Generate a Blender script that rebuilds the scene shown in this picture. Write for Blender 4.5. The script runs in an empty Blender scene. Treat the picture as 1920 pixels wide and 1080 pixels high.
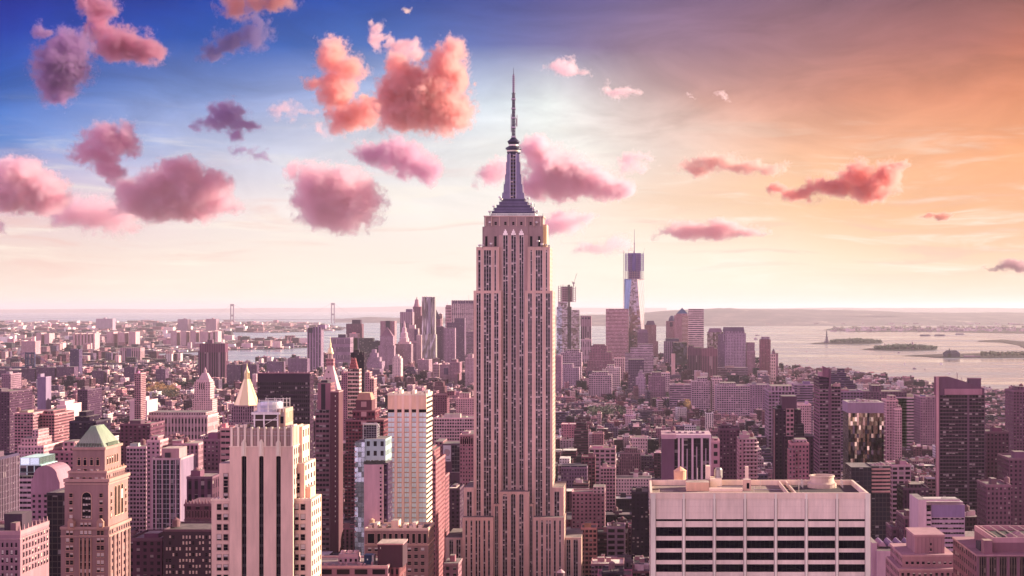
import bpy, bmesh, math, random
import numpy as np
from mathutils import Vector, Matrix
R = math.radians
random.seed(7)
SC = bpy.context.scene
COL = SC.collection

# ------------------------------------------------------------------ camera
F, PX, HY, EYE = 2874.0, 1200.0, 576.0, 243.0      # focal length and eye level in the photo's own pixels
cam = bpy.data.cameras.new('camera')
cam.sensor_width = 36.0
cam.lens = F / 1920 * 36
cam.shift_x = (960 - PX) / 1920
cam.shift_y = (HY - 540) / 1920
cam.clip_start, cam.clip_end = 5.0, 600000.0
co = bpy.data.objects.new('camera', cam)
co.location = (0, 0, EYE)
co.rotation_euler = (R(90), 0, 0)
COL.objects.link(co)
SC.camera = co
SC.view_settings.view_transform = 'Standard'
SC.view_settings.look = 'None'
SC.view_settings.exposure = 1.3
SC.view_settings.gamma = 1.0
SC.cycles.max_bounces = 9
SC.cycles.diffuse_bounces = 2
SC.cycles.glossy_bounces = 3
SC.cycles.transparent_max_bounces = 8
SC.cycles.volume_bounces = 8
SC.cycles.use_denoising = True
SC.cycles.volume_step_rate = 1.0
SC.cycles.volume_max_steps = 128

def wx(px, Y): return (px - PX) * Y / F
def wz(py, Y): return EYE - (py - HY) * Y / F

def lin(r, g, b):
    f = lambda c: (c / 255 / 12.92) if c / 255 <= 0.04045 else ((c / 255 + 0.055) / 1.055) ** 2.4
    return (f(r), f(g), f(b), 1.0)

# ------------------------------------------------------------------ node helper
class NT:
    def __init__(s, tree):
        s.t = tree
        tree.nodes.clear()
    def n(s, kind, **kw):
        nd = s.t.nodes.new(kind)
        for k, v in kw.items():
            setattr(nd, k, v)
        return nd
    def put(s, sock, v):
        if isinstance(v, bpy.types.NodeSocket): s.t.links.new(v, sock)
        elif v is not None: sock.default_value = v
    def m(s, op, a, b=None, c=None, clamp=False):
        nd = s.n('ShaderNodeMath', operation=op, use_clamp=clamp)
        for i, v in enumerate((a, b, c)):
            if v is not None: s.put(nd.inputs[i], v)
        return nd.outputs[0]
    def vm(s, op, a, b=None, scale=None):
        nd = s.n('ShaderNodeVectorMath', operation=op)
        s.put(nd.inputs[0], a)
        if b is not None: s.put(nd.inputs[1], b)
        if scale is not None: s.put(nd.inputs[3], scale)
        return nd.outputs['Value'] if op in ('LENGTH', 'DOT_PRODUCT', 'DISTANCE') else nd.outputs['Vector']
    def xyz(s, x, y, z):
        nd = s.n('ShaderNodeCombineXYZ')
        for i, v in enumerate((x, y, z)): s.put(nd.inputs[i], v)
        return nd.outputs[0]
    def sep(s, v):
        nd = s.n('ShaderNodeSeparateXYZ'); s.put(nd.inputs[0], v)
        return nd.outputs
    def rng(s, v, a, b, c=0.0, d=1.0, smooth=False):
        nd = s.n('ShaderNodeMapRange', interpolation_type='SMOOTHSTEP' if smooth else 'LINEAR', clamp=True)
        for i, x in enumerate((v, a, b, c, d)): s.put(nd.inputs[i], x)
        return nd.outputs[0]
    def mix(s, f, a, b, blend='MIX'):
        nd = s.n('ShaderNodeMix', data_type='RGBA', blend_type=blend)
        s.put(nd.inputs[0], f); s.put(nd.inputs[6], a); s.put(nd.inputs[7], b)
        return nd.outputs[2]
    def ramp(s, v, stops, interp='LINEAR'):
        nd = s.n('ShaderNodeValToRGB')
        s.put(nd.inputs[0], v)
        cr = nd.color_ramp
        cr.interpolation = interp
        while len(cr.elements) > 1: cr.elements.remove(cr.elements[-1])
        for i, (p, c) in enumerate(stops):
            e = cr.elements[0] if i == 0 else cr.elements.new(p)
            e.position = p; e.color = c
        return nd.outputs[0]
    def noise(s, vec, scale, detail=4.0, rough=0.55, dist=0.0, out='Fac'):
        nd = s.n('ShaderNodeTexNoise')
        s.put(nd.inputs['Vector'], vec)
        nd.inputs['Scale'].default_value = scale
        nd.inputs['Detail'].default_value = detail
        nd.inputs['Roughness'].default_value = rough
        nd.inputs['Distortion'].default_value = dist
        return nd.outputs[0] if out == 'Fac' else nd.outputs[1]

# ------------------------------------------------------------------ sky and sun
SUN_EL, SUN_AZ = R(17), R(68)          # azimuth measured from the view axis (+Y) towards +X
sun_vec = Vector((math.cos(SUN_EL) * math.sin(SUN_AZ), math.cos(SUN_EL) * math.cos(SUN_AZ), math.sin(SUN_EL)))
sl = bpy.data.lights.new('sun', 'SUN')
sl.energy = 5.0
sl.angle = R(0.6)
sl.color = (1.0, 0.89, 0.64)
so = bpy.data.objects.new('sun', sl)
so.rotation_euler = sun_vec.to_track_quat('Z', 'Y').to_euler()
so.location = (0, 0, 3000)
COL.objects.link(so)

world = bpy.data.worlds.new('World')
SC.world = world
world.use_nodes = True
def build_world():
    g = NT(world.node_tree)
    d = g.n('ShaderNodeTexCoord').outputs['Generated']
    x, y, z = g.sep(d)
    yy = g.m('MAXIMUM', y, 0.12)
    h = g.m('MAXIMUM', g.m('SQRT', g.m('ADD', g.m('MULTIPLY', x, x), g.m('MULTIPLY', y, y))), 0.08)
    px = g.m('ADD', g.m('MULTIPLY', g.m('DIVIDE', x, yy), F), PX)          # bearing and height of a sky direction
    py = g.m('SUBTRACT', HY, g.m('MULTIPLY', g.m('DIVIDE', z, h), F))
    # soft warping so that the bands of colour do not lie as straight lines
    warp = g.noise(g.xyz(g.m('MULTIPLY', px, 0.0016), g.m('MULTIPLY', py, 0.004), 0.0), 1.0, 3, 0.5)
    py = g.m('ADD', py, g.m('MULTIPLY', g.m('SUBTRACT', warp, 0.5), 70))
    px2 = g.m('ADD', px, g.m('MULTIPLY', g.m('SUBTRACT', g.noise(g.xyz(g.m('MULTIPLY', px, 0.002), g.m('MULTIPLY', py, 0.003), 4.0), 1.0, 2, 0.5), 0.5), 300))
    u = g.m('DIVIDE', g.m('ADD', px2, 400), 2720, clamp=True)
    P = lambda p: (p + 400) / 2720
    rows = [
        (570, [(0, (246,231,214)), (500, (250,238,220)), (1000, (250,239,222)), (1500, (249,231,212)), (1920, (245,221,200))]),
        (480, [(0, (240,214,203)), (500, (246,231,219)), (960, (249,240,228)), (1300, (251,237,217)), (1600, (249,225,195)), (1920, (247,209,175))]),
        (390, [(0, (222,198,212)), (300, (234,216,222)), (600, (246,236,230)), (960, (250,242,234)), (1250, (249,216,190)), (1550, (249,202,158)), (1920, (246,186,142))]),
        (290, [(0, (88,134,206)), (300, (164,178,220)), (600, (220,220,232)), (960, (244,242,238)), (1060, (252,250,244)), (1200, (238,214,202)), (1450, (243,187,152)), (1920, (245,170,122))]),
        (190, [(0, (34,94,188)), (300, (112,138,198)), (600, (154,170,216)), (880, (216,226,238)), (1040, (238,242,240)), (1140, (222,212,210)), (1300, (212,164,152)), (1600, (222,150,124)), (1920, (228,144,106))]),
        (90, [(0, (10,50,156)), (400, (34,90,184)), (700, (74,112,188)), (950, (112,114,168)), (1200, (150,122,144)), (1500, (166,118,122)), (1750, (178,114,106)), (1920, (188,112,92))]),
        (0, [(0, (3,22,132)), (400, (8,58,160)), (700, (32,76,168)), (950, (72,82,154)), (1200, (116,98,140)), (1500, (140,102,120)), (1750, (136,90,98)), (1920, (142,90,86))]),
        (-600, [(0, (20,30,110)), (900, (60,60,130)), (1500, (110,80,120)), (1920, (130,86,96))]),
    ]
    c = None
    for i, (r, st) in enumerate(rows):
        k = g.ramp(u, [(P(p), lin(*q)) for p, q in st])
        c = k if c is None else g.mix(g.rng(py, rows[i - 1][0], r), c, k)
    pat = g.noise(g.xyz(g.m('MULTIPLY', px, 0.003), g.m('MULTIPLY', py, 0.009), 17.0), 1.0, 6, 0.62, 0.8)
    pf = g.rng(pat, 0.32, 0.68, 0.80, 1.16); pf = g.m('ADD', g.m('MULTIPLY', g.m('SUBTRACT', pf, 1.0), g.rng(py, 460, 240)), 1.0)
    c = g.mix(1.0, c, g.xyz(pf, pf, pf), 'MULTIPLY')
    # thin streaked veil low in the sky
    st = g.noise(g.xyz(g.m('MULTIPLY', px, 0.0035), g.m('MULTIPLY', py, 0.035), 9.0), 1.0, 6, 0.6, 0.6)
    st = g.m('MULTIPLY', g.rng(st, 0.48, 0.75, smooth=True), g.m('MULTIPLY', g.rng(py, 200, 400), g.rng(py, 576, 520)))
    c = g.mix(g.m('MULTIPLY', st, 0.8), c, lin(255, 244, 228))
    st2 = g.noise(g.xyz(g.m('MULTIPLY', px, 0.0028), g.m('MULTIPLY', py, 0.03), 31.0), 1.0, 5, 0.6, 0.8)
    st2 = g.m('MULTIPLY', g.rng(st2, 0.5, 0.72, smooth=True), g.m('MULTIPLY', g.rng(py, 240, 440), g.rng(py, 560, 470)))
    c = g.mix(g.m('MULTIPLY', st2, 0.55), c, lin(238, 190, 178))
    c = g.mix(g.rng(py, 430, 572, 0.0, 1.0, smooth=True), c, g.mix(1.0, c, (1.06, 1.08, 1.06, 1), 'MULTIPLY'))
    # unseen dome: mauve behind, brightened to fill shaded fronts; apricot towards the sun
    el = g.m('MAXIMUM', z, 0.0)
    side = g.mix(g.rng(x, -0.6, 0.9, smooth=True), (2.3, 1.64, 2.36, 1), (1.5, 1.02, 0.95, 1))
    up = g.mix(g.rng(el, 0.2, 0.72, smooth=True), side, (0.16, 0.10, 0.27, 1))  # overhead kept dark so that roofs and streets stay in shade
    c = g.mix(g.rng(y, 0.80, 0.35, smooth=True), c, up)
    # below the horizon nothing but ground
    sky = g.n('ShaderNodeTexSky', sky_type='NISHITA', sun_disc=False)
    sky.sun_elevation = SUN_EL
    sky.sun_rotation = SUN_AZ
    b1 = g.n('ShaderNodeBackground'); g.put(b1.inputs[0], sky.outputs[0]); b1.inputs[1].default_value = 0.05
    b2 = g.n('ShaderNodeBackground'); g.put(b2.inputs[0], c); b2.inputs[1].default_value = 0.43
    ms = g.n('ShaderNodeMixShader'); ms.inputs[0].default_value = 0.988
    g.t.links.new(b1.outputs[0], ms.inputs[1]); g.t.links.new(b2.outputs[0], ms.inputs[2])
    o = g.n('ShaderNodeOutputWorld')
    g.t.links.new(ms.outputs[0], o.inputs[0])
    world.cycles.sampling_method = 'MANUAL'
    world.cycles.sample_map_resolution = 512
build_world()
# ------------------------------------------------------------------ materials
M = {}
def mat(name, fn):
    m = bpy.data.materials.new(name); m.use_nodes = True
    g = NT(m.node_tree)
    p = g.n('ShaderNodeBsdfPrincipled')
    o = g.n('ShaderNodeOutputMaterial'); g.t.links.new(p.outputs[0], o.inputs[0])
    fn(g, p.inputs)
    M[name] = m
    return m
def tintnode(g): return g.n('ShaderNodeAttribute', attribute_name='tint').outputs['Color']
def posn(g): return g.n('ShaderNodeNewGeometry').outputs['Position']
def weather(g, c, lo=0.78, hi=1.16, s=0.06):
    p = posn(g)
    n = g.noise(g.vm('MULTIPLY', p, (1, 1, 0.35)), s, 5, 0.62)
    n2 = g.noise(g.vm('MULTIPLY', p, (1, 1, 0.12)), s * 9, 3, 0.6)
    f = g.m('MULTIPLY', g.rng(n, 0.3, 0.7, lo, hi), g.rng(n2, 0.3, 0.7, 0.9, 1.08))
    return g.mix(1.0, c, g.xyz(f, f, f), 'MULTIPLY')
def mk_wall(g, i):
    g.put(i['Base Color'], weather(g, tintnode(g))); i['Roughness'].default_value = 0.85
mat('wall', mk_wall)
def mk_roof(g, i):
    p = posn(g)
    n = g.noise(p, 0.09, 5, 0.7); n2 = g.noise(p, 0.5, 3, 0.6)
    c = g.mix(1.0, tintnode(g), g.ramp(n, [(0.3, (0.55, 0.5, 0.5, 1)), (0.5, (1, 1, 1, 1)), (0.72, (1.5, 1.42, 1.38, 1))]), 'MULTIPLY')
    c = g.mix(0.5, c, g.ramp(n2, [(0.35, (0.6, 0.6, 0.6, 1)), (0.65, (1.2, 1.2, 1.2, 1))]), 'MULTIPLY')
    g.put(i['Base Color'], c); i['Roughness'].default_value = 0.9
mat('roof', mk_roof)
def mk_metal(g, i):
    g.put(i['Base Color'], weather(g, tintnode(g), 0.85, 1.1, 0.2)); i['Metallic'].default_value = 0.55; i['Roughness'].default_value = 0.42
mat('metal', mk_metal)
def mk_gold(g, i):
    i['Base Color'].default_value = (0.85, 0.66, 0.40, 1); i['Metallic'].default_value = 0.35; i['Roughness'].default_value = 0.45
mat('gilding', mk_gold)
def mk_glass(g, i):
    p = posn(g)
    n = g.noise(p, 0.15, 3, 0.6)
    g.put(i['Base Color'], g.ramp(n, [(0.3, (0.003, 0.001, 0.006, 1)), (0.75, (0.009, 0.005, 0.014, 1))])); i['Roughness'].default_value = 0.12; i['Specular IOR Level'].default_value = 0.06
mat('glass', mk_glass)
def mk_panel(g, i):
    g.put(i['Base Color'], weather(g, tintnode(g), 0.9, 1.08, 0.05)); i['Roughness'].default_value = 0.3
mat('panel', mk_panel)  # for glass whose pale tint stands in for reflected sky
def mk_blind(g, i):
    g.put(i['Base Color'], tintnode(g)); i['Roughness'].default_value = 0.6
mat('blind', mk_blind)
def mk_mirror(g, i):
    # wavy reflecting curtain wall
    uv = g.n('ShaderNodeUVMap', uv_map='UVMap').outputs[0]
    u, v, _ = g.sep(uv)
    cell = g.n('ShaderNodeTexWhiteNoise', noise_dimensions='2D'); g.put(cell.inputs['Vector'], g.xyz(g.m('FLOOR', u), g.m('FLOOR', v), 0))
    line = g.m('MAXIMUM', g.m('GREATER_THAN', g.m('ABSOLUTE', g.m('SUBTRACT', g.m('FRACT', u), 0.5)), 0.45), g.m('GREATER_THAN', g.m('ABSOLUTE', g.m('SUBTRACT', g.m('FRACT', v), 0.5)), 0.44))
    c = g.mix(line, tintnode(g), g.mix(1.0, tintnode(g), (0.4, 0.4, 0.4, 1), 'MULTIPLY'))
    g.put(i['Base Color'], c); i['Metallic'].default_value = 0.85; i['Roughness'].default_value = 0.16
    nrm = g.n('ShaderNodeNewGeometry').outputs['Normal']
    jit = g.vm('SCALE', g.vm('SUBTRACT', cell.outputs['Color'], (0.5, 0.5, 0.5)), scale=0.10)
    g.put(i['Normal'], g.vm('NORMALIZE', g.vm('ADD', nrm, jit)))
mat('mirror', mk_mirror)
def facade(name, wu, wv, blinds=0.82, spandrel=None, glass=((0.006, 0.003, 0.010, 1), (0.30, 0.22, 0.23, 1)), vc=0.5, mull=None):
    def fn(g, i):
        uv = g.n('ShaderNodeUVMap', uv_map='UVMap').outputs[0]
        u, v, _ = g.sep(uv)
        fu, fv = g.m('FRACT', u), g.m('FRACT', v)
        a = g.m('LESS_THAN', g.m('ABSOLUTE', g.m('SUBTRACT', fu, 0.5)), wu / 2)
        b = g.m('LESS_THAN', g.m('ABSOLUTE', g.m('SUBTRACT', fv, vc)), wv / 2)
        w = g.n('ShaderNodeTexWhiteNoise', noise_dimensions='2D'); g.put(w.inputs['Vector'], g.xyz(g.m('FLOOR', u), g.m('FLOOR', v), 0))
        r = w.outputs['Value']
        low = g.m('GREATER_THAN', fv, g.m('ADD', vc - wv / 2, g.m('MULTIPLY', g.m('FRACT', g.m('MULTIPLY', r, 17.0)), wv)))
        lit = g.m('MULTIPLY', g.m('GREATER_THAN', r, blinds), low)
        gl = g.mix(lit, g.mix(g.m('FRACT', g.m('MULTIPLY', r, 7.0)), glass[0], (0.025, 0.014, 0.026, 1)), glass[1])
        wall = weather(g, tintnode(g))
        if spandrel: wall = g.mix(a, wall, g.mix(1.0, wall, spandrel, 'MULTIPLY'))
        if mull: wall = g.mix(g.m('GREATER_THAN', g.m('ABSOLUTE', g.m('SUBTRACT', fu, 0.5)), 0.43), wall, mull)
        mk = g.m('MULTIPLY', a, b)
        g.put(i['Base Color'], g.mix(mk, wall, gl))
        g.put(i['Roughness'], g.rng(mk, 0, 1, 0.85, 0.2)); i['Specular IOR Level'].default_value = 0.12
    mat(name, fn)
facade('facade', 0.46, 0.52)
facade('facade_ribbon', 0.97, 0.46)
facade('facade_pier', 0.50, 0.60, spandrel=(0.55, 0.5, 0.52, 1))
facade('facade_loft', 0.72, 0.58)
facade('curtain', 0.86, 0.84, blinds=0.86, glass=((0.02, 0.015, 0.03, 1), (0.25, 0.2, 0.22, 1)))
facade('strip', 0.80, 0.56, blinds=0.70, glass=((0.006, 0.003, 0.010, 1), (0.55, 0.42, 0.42, 1)), mull=(0.56, 0.47, 0.46, 1))
facade('dark_strip', 0.86, 0.66, blinds=0.93, glass=((0.006, 0.003, 0.010, 1), (0.30, 0.2, 0.2, 1)), mull=(0.07, 0.04, 0.045, 1))
facade('band', 0.88, 0.98, blinds=0.80, glass=((0.006, 0.003, 0.010, 1), (0.32, 0.25, 0.26, 1)))

# ------------------------------------------------------------------ mesh helper
GAMMA = (1.0, 1.0, 1.0)
TONE = (1.54, 1.34, 1.13)      # paints shade into wall tints by district: rosy near, darker and violet farther off
MASONRY = {'wall', 'facade', 'facade_ribbon', 'facade_pier', 'facade_loft'}
class MB:
    def __init__(s):
        s.v, s.f, s.m, s.uv, s.t, s.mats = [], [], [], [], [], []
    def mi(s, name):
        if name not in s.mats: s.mats.append(name)
        return s.mats.index(name)
    def face(s, pts, mat, tint=(1, 1, 1), uv=None):
        b = len(s.v); n = len(pts)
        s.v.extend(pts); s.f.append(tuple(range(b, b + n))); s.m.append(s.mi(mat)); s.t.append(tint)
        s.uv.extend(uv if uv else [(0.5, 0.02)] * n)
    def wallq(s, p, q, z0, z1, mat, tint, bay, off=0):
        """vertical quad from p to q (seen from outside: left to right)"""
        if bay:
            L = math.hypot(q[0] - p[0], q[1] - p[1])
            nu, nv = max(1, round(L / bay[0])), max(1, round((z1 - z0) / bay[1]))
            uv = [(off, off), (off + nu, off), (off + nu, off + nv), (off, off + nv)]
        else: uv = None
        s.face([(p[0], p[1], z0), (q[0], q[1], z0), (q[0], q[1], z1), (p[0], p[1], z1)], mat, tint, uv)
    def box(s, x0, x1, y0, y1, z0, z1, mat='wall', tint=(1, 1, 1), bay=None, top='roof', rt=None, faces='FBLRT', off=0, side=None):
        W = s.wallq; sm = side or mat
        if 'F' in faces: W((x0, y0), (x1, y0), z0, z1, mat, tint, bay, off)
        if 'R' in faces: W((x1, y0), (x1, y1), z0, z1, sm, tint, bay, off + 3)
        if 'B' in faces: W((x1, y1), (x0, y1), z0, z1, sm, tint, bay, off + 5)
        if 'L' in faces: W((x0, y1), (x0, y0), z0, z1, sm, tint, bay, off + 7)
        if 'T' in faces: s.face([(x0, y0, z1), (x1, y0, z1), (x1, y1, z1), (x0, y1, z1)], top or mat, rt or tint)
        if 'D' in faces: s.face([(x0, y1, z0), (x1, y1, z0), (x1, y0, z0), (x0, y0, z0)], mat, tint)
    def prism(s, pts, z0, z1, mat='wall', tint=(1, 1, 1), bay=None, top='roof', rt=None, sc=1.0, c=None, cap=True, off=0, bottom=False):
        """pts counter-clockwise seen from above; sc shrinks the top outline about c"""
        if c is None: c = (sum(p[0] for p in pts) / len(pts), sum(p[1] for p in pts) / len(pts))
        sx, sy = sc if isinstance(sc, tuple) else (sc, sc)
        tp = [(c[0] + (p[0] - c[0]) * sx, c[1] + (p[1] - c[1]) * sy) for p in pts]
        n = len(pts)
        for i in range(n):
            p, q, a, b = pts[i], pts[(i + 1) % n], tp[i], tp[(i + 1) % n]
            if bay:
                L = math.hypot(q[0] - p[0], q[1] - p[1]); nu, nv = max(1, round(L / bay[0])), max(1, round((z1 - z0) / bay[1]))
                uv = [(off, off), (off + nu, off), (off + nu, off + nv), (off, off + nv)]
            else: uv = [(0.5, 0.02)] * 4
            if abs(sx) < 1e-4 and abs(sy) < 1e-4: s.face([(p[0], p[1], z0), (q[0], q[1], z0), (a[0], a[1], z1)], mat, tint, uv[:3])
            else: s.face([(p[0], p[1], z0), (q[0], q[1], z0), (b[0], b[1], z1), (a[0], a[1], z1)], mat, tint, uv)
        if cap and abs(sx) + abs(sy) > 1e-4: s.face([(p[0], p[1], z1) for p in tp], top or mat, rt or tint)
        if bottom: s.face([(p[0], p[1], z0) for p in reversed(pts)], mat, tint)
    def ring(s, cx, cy, r, n, ry=None, a0=0.0):
        return [(cx + r * math.cos(a0 + i * math.tau / n), cy + (ry or r) * math.sin(a0 + i * math.tau / n)) for i in range(n)]
    def lathe(s, cx, cy, prof, n=16, mat='wall', tint=(1, 1, 1), top=None):
        for (r0, z0), (r1, z1) in zip(prof, prof[1:]):
            a, b = s.ring(cx, cy, max(r0, 1e-3), n), s.ring(cx, cy, max(r1, 1e-3), n)
            for i in range(n):
                j = (i + 1) % n
                s.face([(*a[i], z0), (*a[j], z0), (*b[j], z1), (*b[i], z1)], mat, tint)
        r, z = prof[-1]
        if r > 0.01: s.face([(*p, z) for p in s.ring(cx, cy, r, n)], top or mat, tint)
    def tube(s, p, q, r, n=5, mat='metal', tint=(1, 1, 1), r2=None):
        p, q = Vector(p), Vector(q); d = (q - p).normalized()
        a = d.orthogonal().normalized(); b = d.cross(a)
        r2 = r if r2 is None else r2
        A = [tuple(p + (a * math.cos(t) + b * math.sin(t)) * r) for t in [i * math.tau / n for i in range(n)]]
        B = [tuple(q + (a * math.cos(t) + b * math.sin(t)) * r2) for t in [i * math.tau / n for i in range(n)]]
        for i in range(n):
            j = (i + 1) % n
            s.face([A[i], A[j], B[j], B[i]], mat, tint)
        s.face(B, mat, tint); s.face(A[::-1], mat, tint)
    def mesh(s, name, org=(0, 0, 0)):
        me = bpy.data.meshes.new(name)
        v = np.array(s.v, dtype=np.float64) - np.array(org)
        me.from_pydata(v.tolist(), [], s.f)
        for k in s.mats: me.materials.append(M[k])
        me.polygons.foreach_set('material_index', s.m)
        uvl = me.uv_layers.new(name='UVMap')
        uvl.data.foreach_set('uv', np.array(s.uv, dtype=np.float32).ravel())
        at = me.attributes.new('tint', 'FLOAT_COLOR', 'FACE')
        t = np.ones((len(s.f), 4), dtype=np.float32); t[:, :3] = np.array([x[:3] for x in s.t])
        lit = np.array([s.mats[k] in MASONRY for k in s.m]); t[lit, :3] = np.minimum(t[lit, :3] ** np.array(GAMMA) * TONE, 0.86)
        at.data.foreach_set('color', t.ravel())
        me.update()
        return me
    def build(s, name, parent=None, org=(0, 0, 0)):
        o = bpy.data.objects.new(name, s.mesh(name, org))
        if parent is not None: o.parent = parent
        else: o.location = org
        COL.objects.link(o)
        return o

def tag(o, label=None, cat=None, group=None, kind=None):
    if label: o['label'] = label
    if cat: o['category'] = cat
    if group: o['group'] = group
    if kind: o['kind'] = kind
    return o
SUBPART = {'mast_wing': 'mast', 'mast_window': 'mast', 'light_ring': 'dome', 'crown_rib': 'crown', 'roof_grille': 'roof', 'lantern': 'pyramid_roof', 'gilded_cupola': 'belfry', 'column': 'belfry', 'crown_band': 'crown', 'plant_cap': 'plant_room', 'cone_roof': 'tank', 'plant_frame': 'plant_box', 'fan_rail': 'plant_well', 'cooling_fan': 'plant_well', 'edge_fin': 'crown', 'jib': 'mast', 'counter_jib': 'mast', 'cab': 'mast', 'steel_shoulder': 'wall', 'dark_belt': 'wall', 'balcony_panel': 'wall', 'window_crest': 'cornice', 'whip_antenna': 'antenna'}
HEROES = []                                   # footprints that the ordinary blocks leave free
class Bldg:
    """a building as an Empty at its base with named parts; px/py are bearings read off the photo at the distance Y of its front"""
    def __init__(s, name, label, Y, px0, px1, depth, cat='building', group=None):
        s.Y, s.k = Y, Y / F
        s.x0, s.x1, s.depth = wx(px0, Y), wx(px1, Y), depth
        s.org = ((s.x0 + s.x1) / 2, Y + depth / 2, 0.0)
        s.root = bpy.data.objects.new(name, None)
        s.root.location = s.org; s.root.empty_display_size = 5
        COL.objects.link(s.root)
        tag(s.root, label, cat, group)
        s.parts, s.extra, s.labels, s.nwin, s.wc = {}, [], {}, 0, {}
        HEROES.append((s.x0, s.x1, Y, Y + depth))
    def X(s, px, d=0): return (px - PX) * (s.Y + d) / F
    def Z(s, py, d=0): return EYE - (py - HY) * (s.Y + d) / F
    def p(s, name):
        if name not in s.parts: s.parts[name] = MB()
        return s.parts[name]
    def one(s, name):
        """a part that exists several times, each a mesh of its own"""
        m = MB(); s.extra.append((name, m)); return m
    def tier(s, part, px0, px1, pyt, pyb, d0, d1, mat='facade', tint=(.4, .3, .3), bay=(4, 3.7), rt=(.22, .17, .18), top='roof', side=None, faces='FBLRT', off=0):
        """a box whose front stands d0 behind the front plane"""
        s.p(part).box(s.X(px0, d0), s.X(px1, d0), s.Y + d0, s.Y + d1, 0 if pyb is None else s.Z(pyb, d0), s.Z(pyt, d0), mat, tint, bay, top, rt, faces, off, side)
    def parapet(s, part, px0, px1, pyt, d0, d1, h=1.2, w=0.6, tint=(.5, .4, .4)):
        x0, x1, y0, y1, z = s.X(px0, d0), s.X(px1, d0), s.Y + d0, s.Y + d1, s.Z(pyt, d0)
        m = s.p(part)
        for a in ((x0 - .15, x1 + .15, y0 - .15, y0 + w), (x0 - .15, x1 + .15, y1 - w, y1 + .15), (x0 - .15, x0 + w, y0 + w, y1 - w), (x1 - w, x1 + .15, y0 + w, y1 - w)):
            m.box(*a, z - 0.3, z + h, 'wall', tint, top='wall', faces='FBLRTD')
    def win(s, px0, px1, pyt, pyb, d=0, name='window', blind=None, frame=(.3, .22, .22), arch=False, sill=True, bt=(.55, .44, .42), right=False):
        x0, x1, z0, z1 = s.X(px0, d), s.X(px1, d), s.Z(pyb, d), s.Z(pyt, d)
        s.win_m(x0, x1, z0, z1, s.Y + d, name, blind, frame, arch, sill, bt)
    def win_m(s, x0, x1, z0, z1, y, name='window', blind=None, frame=(.3, .22, .22), arch=False, sill=True, bt=(.55, .44, .42), face='F'):
        w, h = x1 - x0, z1 - z0
        if blind is None: blind = random.choice((0, 0, 0, .35, .5, .8))
        key = (round(w, 2), round(h, 2), blind, arch, frame, sill, bt)
        if s.nwin >= 100:
            m = s.p('further_windows'); ox, oy, oz = (x0 + x1) / 2, y, z0
            fx = (lambda p: (p[0] + ox, p[1] + oy, p[2] + oz)) if face == 'F' else (lambda p: (-p[1] + y, p[0] + (x0 + x1) / 2, p[2] + oz))
            t = MB()
        else:
            m = t = MB()
        if s.nwin >= 100 or key not in s.wc:
            hw = w / 2
            if arch:
                pts = [(-hw, 0)] + [(hw, 0)] + [(hw * math.cos(a), h - hw + hw * math.sin(a)) for a in [i * math.pi / 8 for i in range(9)]]
                t.face([(x, -.06, z) for x, z in pts], 'glass')
                for i in range(1, len(pts)):
                    a, b = pts[i], pts[(i + 1) % len(pts)]
                    t.tube((a[0], -.06, a[1]), (b[0], -.06, b[1]), .18, 4, 'wall', frame)
            else:
                t.box(-hw, hw, -.06, .0, 0, h, 'glass', top='glass')
                fw = min(.16, w * .08)
                for a in ((-hw - fw, -hw, 0, h), (hw, hw + fw, 0, h)): t.box(a[0], a[1], -.22, .0, a[2], a[3], 'wall', frame, top='wall')
                t.box(-hw - fw, hw + fw, -.28, .0, h, h + .25, 'wall', frame, top='wall', faces='FLRTD')
                if h > 1.2 and h < 4 and w < 4: t.box(-hw, hw, -.10, -.06, h * .48, h * .52, 'wall', (.2, .15, .16), top='wall', faces='FTD')
            if sill: t.box(-hw - .25, hw + .25, -.42, .0, -.22, 0, 'wall', tuple(min(1, c * 1.5) for c in frame), top='wall', faces='FLRTD')
            if blind: t.box(-hw + .06, hw - .06, -.09, -.06, h * (1 - blind), h * (.82 if arch else .985), 'blind', bt, top='blind', faces='FLRD')
            if s.nwin < 100: s.wc[key] = t.mesh(name)
        if s.nwin >= 100:
            for f, mi, uv0, tt in zip(t.f, t.m, range(len(t.f)), t.t): m.face([fx(t.v[i]) for i in f], t.mats[mi], tt)
        else:
            o = bpy.data.objects.new(name, s.wc[key]); o.parent = s.root
            if face == 'F': o.location = ((x0 + x1) / 2 - s.org[0], y - s.org[1], z0)
            else: o.location = (y - s.org[0], (x0 + x1) / 2 - s.org[1], z0); o.rotation_euler = (0, 0, R(90))
            COL.objects.link(o)
        s.nwin += 1
    def strips(s, part, px0, px1, pyt, pyb, d0, d1, cols, tint, head=8, foot=0, floor=3.7, rt=(.22, .17, .18), proud=.7, mat='strip', wname='window_strip', side='facade_pier', st=(.085, .05, .08), mt=(.62, .5, .5)):
        """a block whose windows run up in tall recessed strips; cols: (px0, px1, panes)"""
        m = s.p(part)
        x0, x1, y0, y1 = s.X(px0, d0), s.X(px1, d0), s.Y + d0, s.Y + d1
        z0, z1 = (0 if pyb is None else s.Z(pyb, d0)), s.Z(pyt, d0)
        zt, zb = s.Z(pyt + head, d0), z0 + foot
        m.box(x0, x1, y0 + proud, y1, z0, z1, side, tint, (4, floor), rt=rt, faces='LRBT')
        m.face([(x0, y0, z1), (x1, y0, z1), (x1, y0 + proud, z1), (x0, y0 + proud, z1)], 'wall', tint)
        edges = [x0] + [e for a, b, *_ in cols for e in (s.X(a, d0), s.X(b, d0))] + [x1]
        for i in range(0, len(edges), 2): m.box(edges[i], edges[i + 1], y0, y0 + proud, zb, zt, 'wall', tint, faces='FLR')
        m.box(x0, x1, y0, y0 + proud, zt, z1, 'wall', tint, faces='FLRD')
        if foot: m.box(x0, x1, y0, y0 + proud, z0, zb, 'wall', tint, faces='FLRT')
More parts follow.
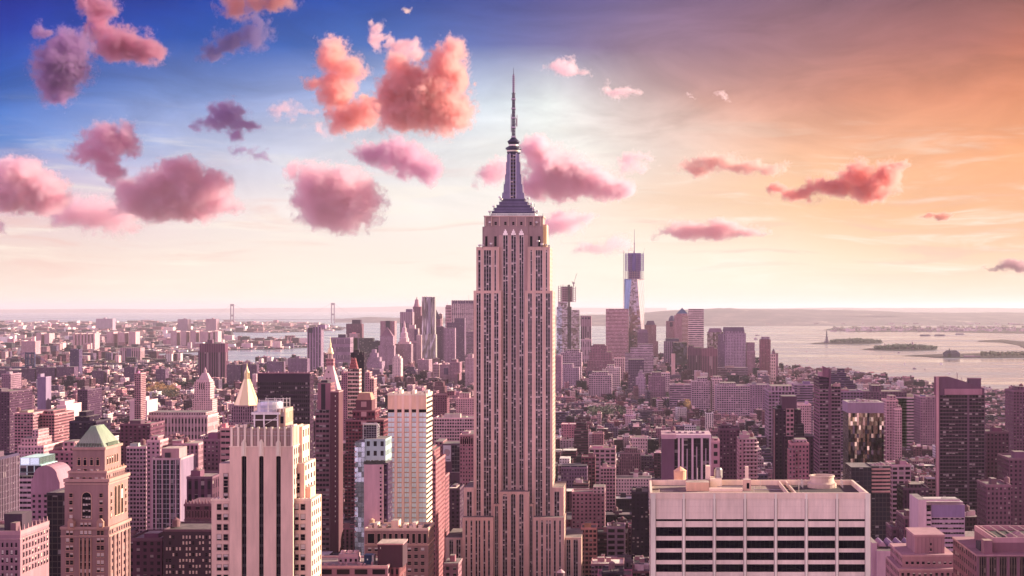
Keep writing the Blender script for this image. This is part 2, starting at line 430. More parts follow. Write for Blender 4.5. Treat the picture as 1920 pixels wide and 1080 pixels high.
        nv = max(1, round((zt - zb) / floor))
        for j, (a, b, n) in enumerate(cols):
            w = s.one(wname); xa, xb = s.X(a, d0), s.X(b, d0); o = random.randint(0, 900)
            w.face([(xa, y0 + proud - .02, zb), (xb, y0 + proud - .02, zb), (xb, y0 + proud - .02, zt), (xa, y0 + proud - .02, zt)], mat, st, [(o, o), (o + n, o), (o + n, o + nv), (o, o + nv)])
            for q in range(n + 1):
                xx = xa + (xb - xa) * q / n; hw = .16
                xx = min(max(xx, xa + hw), xb - hw)
                w.box(xx - hw, xx + hw, y0 + proud - .35, y0 + proud - .03, zb, zt, 'metal', mt, faces='FLR', top='metal')
    def bands(s, part, px0, px1, pyt, pyb, d0, d1, pitch, wfrac, tint, bay=3.0, cols=None, gt=(.25, .19, .2), side='facade_ribbon', wname='window_band', first=0.0, rt=(.22, .17, .18), proud=.5, max_rows=60, mat='band'):
        """a block with a ribbon of glass on each floor; pitch in px"""
        m = s.p(part)
        x0, x1, y0, y1 = s.X(px0, d0), s.X(px1, d0), s.Y + d0, s.Y + d1
        z0, z1 = (0 if pyb is None else s.Z(pyb, d0)), s.Z(pyt, d0)
        fl = pitch * (s.Y + d0) / F
        m.box(x0, x1, y0 + proud, y1, z0, z1, side, tint, (bay, fl), rt=rt, faces='LRBT')
        m.face([(x0, y0, z1), (x1, y0, z1), (x1, y0 + proud, z1), (x0, y0 + proud, z1)], 'wall', tint)
        z = z1 - first * (s.Y + d0) / F; zprev = z1; k = 0
        spans = [(s.X(a, d0), s.X(b, d0)) for a, b in cols] if cols else [(x0 + .4, x1 - .4)]
        while z - fl * wfrac > z0 + 1 and k < max_rows:
            zt, zb = z, z - fl * wfrac
            m.box(x0, x1, y0, y0 + proud, zt, zprev, 'wall', tint, faces='FLRD' + ('T' if k else ''), top='wall')
            ed = [x0] + [e for ab in spans for e in ab] + [x1]
            for i in range(0, len(ed), 2): m.box(ed[i], ed[i + 1], y0, y0 + proud, zb, zt, 'wall', tint, faces='FLR')
            for (xa, xb) in spans:
                w = s.one(wname); n = max(1, round((xb - xa) / bay)); o = random.randint(0, 900)
                w.face([(xa, y0 + proud - .02, zb), (xb, y0 + proud - .02, zb), (xb, y0 + proud - .02, zt), (xa, y0 + proud - .02, zt)], mat, gt, [(o, o), (o + n, o), (o + n, o + 1), (o, o + 1)])
            zprev = zb; z -= fl; k += 1
        m.box(x0, x1, y0, y0 + proud, z0, zprev, 'wall', tint, faces='FLRT', top='wall')
    def tank(s, px, py, r, d, tint=(.30, .20, .17), h=None, name='water_tank'):
        """a timber water tank on legs whose foot appears at py"""
        z = s.Z(py, d); x = s.X(px, d); y = s.Y + d
        water_tank(s.one(name), x, y, z, r, tint, h)
    def done(s):
        lim = {}; made, kids = {}, []
        for n, m in list(s.parts.items()) + s.extra:
            if not m.f: continue
            lim[n] = lim.get(n, 0) + 1
            o = m.build(n, s.root, s.org); made.setdefault(n, o); kids.append((n, o))
            if n == 'further_windows': o['kind'] = 'stuff'
            if n in s.labels: o['label'] = s.labels[n]
        for n, o in kids:                                   # pieces of a part hang from that part
            if SUBPART.get(n) in made: o.parent = made[SUBPART[n]]
        return s.root
def water_tank(m, x, y, z, r, tint, h=None):
    h = h or r * 1.7; lg = r * 1.1
    for a in (.6, 2.2, 3.8, 5.3): m.tube((x + r * .7 * math.cos(a), y + r * .7 * math.sin(a), z), (x + r * .7 * math.cos(a), y + r * .7 * math.sin(a), z + lg), .18, 4, 'wall', (.12, .08, .08))
    m.lathe(x, y, [(r * .98, z + lg), (r, z + lg + h)], 12, 'wall', tint)
    m.face([(*p, z + lg) for p in reversed(m.ring(x, y, r * .98, 12))], 'wall', tint)
    m.lathe(x, y, [(r * 1.08, z + lg + h), (0.05, z + lg + h + r * .7)], 12, 'wall', tuple(c * 1.15 for c in tint))
# ------------------------------------------------------------------ water, land, hills
def gp(px, py):
    Y = EYE * F / (py - HY)
    return ((px - PX) * Y / F, Y)
def mk_water(g, i):
    p = posn(g)
    n = g.noise(g.vm('MULTIPLY', p, (0.0006, 0.0025, 1)), 1.0, 5, 0.6, 0.4)
    n2 = g.noise(g.vm('MULTIPLY', p, (0.004, 0.02, 1)), 1.0, 4, 0.6)
    g.put(i['Base Color'], g.ramp(n, [(0.35, (0.25, 0.25, 0.31, 1)), (0.65, (0.35, 0.345, 0.40, 1))]))
    g.put(i['Roughness'], g.rng(g.m('ADD', g.m('MULTIPLY', n, 0.7), g.m('MULTIPLY', n2, 0.3)), 0.4, 0.6, 0.10, 0.34))
    b = g.n('ShaderNodeBump'); b.inputs['Strength'].default_value = 0.12; b.inputs['Distance'].default_value = 3.0
    g.put(b.inputs['Height'], g.noise(g.vm('MULTIPLY', p, (0.02, 0.05, 1)), 1.0, 4, 0.6)); g.put(i['Normal'], b.outputs[0])
mat('water', mk_water)
def mk_land(g, i):
    p = posn(g)
    n = g.noise(p, 0.004, 6, 0.7); n2 = g.noise(p, 0.0007, 3, 0.6)
    c = g.ramp(n, [(0.3, (0.05, 0.035, 0.045, 1)), (0.5, (0.13, 0.09, 0.10, 1)), (0.6, (0.26, 0.19, 0.19, 1)), (0.75, (0.10, 0.07, 0.07, 1))])
    g.put(i['Base Color'], g.mix(g.rng(n2, 0.4, 0.65), c, (0.07, 0.05, 0.05, 1))); i['Roughness'].default_value = 0.95
mat('land', mk_land)
def mk_asphalt(g, i):
    p = posn(g)
    g.put(i['Base Color'], g.ramp(g.noise(p, 0.3, 4, 0.6), [(0.3, (0.035, 0.03, 0.035, 1)), (0.7, (0.065, 0.055, 0.06, 1))])); i['Roughness'].default_value = 0.9
mat('asphalt', mk_asphalt)
def mk_pave(g, i):
    p = posn(g)
    g.put(i['Base Color'], g.ramp(g.noise(p, 0.4, 4, 0.6), [(0.3, (0.13, 0.11, 0.11, 1)), (0.7, (0.22, 0.18, 0.18, 1))])); i['Roughness'].default_value = 0.9
mat('paving', mk_pave)
def mk_hill(g, i):
    p = posn(g)
    n = g.noise(g.vm('MULTIPLY', p, (1, 0.4, 1)), 0.0022, 7, 0.72)
    g.put(i['Base Color'], g.ramp(n, [(0.3, (0.06, 0.035, 0.06, 1)), (0.52, (0.12, 0.075, 0.105, 1)), (0.62, (0.19, 0.12, 0.14, 1)), (0.68, (0.42, 0.32, 0.32, 1))])); i['Roughness'].default_value = 0.95
mat('hill', mk_hill)
mat('island_soil', lambda g, i: setattr(i['Base Color'], 'default_value', (.045, .03, .035, 1)))
def mk_leaf(g, i):
    g.put(i['Base Color'], tintnode(g)); i['Roughness'].default_value = 0.8
mat('leaf', mk_leaf)

def sheet(name, pts, z, material):
    bm = bmesh.new()
    vs = [bm.verts.new((x, y, z)) for x, y in pts]
    f = bm.faces.new(vs); f.normal_update()
    if f.normal.z < 0: f.normal_flip()
    bmesh.ops.triangulate(bm, faces=[f])
    me = bpy.data.meshes.new(name); bm.to_mesh(me); bm.free()
    me.materials.append(M[material])
    o = bpy.data.objects.new(name, me); COL.objects.link(o); o['kind'] = 'structure'
    return o
sheet('water', [(-190000, -4000), (190000, -4000), (190000, 300000), (-190000, 300000)], 0.0, 'water')
MAN = [(-3400, -900), (2400, -900), (2000, 2500), gp(2010, 752), gp(1920, 741), gp(1850, 737), gp(1750, 730), gp(1690, 722), gp(1600, 707), gp(1500, 697), gp(1440, 690), gp(1380, 680), gp(1300, 671), gp(1220, 663), gp(1100, 656), gp(1000, 654), gp(900, 656), gp(800, 662), gp(700, 671), gp(620, 680), gp(575, 687), gp(480, 692), gp(420, 696), gp(330, 699), gp(235, 703), gp(150, 708), gp(0, 716), gp(-300, 722), (-3400, 4700)]
sheet('ground', MAN, 2.0, 'asphalt')
BRK = [gp(-500, 708), gp(-200, 703), gp(0, 700), gp(150, 696), gp(260, 686), gp(330, 684), gp(372, 680), gp(372, 672), gp(290, 671), gp(285, 664), gp(372, 660), gp(428, 656), gp(520, 655), gp(580, 652), gp(582, 641), gp(540, 637), gp(480, 638), gp(434, 634), gp(428, 623), gp(520, 624), gp(600, 621), gp(646, 619), gp(640, 613), gp(600, 607), gp(540, 604), gp(440, 603), gp(300, 604), gp(0, 605), gp(-500, 606)]
sheet('land', BRK, 2.5, 'land')
sheet('land', [gp(1545, 619), gp(1600, 622.5), gp(1750, 622), gp(1830, 624), gp(1925, 625.5), gp(2150, 628), gp(2150, 615.5), gp(1900, 614.5), gp(1780, 616), gp(1700, 615.5), gp(1620, 614.5), gp(1560, 615.5)], 2.5, 'island_soil')
sheet('land', [gp(1690, 667.5), gp(1730, 668.5), gp(1760, 671), gp(1850, 671.5), gp(1925, 671), gp(2200, 672), gp(2200, 650), gp(1965, 645), gp(1905, 640), gp(1880, 637), gp(1835, 639.3), gp(1832, 640.5), gp(1880, 642.5), gp(1908, 647), gp(1922, 653), gp(1926, 659), gp(1890, 662), gp(1770, 664.5)], 2.5, 'island_soil')
sheet('land', [gp(1516, 645), gp(1560, 645.6), gp(1620, 645.4), gp(1652, 644), gp(1657, 642), gp(1610, 641), gp(1550, 641.5)], 3.0, 'island_soil')
sheet('land', [gp(1613, 655.5), gp(1640, 657), gp(1700, 658), gp(1752, 657), gp(1758, 654), gp(1720, 652), gp(1660, 651.5), gp(1632, 654)], 3.0, 'island_soil')

def hills(name, x0, x1, step, foot, depth, top, rough, n=14):
    """a ridge of real ground: foot and crest profiles are functions of bearing"""
    rows = []
    rnd = np.random.RandomState(int(x0) % 997)
    ph = rnd.rand(12) * 6.28
    xs = np.arange(x0, x1 + step, step)
    verts, faces = [], []
    for j in range(n + 1):
        t = j / n
        for x in xs:
            yf = EYE * F / (foot(x) - HY)
            Y = yf + depth * t
            yr = yf + depth * 0.55
            zt = max(EYE - (top(x) - HY) * yr / F, 6)
            b = math.sin(min(t / 0.55, 1.0) * math.pi / 2) ** 1.3 if t < 0.55 else math.cos((t - .55) / .45 * math.pi / 2)
            wob = sum(math.sin(x * f + t * 9 * (k + 1) % 7 + ph[k]) / (k + 1) for k, f in enumerate((.021, .047, .083, .131, .21)))
            z = max(zt * b * (1 + rough * wob), -5 if j in (0, n) else 2.0)
            if j in (0, n): z = -1.0
            verts.append(((x - PX) * Y / F, Y, z))
    w = len(xs)
    for j in range(n):
        for i in range(w - 1):
            a = j * w + i
            faces.append((a, a + 1, a + w + 1, a + w))
    me = bpy.data.meshes.new(name); me.from_pydata(verts, [], faces); me.materials.append(M['hill'])
    for p in me.polygons: p.use_smooth = True
    o = bpy.data.objects.new(name, me); COL.objects.link(o); o['kind'] = 'structure'
def lerp(tab):
    xs, ys = zip(*tab)
    return lambda x: float(np.interp(x, xs, ys))
hills('hills', 627, 1062, 6, lerp([(627, 605), (760, 606), (1062, 610)]), 9000, lerp([(627, 603), (650, 598), (690, 594.5), (740, 596), (820, 597), (900, 595), (1062, 592)]), .05)
hills('hills', 1040, 2300, 8, lerp([(1040, 611), (1250, 612), (1560, 611), (1920, 610.5), (2300, 610)]), 14000, lerp([(1040, 592), (1110, 590), (1200, 587), (1250, 583), (1330, 579.5), (1420, 578.3), (1480, 579.5), (1560, 581.5), (1700, 585), (1920, 587), (2300, 588)]), .05)
hills('hills', 1380, 2400, 10, lerp([(1380, 590), (2400, 590)]), 22000, lerp([(1380, 579), (1600, 577), (1800, 577.5), (2400, 577)]), .04)
hills('hills', -700, 1250, 10, lerp([(-700, 586.5), (400, 586), (700, 584.5), (1250, 585)]), 30000, lerp([(-700, 580.5), (0, 580.2), (200, 579), (330, 579.6), (500, 577.5), (640, 577), (760, 574.5), (860, 575), (1000, 577), (1250, 577)]), .03)

# ------------------------------------------------------------------ haze: pale, even air round the camera and the whole city
hm = bpy.data.materials.new('haze_air'); hm.use_nodes = True
_g = NT(hm.node_tree)
_v = _g.n('ShaderNodeVolumePrincipled')
_v.inputs['Color'].default_value = (0.78, 0.69, 0.78, 1)
_v.inputs['Density'].default_value = HAZE_DENSITY = 1.6e-5
_v.inputs['Anisotropy'].default_value = 0.2
_o = _g.n('ShaderNodeOutputMaterial'); _g.t.links.new(_v.outputs[0], _o.inputs['Volume'])
bm = bmesh.new()
bmesh.ops.create_cube(bm, size=1.0)
bmesh.ops.transform(bm, matrix=Matrix.Translation((0, 149000, 279)) @ Matrix.Diagonal((390000, 310000, 562, 1)), verts=bm.verts)
me = bpy.data.meshes.new('haze'); bm.to_mesh(me); bm.free(); me.materials.append(hm)
hz = bpy.data.objects.new('haze', me); hz['kind'] = 'stuff'; COL.objects.link(hz)
# ------------------------------------------------------------------ the stepped limestone skyscraper
LIME = (.45, .325, .335)
def esb():
    b = Bldg('stepped_skyscraper', 'towering stepped limestone skyscraper with a domed mast and antenna spire', 1283.0, 836, 1090, 70, 'skyscraper')
    T = LIME
    # lower wings and podium
    b.strips('wall', 867, 925, 970, None, 0, 40, [(872, 876.5, 1), (881.5, 886, 1), (891, 895.5, 1), (896.8, 901, 1), (906, 910.5, 1), (914.5, 919, 1)], T, head=6)
    b.strips('wall', 1000, 1058, 970, None, 0, 40, [(1004.5, 1009, 1), (1014, 1018.5, 1), (1023.5, 1027.5, 1), (1029, 1033, 1), (1038, 1042.5, 1), (1048, 1052, 1)], T, head=6)
    b.strips('wall', 936, 992, 922, None, 1.5, 50, [(942, 951.5, 2), (957.5, 967, 2), (973, 982, 2)], T, head=4)
    b.strips('wall', 925, 936, 945, None, 5, 50, [(927.5, 934, 2)], T, head=4)
    b.strips('wall', 992, 1000, 945, None, 5, 50, [(993, 998.5, 2)], T, head=4)
    b.strips('wall', 835, 867, 1008, None, 6, 60, [(842, 850, 2), (855, 864, 2)], T, head=4)
    b.strips('wall', 1058, 1090, 1008, None, 6, 60, [(1062, 1070, 2), (1075, 1084, 2)], T, head=4)
    b.strips('wall', 870, 888.5, 914, 972, 8, 55, [(875, 885, 2)], T, head=8)
    b.strips('wall', 1036, 1057, 914, 972, 8, 55, [(1039, 1049, 2)], T, head=8)
    # arched heads over the three centre strips
    for a, c in ((942, 951.5), (957.5, 967), (973, 982)):
        m = b.one('arched_head'); cx, r, z, y = (b.X(a, 1.5) + b.X(c, 1.5)) / 2, (b.X(c, 1.5) - b.X(a, 1.5)) / 2, b.Z(926, 1.5), b.Y + 1.5
        P = [(cx + r * math.cos(t), z - r + r * math.sin(t)) for t in [i * math.pi / 8 for i in range(9)]]
        for (x0, za), (x1, zb) in zip(P, P[1:]): m.face([(x1, y - .05, zb), (x0, y - .05, za), (x0, y - .05, z + .2), (x1, y - .05, z + .2)], 'wall', T)
    # shaft
    L = [(892.8, 901.7, 2), (906.7, 921.1, 3), (926, 935, 2)]; Rr = [(989.4, 997.8, 2), (1003.9, 1017.2, 3), (1022.8, 1031.7, 2)]; C = [(942.8, 952.5, 2), (958, 967.8, 2), (973.3, 982, 2)]
    d = 10
    k = lambda cols, d: [(PX + (a - PX) * 1, PX + (c - PX) * 1, n) for a, c, n in cols]
    b.strips('wall', 888, 940, 545, 973, d, d + 42, k(L, d), T, head=5)
    b.strips('wall', 984, 1036, 545, 973, d, d + 42, k(Rr, d), T, head=5)
    b.strips('wall', 893, 936, 463, 546, d + 3, d + 39, [(896, 901.5, 1), (906.7, 921.1, 3), (926.5, 930.5, 1)], T, head=6)
    b.strips('wall', 989, 1031, 463, 546, d + 3, d + 39, [(994, 998, 1), (1003.9, 1017.2, 3), (1022.8, 1026.5, 1)], T, head=6)
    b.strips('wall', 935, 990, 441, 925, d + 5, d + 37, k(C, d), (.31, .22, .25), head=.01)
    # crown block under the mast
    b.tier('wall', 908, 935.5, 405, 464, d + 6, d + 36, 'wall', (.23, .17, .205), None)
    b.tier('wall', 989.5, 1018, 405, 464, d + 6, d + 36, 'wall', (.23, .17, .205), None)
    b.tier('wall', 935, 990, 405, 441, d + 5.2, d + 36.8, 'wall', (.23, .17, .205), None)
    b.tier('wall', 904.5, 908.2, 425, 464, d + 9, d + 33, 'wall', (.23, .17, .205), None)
    b.tier('wall', 1017.8, 1025, 421, 464, d + 9, d + 33, 'wall', (.42, .30, .27), None)  # paler than its left twin: sunlight put into the tint
    b.tier('cornice', 907, 1019, 404.4, 407, d + 4.8, d + 37, 'wall', (.34, .25, .27), None)
    for x in (910.5, 921.5, 936.5, 953, 968.5, 985, 1001, 1013.5):
        b.tier('cornice', x - 1, x + 1, 406, 424, d + 4.7, d + 6.5, 'wall', (.36, .27, .29), None)
    for x in (929.5, 947.5, 962.5, 977.5, 995): b.win(x - 2, x + 2, 416, 422, d + (5.2 if 936 < x < 989 else 6), frame=(.23, .17, .205), blind=0)
    for x in (912, 929, 996, 1011): b.win(x - 2.2, x + 2.2, 443, 462, d + 6, frame=(.23, .17, .205), blind=0, name='tall_window')
    for x in (947.6, 962.9, 977.6):
        m = b.one('window_crest'); y = b.Y + d + 4.9; X = lambda q: b.X(q, d + 5)
        for q, h in ((-3.6, 4), (-2, 8), (0, 11), (2, 8), (3.6, 4)):
            m.box(X(x + q - .9), X(x + q + .9), y - .5, y + .3, b.Z(440.5, d), b.Z(440.5 - h, d), 'metal', (.85, .72, .68), top='metal')
    # observation deck, stepped metal base and mast
    V = (.075, .055, .12)
    b.tier('deck_rail', 920, 1004, 400, 405, d + 7, d + 36, 'facade', (.75, .68, .70), (.9, 3), side='facade')
    for i, (a, c, t, u) in enumerate(((922, 1002, 395.5, 400.2), (926.5, 998, 389.5, 395.7), (931, 994, 384, 389.7), (936, 989, 378, 384.2), (941, 984, 372, 378.2))):
        b.tier('stepped_base', a, c, t + 1, u, d + 8 + i * 1.3, d + 35 - i * 1.3, 'metal', V if i % 2 else (.05, .036, .085), None, top='metal', rt=V)
        b.tier('stepped_base', a - .6, c + .6, t, t + 1.1, d + 7.7 + i * 1.3, d + 35.3 - i * 1.3, 'metal', (.15, .12, .21), None, top='metal', rt=V)
    cx, cy = b.X(963, d + 21), b.Y + d + 21
    Z = lambda py: b.Z(py, d + 21); kk = (b.Y + d + 21) / F
    m = b.p('mast')
    m.lathe(cx, cy, [(10.6 * kk, Z(373)), (10.4 * kk, Z(289))], 20, 'metal', (.09, .07, .13))
    for s in (-1, 1):
        for (r0, r1, pt, pb) in ((9.5, 21, 362, 374), (9.5, 18, 346, 362), (9.5, 15.5, 328, 346), (9.5, 13.5, 305, 328), (9.5, 11.6, 290, 305)):
            w = b.one('mast_wing') if pt == 362 else b.extra[-1][1]
            w.prism([(cx + s * (r0 - (3 if pt == 362 else 3)) * kk, cy - 5.5), (cx + s * r1 * kk, cy - 5.5), (cx + s * r1 * kk, cy + 5.5), (cx + s * (r0 - 3) * kk, cy + 5.5)][::s], Z(pb + .4), Z(pt), 'metal', (.16, .13, .22), top='metal', sc=(.93, 1), c=(cx + s * r0 * kk, cy))
    g = b.one('mast_window'); g.box(cx - 4.8 * kk, cx + 4.8 * kk, cy - 11.2 * kk, cy - 8 * kk, Z(374), Z(290), 'strip', (.10, .08, .16), (4.8 * kk, 3.2), top='metal', rt=(.2, .16, .3))
    for s in (-1, 1): b.one('mast_window').box(cx + s * 8 * kk - 1.3, cx + s * 8 * kk + 1.3, cy - 8.4 * kk, cy - 5 * kk, Z(318), Z(292), 'strip', (.10, .08, .16), (3, 3.2), top='metal', rt=(.2, .16, .3))
    for s in (-1, 1): m.box(cx + s * 6 * kk - .5, cx + s * 6 * kk + .5, cy - 11.6 * kk, cy - 7 * kk, Z(374), Z(288), 'metal', (.34, .28, .38), top='metal')
    m = b.p('observatory')
    m.lathe(cx, cy, [(11 * kk, Z(289)), (12.5 * kk, Z(287)), (12.5 * kk, Z(281)), (15 * kk, Z(280)), (15 * kk, Z(277.5)), (11.5 * kk, Z(275.5)), (9 * kk, Z(274))], 24, 'metal', (.04, .03, .07))
    m.lathe(cx, cy, [(12.7 * kk, Z(284.8)), (12.7 * kk, Z(282.4))], 24, 'blind', (.75, .62, .5))
    b.p('light_ring').lathe(cx, cy, [(8.6 * kk, Z(274.2)), (8.6 * kk, Z(271))], 24, 'blind', (.9, .78, .74))
    b.p('dome').lathe(cx, cy, [(9 * kk, Z(271)), (11.5 * kk, Z(266)), (11.5 * kk, Z(265)), (7.5 * kk, Z(262)), (5 * kk, Z(259)), (2.6 * kk, Z(257))], 24, 'metal', (.06, .045, .10))
    m = b.p('antenna'); A = (.08, .055, .10)
    r = 2.6 * kk
    for sx, sy in ((-1, -1), (1, -1), (1, 1), (-1, 1)): m.tube((cx + sx * r, cy + sy * r, Z(258)), (cx + sx * r * .75, cy + sy * r * .75, Z(176)), .42, 4, 'metal', A)
    z = Z(258); h = 2.7; i = 0
    while z + h < Z(176):
        for (sx, sy), (tx, ty) in (((-1, -1), (1, -1)), ((1, -1), (1, 1)), ((1, 1), (-1, 1)), ((-1, 1), (-1, -1))):
            q = r * (.98 - .2 * (z - Z(258)) / 37)
            m.tube((cx + sx * q, cy + sy * q, z), (cx + tx * q, cy + ty * q, z + h), .24, 4, 'metal', A)
            m.tube((cx + sx * q, cy + sy * q, z), (cx + tx * q, cy + ty * q, z), .24, 4, 'metal', A)
        if i % 3 == 0: m.box(cx - 1.9, cx + 1.9, cy - 1.9, cy + 1.9, z, z + 1.1, 'metal', (.35, .28, .36), top='metal')
        z += h; i += 1
    m.tube((cx, cy, Z(258)), (cx, cy, Z(176)), .55, 6, 'metal', A)
    m.lathe(cx, cy, [(4 * kk, Z(176)), (4 * kk, Z(175))], 12, 'metal', A)
    m.tube((cx, cy, Z(176)), (cx, cy, Z(140)), .85, 6, 'metal', A, .7); m.tube((cx, cy, Z(140)), (cx, cy, Z(127)), .3, 5, 'metal', A, .12)
    for q in range(9): m.box(cx - 1.1, cx + 1.1, cy - 1.1, cy + 1.1, Z(172 - q * 3.6), Z(172 - q * 3.6) + .8, 'metal', (.3, .23, .33), top='metal')
    for dx, pa, pb in ((6.5, 238, 215), (-4.5, 248, 214), (5, 236, 222)): m.tube((cx + dx * kk, cy, Z(pa)), (cx + dx * kk, cy, Z(pb)), .35, 5, 'metal', (.4, .32, .4)); m.tube((cx, cy, Z(pa) + 2), (cx + dx * kk, cy, Z(pa) + 2), .2, 4, 'metal', A)
    # dishes and small gear on the setbacks
    for x, py, dd in ((937.5, 372, 12), (940, 376, 13), (990, 374, 13), (996, 384, 13), (1000, 392, 14), (926, 389, 14), (1007, 398, 14), (918, 399, 14), (905, 462, 12), (921, 459, 12), (1009, 454, 12), (1016, 460, 12), (1024, 461, 16), (1029, 463, 18), (899, 462, 16), (919, 419, 15), (1006.5, 419, 15)):
        m = b.one('dish'); X, Yy, zz = b.X(x, dd), b.Y + dd, b.Z(py, dd)
        m.tube((X, Yy, zz - 2), (X, Yy, zz + 1.6), .22, 4, 'metal', A)
        m.lathe(X, Yy, [(.2, zz), (1.2, zz + .5), (1.3, zz + 1.6)], 8, 'metal', (.7, .62, .64))
    for x, py, h in ((919, 405, 7), (1018, 405, 5), (945, 352, 11), (1002, 390, 8), (925, 397, 6), (1027, 463, 7), (1031, 463, 4)):
        m = b.one('whip_antenna'); m.tube((b.X(x, 14), b.Y + 14, b.Z(py, 14) - 1), (b.X(x, 14), b.Y + 14, b.Z(py, 14) + h * b.k), .2, 4, 'metal', A)
    for x in (1019, 1021.5, 1024):
        m = b.one('whip_antenna'); m.tube((b.X(x, 16), b.Y + 17, b.Z(463, 16)), (b.X(x, 16), b.Y + 17, b.Z(424, 16)), .35, 5, 'metal', (.7, .5, .3))
    b.done()
esb()
# ------------------------------------------------------------------ the large buildings round about
STONE, TAN, BRICK, DKBRICK, WHITE, GREY, DARK = (.42, .31, .30), (.46, .34, .29), (.25, .13, .125), (.13, .075, .085), (.62, .54, .53), (.34, .29, .31), (.06, .042, .055)
def rY(z, py): return (EYE - z) * F / (py - HY)      # distance of a spot seen at py on a roof of height z

def slab_white():
    b = Bldg('white_office_slab', 'broad white concrete office slab with black window bands and seven bays', 610.0, 1219, 1629, 46, 'office building')
    T = (.56, .495, .51); z = b.Z
    tops = [(973.5, 977.5), (988.5, 1005.5), (1013.5, 1028.5)] + [(1036 + i * 22.2, 1050.5 + i * 22.2) for i in range(5)]
    pil = [1224.6 + 57.5 * i for i in range(8)]
    w = b.p('wall')
    w.box(b.x0, b.x1, b.Y + .8, b.Y + 46, 0, z(924) - 2.2, 'wall', T, side='facade_ribbon', bay=(5, 4.7), rt=(.25, .175, .165))
    prev = 924
    for t, u in tops:
        w.box(b.x0 + .3, b.x1 - .3, b.Y + .25, b.Y + .8, z(t), z(prev), 'wall', T, faces='FLRD', top='wall')
        prev = u
    w.box(b.x0 + .3, b.x1 - .3, b.Y + .25, b.Y + .8, 0, z(prev), 'wall', T, faces='FLRT', top='wall')
    for i, px in enumerate(pil):
        m = b.one('pilaster'); x = b.X(px); hw = 2.0 * b.k if 0 < i < 7 else 4.6 * b.k
        m.box(x - hw, x + hw, b.Y - .25, b.Y + .4, 0, z(925.5), 'wall', (.66, .565, .57), top='wall', faces='FLRT')
        for s in (-1, 1): m.box(x + s * (hw + .10) - .10, x + s * (hw + .10) + .10, b.Y + .1, b.Y + .26, 0, z(926), 'wall', (.22, .17, .19), faces='FLR')
    for i in range(7):
        for t, u in tops:
            xa, xb = b.X(pil[i] + 3.6), b.X(pil[i + 1] - 3.6)
            m = b.one('window'); y = b.Y + .70
            m.face([(xa, y, z(u)), (xb, y, z(u)), (xb, y, z(t)), (xa, y, z(t))], 'glass')
            for q in range(1, 6):
                if u - t > 6: xx = xa + (xb - xa) * q / 6; m.box(xx - .06, xx + .06, y - .06, y + .02, z(u), z(t), 'wall', (.010, .006, .014), faces='FLR')
        for r in range(3):       # fine joints of the solid panels
            m = b.p('panel_joint'); zz = z(938 + r * 12)
            m.box(b.X(pil[i] + 3.6), b.X(pil[i + 1] - 3.6), b.Y + .22, b.Y + .26, zz, zz + .1, 'wall', (.50, .42, .43), faces='FTD')
        for q in range(1, 9):
            m = b.p('panel_joint'); xx = b.X(pil[i] + 3.6 + 5.6 * q)
            m.box(xx - .04, xx + .04, b.Y + .22, b.Y + .26, z(973), z(925), 'wall', (.52, .44, .45), faces='FLR')
    Zt = z(924)
    m = b.p('parapet'); P = (.56, .47, .46)
    for a in ((b.x0, b.x1, b.Y, b.Y + .9), (b.x0, b.x1, b.Y + 45.1, b.Y + 46), (b.x0, b.x0 + .9, b.Y + .9, b.Y + 45.1), (b.x1 - .9, b.x1, b.Y + .9, b.Y + 45.1)): m.box(*a, Zt - 2.4, Zt, 'wall', P, top='wall')
    R0 = Zt - 2.2
    X = lambda px, Y: wx(px, Y)
    # plant well: dark sheet paints its sunken shade; round cooling fan
    m = b.p('plant_well'); y0, y1 = b.Y + 1.2, b.Y + 44.5
    m.box(X(1483, y0), X(1623, y0), y0, y1, R0 + .05, R0 + .12, 'wall', (.045, .03, .045), top='wall')
    for px in (1478, 1492): m.box(X(px, y0), X(px, y0) + .5, y0, y1, R0, R0 + 1.9, 'wall', (.5, .4, .4), top='wall')
    f = b.one('cooling_fan'); cy = rY(R0, 914); cx = X(1541, cy)
    f.lathe(cx, cy, [(6.2, R0 + .1), (6.2, R0 + 1.8), (5.2, R0 + 2.6), (5.0, R0 + 4.4), (5.4, R0 + 4.6), (5.4, R0 + 5.2), (4.5, R0 + 5.2), (4.3, R0 + 3.6)], 28, 'wall', (.40, .32, .32), top='glass')
    m = b.p('fan_rail')
    for s in (-1, 1):
        for q in range(6): m.tube((cx + s * 8.4, cy - 4 + q * 1.6, R0), (cx + s * 8.4, cy - 4 + q * 1.6, R0 + 3.2), .09, 4, 'metal', (.7, .6, .58))
        for h in (1.6, 3.2): m.tube((cx + s * 8.4, cy - 4, R0 + h), (cx + s * 8.4, cy + 4, R0 + h), .09, 4, 'metal', (.7, .6, .58))
    t = b.one('water_tank'); ty = rY(R0, 907); tx = X(1275, ty); water_tank(t, tx, ty, R0 - 1.5, 2.7, (.44, .28, .22), 4.2)
    m = b.one('plant_room'); y = rY(R0, 921); m.box(X(1287, y), X(1330, y), y, y + 12, R0, R0 + 3.6, 'wall', (.52, .36, .30), top='roof', rt=(.5, .36, .32))
    m = b.one('duct'); m.tube((X(1330, 622), 622, R0 + 1.5), (X(1392, 622), 622, R0 + 1.5), 1.4, 8, 'wall', (.60, .46, .42))
    m = b.one('stair_hut'); y = rY(R0, 920); m.box(X(1394, y), X(1408, y), y, y + 3.5, R0, R0 + 4.6, 'wall', (.42, .30, .29), top='roof', rt=(.5, .4, .38)); m.box(X(1400, y), X(1405, y), y - .05, y, R0 + .8, R0 + 3.2, 'glass', top='glass')
    m = b.one('roof_unit'); m.box(X(1397, 650), X(1403, 650), 648, 651, R0, R0 + 8.5, 'wall', (.50, .42, .41), top='wall')
    m = b.one('roof_unit'); m.box(X(1323, 650), X(1331, 650), 646, 652, R0, R0 + 9, 'wall', (.52, .43, .42), top='wall')
